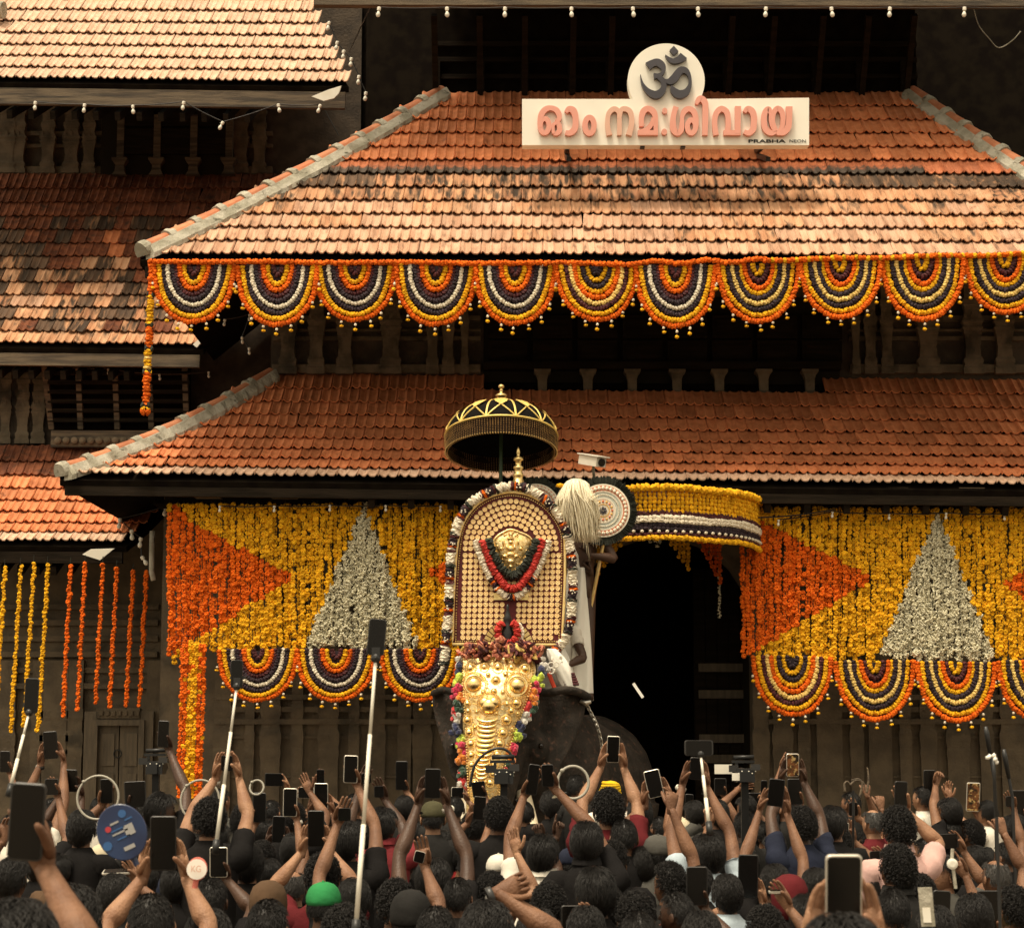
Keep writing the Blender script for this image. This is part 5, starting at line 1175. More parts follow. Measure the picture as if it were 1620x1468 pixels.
# ---- chain over the elephant's shoulder
t = thing('chain', 'steel chain hanging down the elephant shoulder behind the right ear', 'chain', P(930,1115,20.7)); q = crom([tuple(P(x,y,yy)) for x,y,yy in ((926,1110,20.62),(934,1126,20.68),(942,1142,20.72),(948,1160,20.75),(952,1182,20.78),(950,1205,20.8),(944,1230,20.82))], 6)
for i in range(24):
    p = Vector(q[int(i*1.5)]); d = (Vector(q[min(len(q)-1, int(i*1.5)+2)]) - p).normalized(); s_ = d.orthogonal().normalized() if i % 2 else d.cross(d.orthogonal()).normalized()
    b_ = MB(); b_.tube([p + d*.034*math.cos(a) + s_*.017*math.sin(a) for a in [k*math.pi/5 for k in range(10)]], .006, 5, closed=True); obj('link', b_, M['steel'], t)
b_ = MB(); b_.tube([P(918,1108,20.5), P(926,1112,20.5), P(934,1110,20.52)], [.02,.03,.02], 8); obj('silver_clasp', b_, M['steel'], t)
mb = MB(); mb.tube(crom([tuple(P(x,y,20.4)) for x,y in ((866,1058),(872,1075),(878,1090))],4), [.02]*8+[.025], 6, flat=.4); tag(obj('red_strap', mb, mat('scarlet_strap', (.65,.06,.02), rough=.7)), 'bright scarlet strap on the elephant neck below the riders', 'strap')
# ================================================================== people
PR = random.Random(99)
def head_template():
    """skull with jaw, brow, nose, lips, eyes and ears; origin at the head's centre, facing +Y, half height 1"""
    mb = MB(); nu, nv = 20, 14; V = []
    for j in range(nv+1):
        ph = -math.pi/2 + math.pi*j/nv
        for i in range(nu):
            t = 2*math.pi*i/nu; x, y, z = math.cos(ph)*math.cos(t), math.cos(ph)*math.sin(t), math.sin(ph)
            w = .66*(1 - .22*max(0,-z)**1.3); d = .82 if y < 0 else .80 - .10*max(0,-z)
            X, Y_, Z = x*w, y*d + .06*max(0,-z)*(y > 0) + .04, z
            if y > .6 and -.25 < z < .15: Y_ -= .05*(abs(x) > .2)
            if y < 0 and z < -.35: Y_ *= .72
            V.append((X, Y_, Z))
    fs = []
    for j in range(nv):
        for i in range(nu): fs.append((j*nu+i, j*nu+(i+1) % nu, (j+1)*nu+(i+1) % nu, (j+1)*nu+i))
    mb.add(V, fs)
    mb.add([(-.05,.76,.12),(.05,.76,.12),(-.13,.78,-.24),(.13,.78,-.24),(0,.99,-.18),(0,.84,.06)], [(0,5,4,2),(5,1,3,4),(2,4,3)])
    for s in (-1,1):
        mb.ico((s*.26,.71,.10), (.085,.06,.05), 1, None, 1)
        mb.tube([(s*.13,.80,.23),(s*.26,.78,.27),(s*.40,.68,.22)], .025, 5, mi=1)
        R_ = Matrix.Rotation(s*.35, 3, 'Z'); mb.ico((s*.76,-.04,-.04), (.07,.17,.27), 2, R_); mb.ico((s*.74,.0,-.24), (.055,.09,.12), 1, R_)
    mb.ico((0,.79,-.44), (.22,.05,.05), 1, None, 2)
    return mb
HEAD = head_template()
def hair_template(kind, seed):
    rr = random.Random(seed); mb = MB()
    def skull(t, ph, k=1.0):
        x, y, z = math.cos(ph)*math.cos(t), math.cos(ph)*math.sin(t), math.sin(ph)
        return Vector((x*.70*k, y*.86*k + .02, z*1.02*k))
    def ok(t, ph):
        y = math.cos(ph)*math.sin(t); z = math.sin(ph)
        if y > .15: return z > .42 + .35*y*(.8)
        return z > -.40 + .25*max(0, y+.2) - (.12 if y < -.7 else 0) + (.34 if abs(math.cos(ph)*math.cos(t)) > .72 and y > -.35 else 0) + (.12 if kind in ('short', 'thin') else 0)
    V = []; nu, nv = 26, 16; thick = {'curly': .11, 'wave': .08, 'short': .05, 'straight': .08, 'thin': .02}[kind]
    sh = {}
    for j in range(nv+1):
        ph = -.75 + (math.pi/2+.75)*j/nv
        for i in range(nu):
            t = 2*math.pi*i/nu; p = skull(t, ph, 1.03 + thick*.55*(.5+.5*max(0,math.sin(ph)+.6)/1.6) + thick*.5*mnoise.noise(Vector((math.cos(t)*2.2+seed, math.sin(t)*2.2, ph*2.2)))); V.append(p); sh[(j,i)] = ok(t, ph)
    fs = [(j*nu+i, j*nu+(i+1) % nu, (j+1)*nu+(i+1) % nu, (j+1)*nu+i) for j in range(nv) for i in range(nu) if sh[(j,i)] and sh[(j,(i+1) % nu)] and not (kind == 'thin' and j > nv-6)]
    mb.add(V, fs)
    N = {'curly': 1900, 'wave': 2000, 'short': 1900, 'straight': 2000, 'thin': 700}[kind]; n = 0
    while n < N:
        t = rr.uniform(0, 2*math.pi); ph = math.asin(rr.uniform(-.62, 1))
        if not ok(t, ph) or (kind == 'thin' and ph > .95): continue
        n += 1; p = skull(t, ph, 1.0); nrm = Vector((p.x/.5, p.y/.75, p.z)).normalized()
        dn = (Vector((0,-.45,-1)) - nrm*Vector((0,-.45,-1)).dot(nrm)); dn = dn.normalized() if dn.length > .05 else nrm.orthogonal().normalized(); sd_ = nrm.cross(dn)
        if kind == 'curly':
            r0 = rr.uniform(.035,.075); ph0 = rr.uniform(0,6.3); b = p*1.04 + nrm*rr.uniform(.0,.11); ax = (dn*rr.uniform(-.3,1) + sd_*rr.uniform(-.8,.8) + nrm*.6).normalized(); o1 = ax.orthogonal().normalized(); o2 = ax.cross(o1)
            pts = [b + (o1*math.cos(ph0+q*1.25)+o2*math.sin(ph0+q*1.25))*r0*(1-.08*q) + ax*.026*q for q in range(7)]; rd = [.009,.015,.016,.016,.014,.012,.004]
        elif kind == 'wave':
            L = rr.uniform(.28,.5); c = rr.uniform(-.8,.8); pts = [p*1.02 + nrm*(.05+.08*math.sin(q/4*3)) + dn*L*q/4 + sd_*.05*math.sin(q*1.6+c*4) + sd_*c*.1*q/4 for q in range(5)]; rd = [.008,.014,.014,.011,.003]
        elif kind == 'straight':
            L = rr.uniform(.35,.55); c = rr.gauss(0,.25); pts = [p*1.02 + nrm*(.06+.045*math.sin(q/3*3)) + dn*L*q/3 + sd_*c*.2*q/3 for q in range(4)]; rd = [.008,.014,.012,.003]
        else:
            L = rr.uniform(.10,.2); c = rr.gauss(0,.5); pts = [p*1.01 + nrm*(.03+.03*q) + dn*L*q/2 + sd_*c*.1*q/2 for q in range(3)]; rd = [.009,.013,.003]
        mb.tube(pts, rd, 4, cap=False, flat=.55, up=nrm)
    return mb
HAIRS = {k: [mesh_of('hair', hair_template(k, s), M['hair' if k != 'thin' else 'hair_gy'], True) for s in ss] for k, ss in dict(curly=(1,2,3), wave=(4,5), short=(6,7), straight=(8,9), thin=(10,)).items()}

def hand(mb, W, u, n, side, pose='hold', k=1.0):
    """palm and five separate fingers. W wrist, u towards the knuckles, n out of the palm"""
    W = Vector(W); u = Vector(u).normalized(); n = Vector(n); n = (n - u*n.dot(u)).normalized(); r = u.cross(n)*side
    def C(a, b, c): return W + (u*a + r*b + n*c)*k
    rs = []
    for a, hw, ht, sh in ((-.03,.025,.020,0),(0,.027,.019,0),(.03,.037,.019,.003),(.065,.042,.015,.002),(.095,.040,.012,0)):
        rs.append([C(a + (.006*math.cos(t) if a > .09 else 0), sh + hw*math.cos(t), ht*math.sin(t)) for t in [2*math.pi*q/10 for q in range(10)]])
    mb.rings(rs)
    curls = {'hold': (.30,.40,.30), 'back': (.10,.16,.16), 'point': (1.3,1.2,.8), 'fist': (1.35,1.5,.9), 'grip': (1.1,1.25,.8), 'open': (.12,.18,.12), 'relax': (.55,.6,.4), 'up': (.05,.1,.08)}[pose]
    for f, (off, L, rr_) in enumerate(((.030,.072,.0088),(.010,.080,.0090),(-.010,.075,.0086),(-.030,.060,.0076))):
        c = list(curls)
        if pose == 'hold' and f == 0: c = [.08,.25,.2]
        if pose == 'point' and f == 0: c = [.05,.08,.05]
        c = [q + PR.uniform(-.08,.10) for q in c]; sp = (1.5-f)*.07*(1 if pose in ('open','up','hold') else .3)
        p = C(.080, off, 0); a = 0; pts = [p]; d0 = (u + r*sp).normalized()
        for q, fr in enumerate((.12,.42,.30,.24)):
            if q: a += c[q-1]
            d = d0*math.cos(a) + n*math.sin(a); p = p + d*L*fr*k*(1.0 if q else 1.6); pts.append(p)
        q_ = crom([tuple(x) for x in pts], 2); m_ = len(q_); mb.tube(q_, [rr_*k*(1.05 - .30*i/(m_-1)) * (1 if i < m_-1 else .55) for i in range(m_)], 6)
    tt = {'fist': (.25,.9,.9), 'grip': (.45,.8,.8), 'hold': (.75,.55,.35), 'back': (.30,.9,.95), 'open': (.8,.7,.1), 'up': (.75,.75,.1), 'point': (.35,.9,.7), 'relax': (.5,.8,.4)}[pose]
    d1 = (r*tt[0] + u*tt[1]*.8 + n*tt[2]*.5).normalized(); d2 = (r*tt[0]*.35 + u*tt[1] + n*tt[2]*.8).normalized()
    p = C(.022, .024, .004); mb.tube([p, p + d1*.035*k, p + d1*.052*k + d2*.012*k, p + d1*.058*k + d2*.036*k, p + d1*.058*k + d2*.047*k], [.0135*k,.0128*k,.0112*k,.0098*k,.006*k], 7)

def ell_ring(c, rx, ry, ax, ay, n=14): return [c + ax*rx*math.cos(2*math.pi*q/n) + ay*ry*math.sin(2*math.pi*q/n) for q in range(n)]
def person(x, y_dep, ztop, hs, yaw, style, shirt, skin, label, group, arms=(), head_yaw=0.0, extra=(), tilt=0.0, z0=0.0, bare=False, lower='trousers', hk=0):
    """standing figure. arms: (side, wrist point, hand direction, palm normal, pose). side +1 = the person's right"""
    fw = Vector((math.sin(yaw), math.cos(yaw), 0)); rt = Vector((fw.y, -fw.x, 0)); UP = Vector((0,0,1)); base = Vector((x, y_dep, z0))
    t = thing('person', label, 'person', base, group); h = ztop - z0; k = hs
    hc = Vector((x, y_dep, ztop - .118*k)); nk = hc - UP*.14*k - fw*.012
    def B(a, b, z): return base + rt*a + fw*b + UP*z
    zs = h - .305*k                                          # shoulder height
    body = MB()
    prof = [(zs-.50*k,.150*k,.105*k,0),(zs-.36*k,.150*k,.105*k,0),(zs-.20*k,.165*k,.112*k,0),(zs-.08*k,.180*k,.105*k,-.005),(zs-.01*k,.165*k,.085*k,-.015),(zs+.035*k,.095*k,.068*k,-.015),(zs+.065*k,.062*k,.060*k,-.008),(zs+.125*k,.054*k,.056*k,.004),(zs+.175*k,.052*k,.058*k,.012)]
    hip_z = min(zs-.55*k, .53*h)
    body.rings([ell_ring(B(0,0,hip_z-.06), .165*k,.11*k, rt, fw), ell_ring(B(0,0,hip_z+.06), .16*k,.11*k, rt, fw)] + [ell_ring(B(0,b,z), rx, ry, rt, fw) for z, rx, ry, b in prof])
    hy = yaw + head_yaw; Rh = Matrix.Rotation(-hy, 3, 'Z') @ Matrix.Rotation(tilt, 3, 'X'); hk_ = .118*k
    o = len(body.v); body.v.extend([tuple(hc + Rh @ (Vector(v)*hk_)) for v in HEAD.v]); body.f.extend([tuple(i+o for i in f) for f in HEAD.f]); body.m.extend(HEAD.m)
    for s in (-1,1): body.tube([B(s*.085*k,0,hip_z), B(s*.095*k,.02,hip_z*.53), B(s*.095*k,0,.07), B(s*.095*k,.02,.02)], [.085*k,.058*k,.04*k,.045*k], 10); body.box(B(s*.095*k,.07,.035), (.085,.24,.07), Matrix.Rotation(-yaw,3,'Z'))
    sh_mb = MB(); sleeve = shirt[1] if isinstance(shirt, tuple) else .55; shirt_c = shirt[0] if isinstance(shirt, tuple) else shirt
    done = set()
    armsL = list(arms)
    for s in (-1,1):
        if not any(a[0] == s for a in armsL): armsL.append((s, B(s*.24*k, .06, hip_z-.02), -UP + fw*.2, -rt*s, 'relax'))
    for a in armsL:
        s, W, hu, hn, pose = a[:5]; S = B(s*.185*k, -.005, zs-.035*k); W = Vector(W); d = (W-S).length; L1, L2 = .30*k, .265*k
        if d > (L1+L2)*.985: q = d/(L1+L2)/.985; L1 *= q; L2 *= q
        if d < abs(L1-L2)+.05: d = abs(L1-L2)+.05
        ca = max(-1, min(1, (L1*L1+d*d-L2*L2)/(2*L1*d))); ax = (W-S).normalized(); pole = rt*s*.9 - UP*.55 - fw*.15; pole = (pole - ax*pole.dot(ax)); pole = pole.normalized() if pole.length > .02 else rt*s
        El = S + ax*L1*ca + pole*L1*math.sqrt(max(0,1-ca*ca)); sk = 1 if z0 == 0 else 1
        q = crom([tuple(S + (Vector((0,0,-.03)) - rt*s*.07)*k)+(.055*k,), tuple(S)+(.058*k,), tuple(S.lerp(El,.45))+(.052*k,), tuple(El)+(.038*k,), tuple(El.lerp(W,.26))+(.0455*k,), tuple(El.lerp(W,.68))+(.031*k,), tuple(W)+(.0235*k,)], 3)
        body.tube([p[:3] for p in q], [p[3] for p in q], 10); hand(body, W, hu, hn, s, pose, k*1.03)
        if not bare:
            st = crom([tuple(S + (Vector((0,0,-.02)) - rt*s*.08)*k)+(.075*k,), tuple(S + UP*.004)+(.078*k,), tuple(S.lerp(El, min(1,sleeve)*.55))+(.070*k,), tuple(S.lerp(El, min(1,sleeve)))+(.068*k if sleeve < .99 else .056*k,)] + ([tuple(El.lerp(W,.4))+(.054*k,), tuple(El.lerp(W,.9))+(.036*k,)] if sleeve >= 1 else []), 3)
            m_ = len(st); sh_mb.tube([Vector(p[:3]) + Vector((PR.gauss(0,.004), PR.gauss(0,.004), PR.gauss(0,.004))) for p in st], [p[3]*(1 + .04*math.sin(i*2.1)) for i, p in enumerate(st)], 10)
    obj('body', body, [skin, M['eye'], M['lip']], t, True)
    if not bare:
        rings_ = [ell_ring(B(0,0,hip_z-.10), .185*k,.128*k, rt, fw)] + [ell_ring(B(0,b,z), rx+.016*k, ry+.017*k, rt, fw) for z, rx, ry, b in prof[:5]] + [ell_ring(B(0,-.015,zs+.045*k), .098*k,.076*k, rt, fw), ell_ring(B(0,-.010,zs+.080*k), .068*k,.066*k, rt, fw)]
        if 'collar' in extra: rings_ += [ell_ring(B(0,-.006,zs+.105*k), .070*k,.070*k, rt, fw), ell_ring(B(0,-.006,zs+.115*k), .080*k,.080*k, rt, fw), ell_ring(B(0,-.010,zs+.070*k), .095*k,.092*k, rt, fw)]
        sh_mb.rings([[p + Vector((PR.gauss(0,.003), PR.gauss(0,.003), 0)) for p in r_] for r_ in rings_], False); obj('shirt', sh_mb, SHIRT[shirt_c], t, True)
    lo = MB()
    for s in (-1,1): lo.tube([B(s*.085*k,0,hip_z+.02), B(s*.10*k,.01,hip_z*.53), B(s*.10*k,0,.06)], [.105*k,.082*k,.07*k], 10)
    lo.rings([ell_ring(B(0,0,hip_z-.10), .178*k,.122*k, rt, fw), ell_ring(B(0,0,hip_z+.08), .172*k,.122*k, rt, fw)]); (lower != 'trousers') or obj('trousers', lo, SHIRT['navy' if PR.random() < .5 else 'charcoal'], t, True)
    if style in HAIRS:
        me = HAIRS[style][hk % len(HAIRS[style])]; o = link('hair', me, t); o.matrix_basis = Matrix.Translation(hc + Vector((0,0,.004))) @ Rh.to_4x4() @ Matrix.Scale(hk_*1.02, 4)
    else:
        me = HAIRS['short'][hk % 2]; o = link('hair', me, t); o.matrix_basis = Matrix.Translation(hc) @ Rh.to_4x4() @ Matrix.Scale(hk_*.99, 4)
        kind, colr = style; Mh = Matrix.Translation(hc) @ Rh.to_4x4() @ Matrix.Scale(hk_, 4); cp = MB(); m_ = SHIRT.get(colr) or M[colr]
        if kind in ('cap', 'capback'):
            fl = 1 if kind == 'cap' else -1
            cp.rings([[Mh @ Vector((.80*w*math.cos(q*math.pi/10), .92*w*math.sin(q*math.pi/10) + .02, z)) for q in range(20)] for w, z in ((1.0,.22),(1.03,.40),(1.0,.62),(.86,.90),(.62,1.10),(.28,1.20),(.05,1.22))])
            cp.ico(Mh @ Vector((0,0,1.22)), .009, 1)
            cp.rings([[Mh @ Vector((.62*math.sin(a)*w, fl*(.70 + w*.62*math.cos(a)), .30 - .12*w*math.cos(a) + dz)) for a in [-1.4 + 2.8*i/12 for i in range(13)]] for w, dz in ((.35,.03),(1.0,.0),(1.0,-.05),(.35,-.03))])
            obj('cap', cp, m_, t, True)
        elif kind == 'beanie':
            cp.rings([[Mh @ Vector((.80*w*(1+.02*(q % 2))*math.cos(q*math.pi/20), .94*w*(1+.02*(q % 2))*math.sin(q*math.pi/20), z)) for q in range(40)] for w, z in ((.98,-.15),(1.04,-.05),(1.04,.2),(1.0,.55),(.82,.90),(.5,1.12),(.1,1.2))]); obj('beanie', cp, m_, t, True)
        elif kind == 'hood':
            cp.rings([[Mh @ Vector((.92*w*math.cos(q*math.pi/10), 1.02*w*math.sin(q*math.pi/10) - .05, z)) for q in range(20)] for w, z in ((.9,-1.1),(1.02,-.6),(1.08,0),(1.04,.5),(.85,.92),(.45,1.18),(.05,1.25))]); obj('hood', cp, m_, t, True)
        elif kind == 'turban':
            for q in range(5): cp.tube([Mh @ Vector((.78*(1-.06*q)*math.cos(a), .9*(1-.06*q)*math.sin(a), .35+.17*q + .1*math.sin(a+q))) for a in [2*math.pi*i/18 for i in range(18)]], hk_*.16, 8, closed=True)
            cp.ico(Mh @ Vector((0,0,.95)), (.07,.08,.035), 2); obj('head_cloth', cp, m_, t, True)
    for e in extra:
        if isinstance(e, tuple) and e[0] == 'watch':
            a = [q for q in armsL if q[0] == e[1]][0]; W = Vector(a[1]); u = Vector(a[2]).normalized(); n_ = Vector(a[3]); n_ = (n_ - u*n_.dot(u)).normalized(); r_ = u.cross(n_); w = MB(); c = W - u*.03*k
            w.rings([[c + u*dz + (r_*.032*math.cos(q*math.pi/7) + n_*.026*math.sin(q*math.pi/7))*k*ee for q in range(14)] for dz, ee in ((-.012,1),(-.010,1.12),(.010,1.12),(.012,1))], False)
            wf = MB(); wf.lathe([(.019*k,0),(.019*k,.008),(.015*k,.010)], 14, Matrix.Translation(c - n_*.029*k) @ (-n_).to_track_quat('Z','Y').to_matrix().to_4x4())
            wo = obj('watch', w, M['case_lt'] if e[2] == 'w' else M['case_dk'], t, True); obj('watch_face', wf, M['white'] if e[2] == 'w' else M['steel'], wo)
        if isinstance(e, tuple) and e[0] == 'band':
            a = [q for q in armsL if q[0] == e[1]][0]; W = Vector(a[1]); u = Vector(a[2]).normalized(); w = MB(); c = W - u*.045*k; o1 = u.orthogonal().normalized(); o2 = u.cross(o1)
            w.tube([c + (o1*math.cos(q*.5236)+o2*math.sin(q*.5236))*.034*k for q in range(12)], .0045, 5, closed=True); obj('wrist_band', w, SHIRT[e[2]], t)
    return t

# ---- riders on the elephant
def mundu(parent, pts, Y, col='cloth_white', deep=.24):
    """wrapped white cloth: rings given as (left px, right px, py)"""
    mb = MB(); n = 44; rs = []
    for i, (l, r, y) in enumerate(crom(pts, 4)):
        a, b = P(l, y, Y), P(r, y, Y); c = (a+b)/2; hw = (b.x-a.x)/2
        rs.append([c + Vector((hw*math.cos(2*math.pi*q/n)*(1+.05*math.sin(q*5+i*.3)), deep*math.sin(2*math.pi*q/n)*(1+.16*math.sin(q*7+i*.35)), 0)) for q in range(n)])
    mb.rings(rs); obj('mundu', mb, M[col], parent, True)
RY = 21.05
pz = P(918,786,RY).z
hw_ = P(925,858,20.75)
ta = person(P(915,1100,RY).x, RY, pz, 1.08, math.pi, 'short', 'white', M['skin_dk'], 'bare chested person in white mundu standing on the elephant, holding up the white whisk', 'riders on the elephant', arms=((-1, hw_ + Vector((.05,.1,-.12)), (-.2,0,1), (-1,-.3,0), 'grip'), (1, P(935,905,20.95), (-.2,-.1,1), (-.6,0,.2), 'grip')), z0=P(918,1108,RY).z, bare=True, lower='mundu')
mundu(ta, [(896,928,900),(892,931,940),(890,934,985),(888,937,1040),(893,939,1108)], RY, deep=.2)
mb = MB()
for k_ in range(2): mb.tube([P(x, y, RY-.16) for x, y in ((902-k_*2,862),(908,880),(910,905),(905+k_*4,935))], [.03,.045,.05,.04], 8, flat=.4)
obj('shoulder_cloth', mb, M['cloth_white'], ta, True)
tb = person(P(877,1060,20.85).x, 20.85, P(873,945,20.85).z, 1.0, math.pi, 'short', ('white', .5), M['skin_dk'], 'seated person in white behind the golden shield with knee showing at its right', 'riders on the elephant', arms=((-1, P(893,1055,20.6), (.2,-.2,-1), (-.5,0,0), 'relax'), (1, P(850,1010,20.72), (0,0,1), (0,-1,0), 'grip')), z0=P(880,1150,20.9).z, lower='mundu')
mundu(tb, [(872,893,1026),(870,902,1045),(874,908,1070),(884,910,1092)], 20.7, deep=.16)
mb = MB(); q = crom([tuple(P(x,y,20.45))+(w,) for x,y,w in ((872,1026,.04),(880,1040,.075),(889,1060,.088),(898,1082,.07),(902,1096,.05))], 5); n_ = 30; rs = []
for i, p in enumerate(q): rs.append([Vector(p[:3]) + Vector((math.cos(2*math.pi*k/n_), .7*math.sin(2*math.pi*k/n_), 0))*p[3]*(1 + .11*math.sin(4*2*math.pi*k/n_ + i*.45) + .06*math.sin(7*2*math.pi*k/n_ - i*.3)) for k in range(n_)])
mb.rings(rs); obj('knee_cloth', mb, M['cloth_white'], tb, True)
bn = MB()
for i in range(5): q = P(898+i*1.6,1066+i*4,20.42); bn.tube([q+Vector((-.07,0,0)), q+Vector((.07,.02,0))], .016, 6)
obj('border_band', bn, M['maroon'], tb)
tq = thing('bangled_ornament', 'cluster of dark beads and pale rings hanging at the lower right corner of the shield', 'ornament', P(882,1050,20.45)); mb = MB()
for i in range(9): q = P(878+ER.uniform(-4,10), 1040+i*2.6, 20.42); mb.ico(q, .03, 1, None, ER.choice((0,0,1)))
for x, y in ((872,1052),(880,1051),(872,1061)): mb.tube([P(x,y,20.36)+Vector((.028*math.cos(a),0,.028*math.sin(a))) for a in [k*.6283 for k in range(10)]], .007, 5, mi=1, closed=True)
obj('beads', mb, [M['maroon'], M['white']], tq)

# ================================================================== crowd
def phone(cx, cy, w, h, tilt, D, edge, label, lean=.12, name='phone', screen='screen'):
    """slab with rounded corners, its screen towards us"""
    k = D/F; W, H = w*k, h*k; T = .011; c = P(cx, cy, D); t = thing(name, label, 'phone', c, 'phones held above the crowd')
    Mx = Matrix.Translation(c) @ Matrix.Rotation(rad(tilt), 4, 'Y') @ Matrix.Rotation(lean, 4, 'X') @ Matrix.Rotation(rad(90), 4, 'X')
    def rrect(w_, h_, r): return [(sx*(w_/2-r) + r*math.cos(a), sy*(h_/2-r) + r*math.sin(a)) for sx, sy, a0 in ((1,1,0),(-1,1,90),(-1,-1,180),(1,-1,270)) for a in [rad(a0 + q*30) for q in range(4)]]
    rad_ = .011; mb = MB(); A, B_, C_ = rrect(W, H, rad_), rrect(W*.96, H*.98, rad_), rrect(W, H, rad_)
    rs = [[Mx @ Vector((x, y, z)) for x, y in pl] for pl, z in ((B_,-T/2),(A,-T/2+.002),(C_,T/2-.002),(B_,T/2))]; mb.rings(rs); obj('case', mb, M[edge], t)
    mb = MB(); S_ = rrect(W*.90, H*.95, rad_*.8); mb.prism(S_, Mx @ Matrix.Translation((0,0,T/2-.0015)), .0025); obj('screen', mb, M[screen], t)
    mb = MB(); mb.prism(rrect(W*.3, H*.16, .006), Mx @ Matrix.Translation((-W*.2,H*.36,-T/2-.003)), .004); obj('camera_bump', mb, M['case_dk'], t)
    return t, Mx, W, H

# heads read off the photograph: centre x, top y, width, hair, shirt, extras
HD = dict(
 a1=(115,1410,98,'wave','black'), a2=(240,1419,84,'short','charcoal'), a3=(425,1428,78,'short','black'), a4=(130,1286,50,'wave','black'), a5=(120,1326,38,'short','charcoal'), a6=(20,1362,56,'wave','black'), a7=(182,1388,60,'wave','charcoal'),
 a8=(255,1258,48,'straight','black'), a9=(332,1268,56,'curly','black'), a10=(388,1276,46,'curly','black'), a11=(306,1323,50,'wave','navy'), a12=(392,1338,54,'wave','black'), a13=(335,1393,60,'short','black'),
 b1=(415,1336,48,'curly','charcoal'), b2=(424,1362,47,'straight','grey'), b3=(511,1356,60,'curly','maroon'), b4=(549,1303,54,'straight','black'), b5=(606,1281,48,'straight',('stripe',.6)), b6=(659,1302,38,'wave','charcoal'), b7=(685,1272,44,('cap','olive'),'charcoal'),
 b8=(748,1289,40,'curly','black'), b9=(790,1266,50,'curly','black'), b10=(686,1362,60,'straight','black'), b11=(626,1398,64,'curly','olive'), b12=(650,1414,70,('beanie','charcoal'),'black'), b13=(777,1385,46,'curly','white'),
 b14=(762,1349,34,('capback','cream'),'red'), b15=(789,1356,28,('cap','white'),'sky'), b16=(512,1402,60,('cap','green'),'olive'), b17=(425,1399,50,('hood','brown'),'brown'), b18=(770,1434,92,'wave','black'), b19=(690,1438,72,'short','charcoal'), b20=(590,1352,46,'wave','black'),
 c1=(962,1253,61,'curly',('maroon',.62)), c2=(872,1254,38,'wave','black'), c3=(928,1304,56,'straight','black'), c4=(987,1299,50,'short','black'), c5=(859,1324,54,'straight','white'), c6=(969,1336,53,'curly','black'), c7=(1018,1344,50,'wave','grey'),
 c8=(942,1377,68,'straight','black'), c9=(1058,1370,56,'curly','charcoal'), c10=(961,1408,48,'curly','black'), c11=(1006,1418,64,'curly','black'), c12=(1010,1446,60,'short','grey'), c13=(1122,1323,53,'straight','sky'), c14=(1040,1326,50,('cap','grey'),'grey'),
 c15=(1042,1294,34,'short','black'), c16=(1141,1299,30,'wave','black'), c17=(868,1402,58,'curly','black'), c18=(1070,1416,46,'short','maroon'), c19=(965,1240,26,('turban','yellow'),'white'), c20=(912,1228,32,'short','charcoal'), c21=(1098,1270,36,'wave','grey'), c22=(1165,1315,34,'short','black'),
 d1=(1267,1281,50,'curly','navy'), d2=(1318,1279,48,'straight','black'), d3=(1270,1323,48,'short','navy'), d4=(1326,1313,45,'curly','black'), d5=(1381,1281,42,'thin','maroon'), d6=(1420,1282,58,'curly',('pink',.7)), d7=(1458,1246,29,'short','white'),
 d8=(1500,1300,40,'wave','black'), d9=(1536,1301,40,'curly','charcoal'), d10=(1418,1343,62,'curly','charcoal'), d11=(1226,1372,50,'wave','black'), d12=(1421,1379,52,'curly','charcoal'), d13=(1370,1381,46,'wave','black'), d14=(1494,1358,50,'straight','grey'),
 d15=(1455,1389,48,'curly','black'), d16=(1412,1410,62,'short','black'), d17=(1574,1361,52,'thin','brown'), d18=(1603,1409,60,'curly','green'), d19=(1542,1342,44,'wave','black'), d20=(1604,1292,42,'wave','black'), d21=(1248,1389,38,('hood','maroon'),'black'), d22=(1180,1345,44,'wave','charcoal'), d23=(1150,1388,52,'wave','sky'),
 e1=(70,1300,44,'short','white'), e2=(215,1330,46,'short','charcoal'), e3=(465,1322,44,'wave','charcoal'), e4=(730,1330,44,'short','red'), e5=(1540,1420,62,'wave','charcoal'), e6=(1330,1408,60,'short','black'), e7=(560,1395,58,'wave','black'), e8=(1110,1448,60,'wave','black'), e9=(1210,1440,62,'curly','white'), e10=(1480,1440,60,'wave','black'),
 e11=(1590,1335,40,'short','black'), e12=(40,1430,80,'wave','charcoal'), e13=(330,1445,80,'wave','black'), e14=(545,1440,78,'curly','charcoal'), e15=(850,1445,74,'wave','black'), e16=(700,1318,42,'wave','black'), e17=(1200,1300,38,'short','black'), e18=(500,1300,42,'wave','black'),
 f1=(160,1262,34,'short','white'), f2=(1345,1255,30,'short','charcoal'), f3=(1560,1270,32,'wave','white'), f4=(430,1268,34,'short','stripe'), f5=(20,1290,40,'short','black'), f6=(1240,1262,32,'short','charcoal'), f7=(640,1262,32,'wave','charcoal'), f8=(1180,1262,30,'wave','black'), f9=(560,1258,30,'short','black'), f10=(720,1262,30,'short','charcoal'), f11=(830,1270,34,'short','black'), f12=(350,1250,28,'short','grey'),
)
FX = random.Random(5)
_n = 0
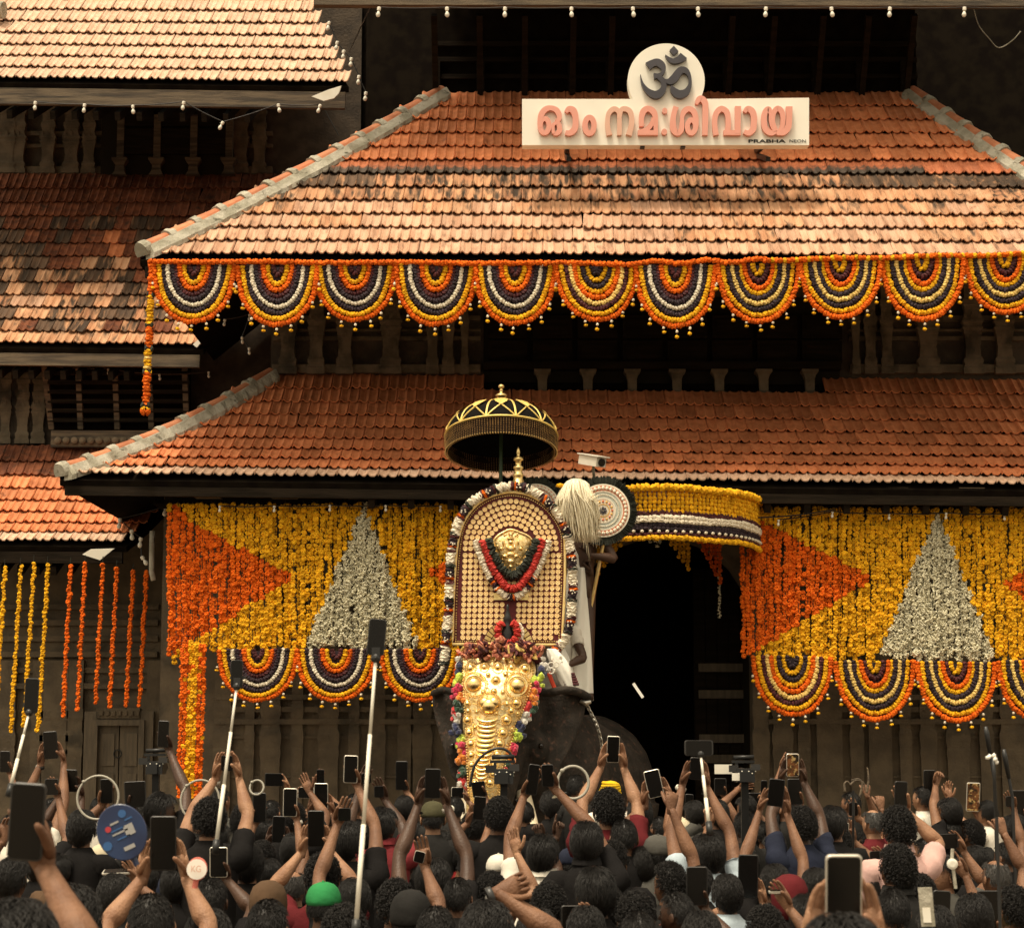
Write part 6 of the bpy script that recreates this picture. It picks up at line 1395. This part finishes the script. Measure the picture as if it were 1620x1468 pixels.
for _ in range(4000):
    if _n >= 62: break
    x = FX.uniform(5, 1615); y = FX.uniform(1262, 1445) ; w = FX.uniform(36, 44) + max(0, (y-1300)*.12)
    if y < 1290 and 820 < x < 1010: continue
    if any(math.hypot((x-q[0])/(.5*(w+q[2])), (y-q[1])/(.42*(w+q[2]))) < .92 for q in HD.values()): continue
    HD['z%d' % _n] = (round(x), round(y), round(w), FX.choice(('curly','wave','short','straight','wave','short','thin',('cap','navy'),('cap','cream')) if _n % 3 == 0 else ('curly','wave','short','straight')), FX.choice(('black','charcoal','navy','black','charcoal','brown','olive','grey','black','maroon' if _n % 2 else 'white'))); _n += 1
# phones: x0,y0,x1,y1, tilt, edge, holder, hands ('L','R','LR'), what its label adds
PHN = [
 (15,1239,70,1360,4,'case_dk','n1','R','large blurred phone nearest the left edge'), (69,1157,91,1200,-4,'case_dk','n2','LR','dark phone in two hands with a wrist watch, below the yellow strings'), (102,1217,122,1252,2,'case_dk','e1','LR','small phone in two hands in front of the closed double door'),
 (250,1140,267,1182,3,'case_dk','a8','R','phone held high in a dark hand left of the flower column'), (197,1236,231,1276,-3,'case_dk','e2','L','wide tablet phone behind the blue round fan'), (159,1232,178,1270,0,'case_dk','a4','L','phone with pale top edge under the white hoop at left'),
 (238,1291,279,1376,0,'case_dk','a2','LR','large phone in two hands right of the blue round fan'), (332,1340,360,1387,0,'case_lt','a13','R','phone with white top strip beside the small white round fan'), (163,1376,209,1381,-2,'case_lt','a7','R','phone tilted flat showing its white edge below the blue round fan'),
 (0,1188,16,1221,0,'case_dk','f5','R','phone cut by the left edge, highest one there'), (350,1195,368,1219,0,'case_dk','a9','LR','phone behind the middle white selfie stick'), (400,1254,421,1300,0,'case_dk','b1','L','dark phone at shoulder height left of a silver watch'),
 (544,1195,566,1238,2,'case_lt','b4','R','phone held high left of the longest selfie stick'), (626,1204,645,1249,0,'case_dk','b6','R','phone held high just right of the longest selfie stick'), (672,1216,697,1262,1,'case_dk','b10','LR','phone held up by two very dark arms left of the elephant trunk'),
 (448,1247,470,1291,1,'case_lt','b2','R','phone with white rim left of two overlapping phones'), (497,1239,519,1280,0,'case_lt','e18','LR','upper of two overlapping phones with pale top edge'), (487,1282,513,1339,0,'case_dk','b3','LR','lower of two overlapping phones above the green cap'),
 (431,1291,451,1332,2,'case_dk','e3','LR','phone between maroon sleeves left of centre'), (419,1223,449,1243,1,'case_dk','f4','R','sideways phone held in a raised fist, left of centre'), (471,1245,497,1262,1,'case_lt','f9','L','sideways phone with pale rim behind the overlapping phones'),
 (501,1217,513,1238,0,'case_dk','f7','L','narrow distant phone standing above the overlapping phones'), (592,1243,607,1261,0,'case_dk','b5','R','sideways phone beside an open hand right of the longest stick'), (747,1236,768,1260,-8,'case_dk','b8','R','dark phone in front of the caparison tip'),
 (749,1260,768,1296,5,'case_dk','e16','LR','dark phone below the caparison tip'), (714,1245,734,1262,0,'case_lt','f10','R','sideways phone with white edge at the left of the caparison tip'), (784,1310,816,1358,-38,'case_dk','e4','R','dark phone leaning strongly with ringed hand below the elephant'),
 (655,1346,672,1364,14,'case_lt','b11','R','little white rimmed phone low between two dark arms'), (535,1278,555,1298,0,'case_dk','e7','L','camera back of a dark phone beside the overlapping phones'),
 (960,1164,980,1206,2,'case_lt','c1','LR','white rimmed phone raised highest over the maroon shirt'), (1022,1218,1047,1261,-13,'case_lt','c4','LR','white rimmed phone leaning left in front of the dark gateway'), (834,1209,852,1257,8,'case_dk','c5','L','leaning dark phone at the left of a close pair below the right ear'),
 (857,1209,876,1244,-2,'case_dk','c3','R','upright dark phone at the right of a close pair below the right ear'), (1091,1198,1111,1233,4,'case_dk','c13','LR','dark phone directly behind the right selfie stick'), (1130,1231,1149,1257,0,'case_dk','c22','R','phone in front of the white camera light'),
 (1086,1371,1119,1431,0,'case_dk','c18','R','dark phone held low in front of a face right of centre'), (1168,1352,1199,1420,1,'case_dk','d23','LR','large dark phone in two hands below the gate edge'), (888,1432,935,1470,0,'case_dk','e15','R','wide phone cut by the bottom edge below the elephant'),
 (1244,1192,1264,1228,0,'case_lt','d1','LR','phone held high at the gate edge over two dark phones'), (1215,1232,1240,1275,6,'case_dk','d11','LR','left of two dark phones side by side near the video camera'), (1246,1232,1269,1272,-1,'case_dk','d3','R','right of two dark phones side by side near the video camera'),
 (1415,1236,1435,1278,2,'case_dk','d6','R','phone raised by the pink shirted person'), (1461,1218,1480,1261,0,'case_dk','d8','R','grey backed phone raised above the white shirted shoulder'), (1529,1238,1550,1283,2,'case_lt','d9','R','phone showing a bright scene at the right'),
 (1600,1250,1624,1296,0,'case_dk','d20','R','phone cut by the right edge'), (1343,1269,1357,1290,0,'case_dk','d5','R','small phone wrapped in cables under the curved horns'), (1317,1301,1343,1320,1,'case_lt','d4','LR','sideways phone at chest height with pale rim left of the bald head'),
 (1475,1319,1516,1341,-2,'case_dk','d14','R','sideways phone in a thick dark case right of the pink shirt'), (1306,1352,1363,1480,0,'case_lt','n3','LR','biggest blurred phone at the bottom edge with cream top'), (1475,1409,1503,1466,3,'case_dk','e10','R','grey phone with an open flip cover at the bottom right'),
 (1546,1409,1584,1480,0,'case_dk','e5','R','tall phone at the bottom right below the balding head'), (1216,1406,1236,1414,0,'case_lt','e9','R','phone held flat near the bottom, right of the large dark phone'), (1591,1259,1603,1276,0,'case_dk','e11','R','tiny phone between raised hands at the right edge'),
 (80,1283,97,1317,3,'case_dk','f1','L','dark phone half hidden behind the big blurred phone at left'), (71,1232,92,1257,0,'case_dk','n2x','R','wide dark tablet above the big blurred phone at left'), (1000,1245,1008,1270,2,'case_lt','c15','L','narrow phone beside the leaning white rimmed phone'), (891,1253,909,1283,0,'case_dk','f11','R','dark phone in front of the elephant shoulder hoop'),
 (1184,1254,1204,1285,0,'case_dk','f8','R','dark phone under the video camera near the gate edge'), (1376,1346,1393,1359,-4,'case_dk','d13','R','small dark phone held at the bald head collar'), (572,1223,587,1239,0,'case_dk','b20','L','small dark phone just left of the longest selfie stick'), (1083,1256,1096,1294,4,'case_dk','c21','R','thin dark phone left of the short selfie stick grip'), (1203,1234,1213,1272,3,'case_dk','e17','L','slim phone at the left of the two dark phones'),
 (822,1419,838,1446,6,'case_dk','c17','LR','phone in two hands at the bottom below a raised ringed hand')]
# people whose heads are hidden; only arms and shoulders show
HIDN = dict(n2x=(62,1345,44,'wave','black',None), n1=(25,1440,90,'wave','black',4.55), n2=(45,1290,44,'short','white',None), n3=(1330,1462,110,'wave','black',4.6))
for k_, v in HIDN.items(): HD[k_] = v[:5]
NEAR = {k_: v[5] for k_, v in HIDN.items()}
def head_depth(hid):
    x, y, w, st, sh = HD[hid]
    if NEAR.get(hid): D = NEAR[hid]; return D, P(x, y, D).z
    D = F*.208/w; z = P(x, y, D).z
    if z > 1.80: z = 1.80
    if z < 1.40: z = 1.40
    a, b = 2.0, 19.0                    # depth along this sight line at which the crown has that height
    if abs(P(x, y, D).z - z) > .001:
        if y <= HOR + 20: return D, z
        for _ in range(40):
            m_ = (a+b)/2
            if P(x, y, m_).z > z: a = m_
            else: b = m_
        D = a
    return min(D, 17.5), P(x, y, min(D, 17.5)).z
HOLD = {}
for q in PHN: HOLD.setdefault(q[6], []).append(q)
# extra raised hands without a phone: head id -> (side, px, py, pose, hand dir px)
XT = dict(a8=[(1,282,1218,'fist',(-.5,1))], c9=[(1,1062,1280,'fist',(.1,1))], c13=[], d17=[(1,1588,1318,'fist',(-.3,1))], b7=[], c7=[(1,1122,1305,'grip',(.1,1))], e3=[], c2=[(1,888,1298,'relax',(-1,.4))], a12=[], b18=[(1,788,1412,'grip',(1,.4))],
          d7=[(1,1502,1265,'open',(-.2,1))], f3=[(-1,1500,1262,'open',(.1,1))], f2=[(1,1372,1258,'fist',(0,1))], e17=[(1,1248,1262,'relax',(-.8,.6))], c21=[(-1,1168,1248,'relax',(.9,.3))], d14=[], d15=[(1,1528,1385,'point',(-.6,.9))], b13=[(1,818,1350,'up',(-.2,1))], a6=[(-1,5,1330,'relax',(.2,1))], f6=[(-1,1236,1215,'point',(.5,1))])
for k_, v_ in list(HD.items()):
    if k_[0] == 'z' and v_[1] < 1370 and FX.random() < .42: s_ = FX.choice((-1,1)); XT.setdefault(k_, []).append((s_, v_[0] + s_*FX.uniform(14,30), v_[1] - FX.uniform(18,52), FX.choice(('fist','up','relax','point','grip')), (-s_*FX.uniform(0,.5), 1)))
SKINS = {'b10': 'skin_dk', 'a8': 'skin_dk', 'b4': 'skin', 'c1': 'skin_lt', 'd17': 'skin', 'n1': 'skin', 'a2': 'skin_lt', 'b3': 'skin_lt', 'd23': 'skin_lt', 'd6': 'skin_lt', 'c5': 'skin', 'c18': 'skin_dk', 'e10': 'skin', 'n3': 'skin_lt'}
EXTRA = {'n2': (('watch',-1,'b'),), 'a9': (('watch',-1,'w'),), 'b2': (('watch',1,'w'),), 'b10': (('watch',1,'w'),('band',-1,'black')), 'c13': (('watch',-1,'w'),('band',1,'black')), 'c5': ('collar',('band',-1,'black')), 'c3': ('collar',('band',1,'cream')), 'd6': ('collar',), 'd10': ('collar',), 'd3': (('band',1,'red'),), 'b5': ('collar',), 'd8': (('band',1,'brown'),), 'd23': (('band',-1,'brown'),), 'c7': ('collar',), 'a8': (('band',1,'black'),), 'c4': (('band',1,'black'),), 'b18': (('watch',1,'b'),)}
HYAW = {'b5': .5, 'c9': -.5, 'd14': -1.5, 'c18': -.9, 'a8': .9, 'd5': .1, 'd17': -.15, 'c5': .35, 'c6': .5, 'b10': .25, 'c20': .9, 'd2': .9, 'c8': -.1}
# ---- words that single each one out
ZONES = [(0,100,'at the left edge'),(100,230,'below the closed double door'),(230,330,'below the flower column'),(330,480,'below the left flower swags'),(480,600,'beside the longest selfie stick'),(600,715,'left of the elephant trunk'),(715,830,'below the golden caparison'),(830,930,"below the elephant's right ear"),(930,1060,'below the dark gateway'),(1060,1180,'below the gate planks'),(1180,1290,'below the first right swag'),(1290,1400,'below the second right swag'),(1400,1500,'below the third right swag'),(1500,1700,'at the right edge')]
HW = {'curly': 'curly black hair', 'wave': 'wavy dark hair', 'short': 'close cropped hair', 'straight': 'smooth combed hair', 'thin': 'thinning grey hair'}
info = {}
for hid in HD:
    x, y, w, st, sh = HD[hid]; D, z = head_depth(hid); info[hid] = (x, y, D, z)
    zone = next(q[2] for q in ZONES if q[0] <= x < q[1]); hw = HW[st] if isinstance(st, str) else st[1] + ' ' + {'cap': 'cap', 'capback': 'backwards cap', 'beanie': 'ribbed beanie', 'hood': 'hood', 'turban': 'head cloth'}[st[0]]
    shn = sh[0] if isinstance(sh, tuple) else sh; shn = {'stripe': 'maroon striped'}.get(shn, shn)
    lab = 'person with %s, %s shirt' % (hw, shn)
    if hid in HOLD: lab += ', raising phone'
    info[hid] += (lab + ' ' + zone,)
labs = {}
for h_ in info:
    v = info[h_]
    if len(v[4].split()) > 13: info[h_] = v[:4] + (v[4].replace(', raising phone', ''),)
for hid, v in info.items(): labs.setdefault(v[4], []).append(hid)
LAB = {}
for lb, hs_l in labs.items():
    if len(hs_l) == 1: LAB[hs_l[0]] = lb
    else:
        for i, hid in enumerate(sorted(hs_l, key=lambda q: info[q][1])): LAB[hid] = lb + ', ' + (['upper one', 'lower one'] if len(hs_l) == 2 else ['topmost one', 'second from top', 'third from top', 'fourth from top', 'fifth from top'])[i]
for i, hid in enumerate(HD):
    x, y, D, z, _ = info[hid]; w, st, sh = HD[hid][2:]; hx = P(x, y, D).x; hs_v = max(.84, min(1.06, w*D/F/.215)) if hid not in NEAR or not NEAR[hid] else 1.0
    yaw = math.atan2(-.2 - hx, 20 - D) + PR.uniform(-.12,.12); arms = []; yc = D
    for (x0,y0,x1,y1,tl,ed,_h,hands,lb) in HOLD.get(hid, ()):
        pw, ph_ = x1-x0, y1-y0; cx, cy = (x0+x1)/2, (y0+y1)/2; Dp = D + .30
        if ph_ < 12: lean_ = -1.35; ph_d = pw*.5
        else: lean_ = .10 + PR.uniform(-.03,.1); ph_d = ph_
        tt, Mx, W_, H_ = phone(cx, cy, pw, ph_d, tl, Dp, ed, lb if 'phone' in lb else 'phone, ' + lb, lean_, screen='live' if hid in ('d9', 'd1') else 'screen')
        if lean_ < 0: Mx = Matrix.Translation(P(cx, cy, Dp)) @ Matrix.Rotation(rad(90), 4, 'X')
        for s in ((-1,1) if hands == 'LR' else ((1,) if hands == 'R' else (-1,))):
            side_ = land = pw > ph_d
            if hands == 'LR':
                Wp = Mx @ Vector((s*(W_/2 + .034), -H_*.40 - .055, -.020)); hu = Mx.to_3x3() @ Vector((-s*.20, 1, .0)); hn = Mx.to_3x3() @ Vector((-s*.75, 0, .65))
            elif land:
                Wp = Mx @ Vector((s*(W_/2 + .035), -.075, -.02)); hu = Mx.to_3x3() @ Vector((-s*.55, 1, 0)); hn = Mx.to_3x3() @ Vector((-s*.6, -.1, .8))
            else:
                Wp = Mx @ Vector((s*.040, -H_/2 - .02, -.034)); hu = Mx.to_3x3() @ Vector((-s*.42, 1, 0)); hn = Mx.to_3x3() @ Vector((-s*.2, 0, 1))
            if not any(a[0] == s for a in arms): arms.append((s, Wp, hu, hn, 'back'))
    for (s, px, py, pose, (du, dv)) in XT.get(hid, ()):
        if not any(a[0] == s for a in arms): arms.append((s, P(px, py, D+.22), Vector((du, .15, dv)), Vector((-s*.4, -.8, 0)) if pose != 'fist' else Vector((-s*.3,.9,0)), pose))
    sk = M[SKINS.get(hid) or PR.choice(('skin','skin','skin_dk','skin','skin_lt'))]
    person(hx, D, z, hs_v, yaw, st, sh, sk, LAB[hid], 'people in the crowd', arms, HYAW.get(hid, PR.uniform(-.25,.25)), EXTRA.get(hid, ()), PR.uniform(.02,.14), hk=i)

# ---- selfie sticks and their phones
def stick(pts, D, label, phone_args, plabel, tilt):
    t = thing('selfie_stick', label, 'selfie stick', P(*pts[-1], D), 'selfie sticks held over the crowd'); a, b = P(*pts[0], D+.12), P(*pts[-1], D); d = (b-a)
    for i, (f0, f1, r) in enumerate(((0,.3,.0058),(.29,.65,.0072),(.64,1,.0088))): m_ = MB(); m_.tube([a + d*f0, a + d*f1], r, 10); obj('pole_section', m_, M['white'], t, True)
    m_ = MB(); m_.tube([b, b + d.normalized()*.06], .015, 10); obj('grip', m_, M['black'], t, True)
    m_ = MB(); m_.ico(a - d.normalized()*.012, .019, 2); m_.box(a - d.normalized()*.035, (.03,.03,.03)); m_.box(a - d.normalized()*.05, (.07,.018,.012), Matrix.Rotation(rad(tilt),3,'Y')); obj('clamp', m_, M['black'], t)
    x0,y0,x1,y1 = phone_args; phone((x0+x1)/2, (y0+y1)/2, x1-x0, y1-y0, tilt, D+.12, 'case_dk', plabel, .03)
stick([(45,1131),(18,1240)], 9.6, 'white selfie stick tilted at the far left under the yellow strings', (39,1073,61,1128), 'phone on the selfie stick hanging among the yellow flower strings', 2)
stick([(374,1090),(343,1328)], 9.0, 'white selfie stick rising left of centre over curly heads', (365,1044,384,1088), 'phone on the selfie stick in front of the left flower swags', 0)
stick([(594,1046),(564,1454)], 7.4, 'longest white selfie stick reaching from the bottom edge to the flower curtain', (582,979,610,1037), 'phone on the longest selfie stick before the white flower triangle', 5)
stick([(1109,1197),(1121,1300)], 9.4, 'short white selfie stick in front of the gateway', (1083,1171,1128,1195), 'sideways phone on the short selfie stick in the dark gateway', 0)

# ---- video cameras
def video_camera(px, py, D, k, label, loop=False, lights=False):
    t = thing('video_camera', label, 'video camera', P(px, py, D), 'video cameras above the crowd'); c = P(px, py, D); S_ = mpp(D)*k
    def bx(nm, x, z, y, w, h, d, m_='black'): b_ = MB(); b_.box(c + Vector((x*S_, y*S_, z*S_)), (w*S_, d*S_, h*S_)); return obj(nm, b_, M[m_], t)
    bx('camera_body', 0, 0, 0, 26, 20, 40); bx('viewfinder', 14, 12, -14, 14, 9, 16, 'case_dk'); bx('top_handle', -2, 20, 0, 34, 4, 6, 'dark_metal'); bx('handle_post', -12, 14, 0, 4, 10, 5, 'dark_metal'); bx('battery', -2, -2, -24, 16, 15, 8, 'dark_metal'); bx('monitor', -18, 10, -16, 14, 10, 3, 'case_dk')
    b_ = MB(); b_.lathe([(8*S_,18*S_),(9*S_,34*S_),(11*S_,46*S_),(10*S_,46*S_),(8*S_,40*S_)], 16, Matrix.Translation(c) @ Matrix.Rotation(rad(-90),4,'X')); obj('lens', b_, M['dark_metal'], t, True)
    b_ = MB(); b_.tube([c + Vector((-16,0,26))*S_, c + Vector((14,-4,27))*S_], 3.2*S_, 10); obj('microphone', b_, M['dark_metal'], t, True)
    for q in range(6): b_ = MB(); b_.ico(c + Vector((-11+q*5, -20.5, 3+3*(q % 2)))*S_, 1.1*S_, 1); obj('button', b_, M['white'], t)
    b_ = MB(); b_.bar(c + Vector((0,0,-10*S_)), Vector((c.x, c.y+.05, 1.35)), .05, .05, (0,1,0)); obj('shoulder_mount', b_, M['black'], t)
    if loop: b_ = MB(); b_.tube(crom([tuple(c + Vector(p)*S_) for p in ((-46,0,-14),(-40,0,14),(-24,0,32),(-6,0,38),(8,0,32),(14,0,18))], 5), 1.9*S_, 8); obj('hoop_handle', b_, M['dark_metal'], t, True)
    if lights:
        bx('light_panel', -32, 9, -4, 26, 14, 3, 'white'); bx('light_panel', -12, -2, -22, 18, 11, 3, 'white')
video_camera(247, 1214, 15.5, 1.0, 'dark video camera beside the flower column'); video_camera(797, 1228, 15.0, 1.15, 'dark video camera with hoop handle in front of the golden caparison', True); video_camera(1178, 1226, 15.0, 1.05, 'dark video camera with white light panels near the gate edge', False, True)
for px, D in ((250,15.7),(800,15.3),(1180,15.3)):
    person(P(px,1200,D).x, D+.1, 1.62, .95, 0, 'short', 'charcoal', M['skin_dk'], 'person in dark shirt behind the video camera ' + {250: 'by the flower column', 800: 'in front of the caparison', 1180: 'near the gate edge'}[px], 'people in the crowd', hk=px)

# ---- round paper fans, hoops, microphones, horns
def hand_fan(px, py, rp, D, tilt, label, base, marks):
    t = thing('hand_fan', label, 'hand fan', P(px, py, D)); k = mpp(D); c = P(px, py, D); Mx = Matrix.Translation(c) @ Matrix.Rotation(rad(tilt),4,'Y') @ Matrix.Rotation(rad(90),4,'X'); r = rp*k
    b_ = MB(); b_.lathe([(r*.97,-.004),(r,-.002),(r,.002),(r*.97,.004)], 40, Mx @ Matrix.Diagonal((.92,1.06,1,1))); obj('disc', b_, base, t)
    for (x, y, w, h, m_) in marks:
        b_ = MB(); b_.prism([(x-w/2,y-h/2),(x+w/2,y-h/2),(x+w/2,y+h/2),(x-w/2,y+h/2)] if h > 0 else [(x+w/2*math.cos(a), y+w/2*math.sin(a)) for a in [q*math.pi/9 for q in range(18)]], Mx @ Matrix.Scale(r,4) @ Matrix.Translation((0,0,.0045/r)), .0015/r); obj('print', b_, m_, t)
    b_ = MB(); b_.tube([Mx @ Vector((0,-r*.7,-.012)), Mx @ Vector((0,-r-.03,-.012))], .010, 8); obj('handle', b_, base, t); return t
nv = mat('fan_navy', (.012,.020,.060), (.02,.045,.12), 3, .35); nb = mat('fan_blue', (.03,.10,.26), rough=.4); gw = mat('fan_print_grey', (.32,.31,.30), rough=.5); rdp = mat('fan_print_red', (.40,.03,.04), rough=.5); ow = mat('fan_ivory', (.86,.80,.72), rough=.6); rim_ = mat('fan_coral_rim', (.62,.16,.12), rough=.6)
hand_fan(193, 1316, 42, 7.0, -25, 'dark blue printed round hand fan held among heads at the left', nv, [(.28,.62,.30,0,nb),(-.68,-.25,.34,0,nb),(-.42,.30,.22,0,rdp),(-.12,.42,.34,.07,gw),(-.10,.16,.52,.05,nb),(-.05,.02,.62,.06,gw),(.30,-.02,.36,.40,gw),(.42,.36,.30,.06,nb),(.0,-.20,.50,.05,nb),(.05,-.62,.42,.15,gw)])
t = hand_fan(312, 1374, 17, 7.6, 8, 'small white round hand fan with coral rim and letters at the lower left', rim_, [(-.02,-.03,1.86,0,ow)])
text('KG', 303, 318, 1379, 10, 7.585, 'pink2', t)
def hoop(pts, D, r, label):
    r *= .60
    t = thing('tube_hoop', label, 'hoop', P(*pts[0], D), 'pale tube hoops above heads'); q = crom([tuple(P(x,y,D)) for x,y in pts], 6); b_ = MB(); cx_ = sum(p[0] for p in q)/len(q); w_ = (max(p[0] for p in q)-min(p[0] for p in q))/2; top_ = max(p[2] for p in q); b_.tube([(cx_ + w_*1.06*math.cos(a), q[0][1] + .02*math.sin(a), top_ - w_*1.1 + w_*1.1*math.sin(a)) for a in [k*math.pi/16 for k in range(32)]], r, 8, closed=True); obj('tube', b_, M['hoop'], t, True)
    m_ = MB(); p = Vector((cx_ - w_*.75, q[0][1], top_ - w_*1.1 + w_*.80)); m_.ico(p, r*1.6, 2); obj('joint', m_, M['hoop'], t, True)
hoop([(129,1262),(133,1243),(146,1230),(160,1227),(178,1233),(191,1250)], 13.5, .013, 'white tube hoop above the heads in front of the double door')
hoop([(287,1240),(300,1234),(318,1236),(334,1247),(344,1268)], 13.5, .012, 'white tube hoop right of the flower column')
hoop([(886,1262),(888,1240),(898,1222),(912,1212),(926,1216),(932,1228)], 13.0, .015, "white tube hoop below the elephant's right ear"); hoop([(396,1264),(401,1248),(411,1238),(417,1234)], 12.8, .011, 'short white curved tube left of centre beside a sideways phone')
def mic(px0, py0, px1, py1, D, label, ball=None):
    t = thing('microphone_boom', label, 'microphone', P(px1, py1, D), 'microphones on stands at the right'); a, b = P(px0, py0, D), P(px1, py1, D); d = (b-a).normalized()
    m_ = MB(); m_.tube([a, b, Vector((b.x, b.y, 1.0))], .011 if not ball else .006, 8); obj('pole', m_, M['black'], t)
    m_ = MB(); m_.tube([a - d*.10, a - d*.05, a + d*.1], [.013,.018,.014] if not ball else [.006,.006,.006], 10); obj('head', m_, M['black'], t, True)
    if ball: m_ = MB(); [m_.ico(a - d*.10 + Vector((PR.gauss(0,.008),PR.gauss(0,.008),PR.gauss(0,.008))), .009, 1, None, 0, .25) for _ in range(5)]; obj('windscreen', m_, M[ball], t, True)
mic(1563,1172,1573,1232,14.5,'thin black microphone boom leaning at the right edge'); mic(1592,1208,1602,1262,14.5,'black microphone with stand right of the thin boom'); mic(1574,1246,1577,1300,7.4,'slender stick with white fuzzy tip held at the right','cloth_white')
t = thing('curved_horns', 'cluster of curved dark horns and wires raised over the bald head', 'instrument', P(1350,1260,12.4))
for pts in (((1337,1252),(1336,1240),(1341,1236),(1346,1243)),((1345,1242),(1354,1234),(1366,1238),(1368,1250)),((1371,1254),(1374,1235),(1373,1218),(1371,1214)),((1360,1262),(1364,1240),(1358,1232),(1346,1234))):
    b_ = MB(); q = crom([tuple(P(x,y,12.4)) for x,y in pts], 5); b_.tube(q, [.008 - .005*i/len(q) for i in range(len(q))], 8); obj('horn', b_, M['beam'], t, True)
b_ = MB(); b_.tube([P(1350,1250,12.42), P(1350,1290,12.42), Vector((P(1350,1290,12.42).x, 12.45, 1.5))], .008, 6); obj('stem', b_, M['dark_metal'], t)
t = thing('keychain_gadget', 'clear gadget hanging on a cord from a raised hand at lower right', 'gadget', P(1508,1360,8.6)); b_ = MB(); b_.lathe([(.013,-.004),(.022,0),(.022,.01),(.013,.014)], 18, Matrix.Translation(P(1506,1366,8.6)) @ Matrix.Rotation(rad(90),4,'X')); obj('disc', b_, M['glass'], t); b_ = MB(); b_.tube([P(1507,1342,8.6), P(1506,1358,8.6), P(1512,1405,8.6)], .007, 6); obj('cord', b_, M['mortar'], t)
t = thing('flip_cover', 'open cream flip cover with small window beside a grey phone', 'phone cover', P(1465,1436,8.0)); Mx = Matrix.Translation(P(1466,1434,HD and 8.0)) @ Matrix.Rotation(rad(-4),4,'Y') @ Matrix.Rotation(rad(-35),4,'Z'); b_ = MB(); b_.box((0,0,0), (.055,.006,.145)); b_.v = [tuple(Mx @ Vector(v)) for v in b_.v]; obj('cover', b_, M['mortar'], t); b_ = MB(); b_.box((0,-.004,-.03), (.032,.003,.055)); b_.v = [tuple(Mx @ Vector(v)) for v in b_.v]; obj('window', b_, M['white'], t)
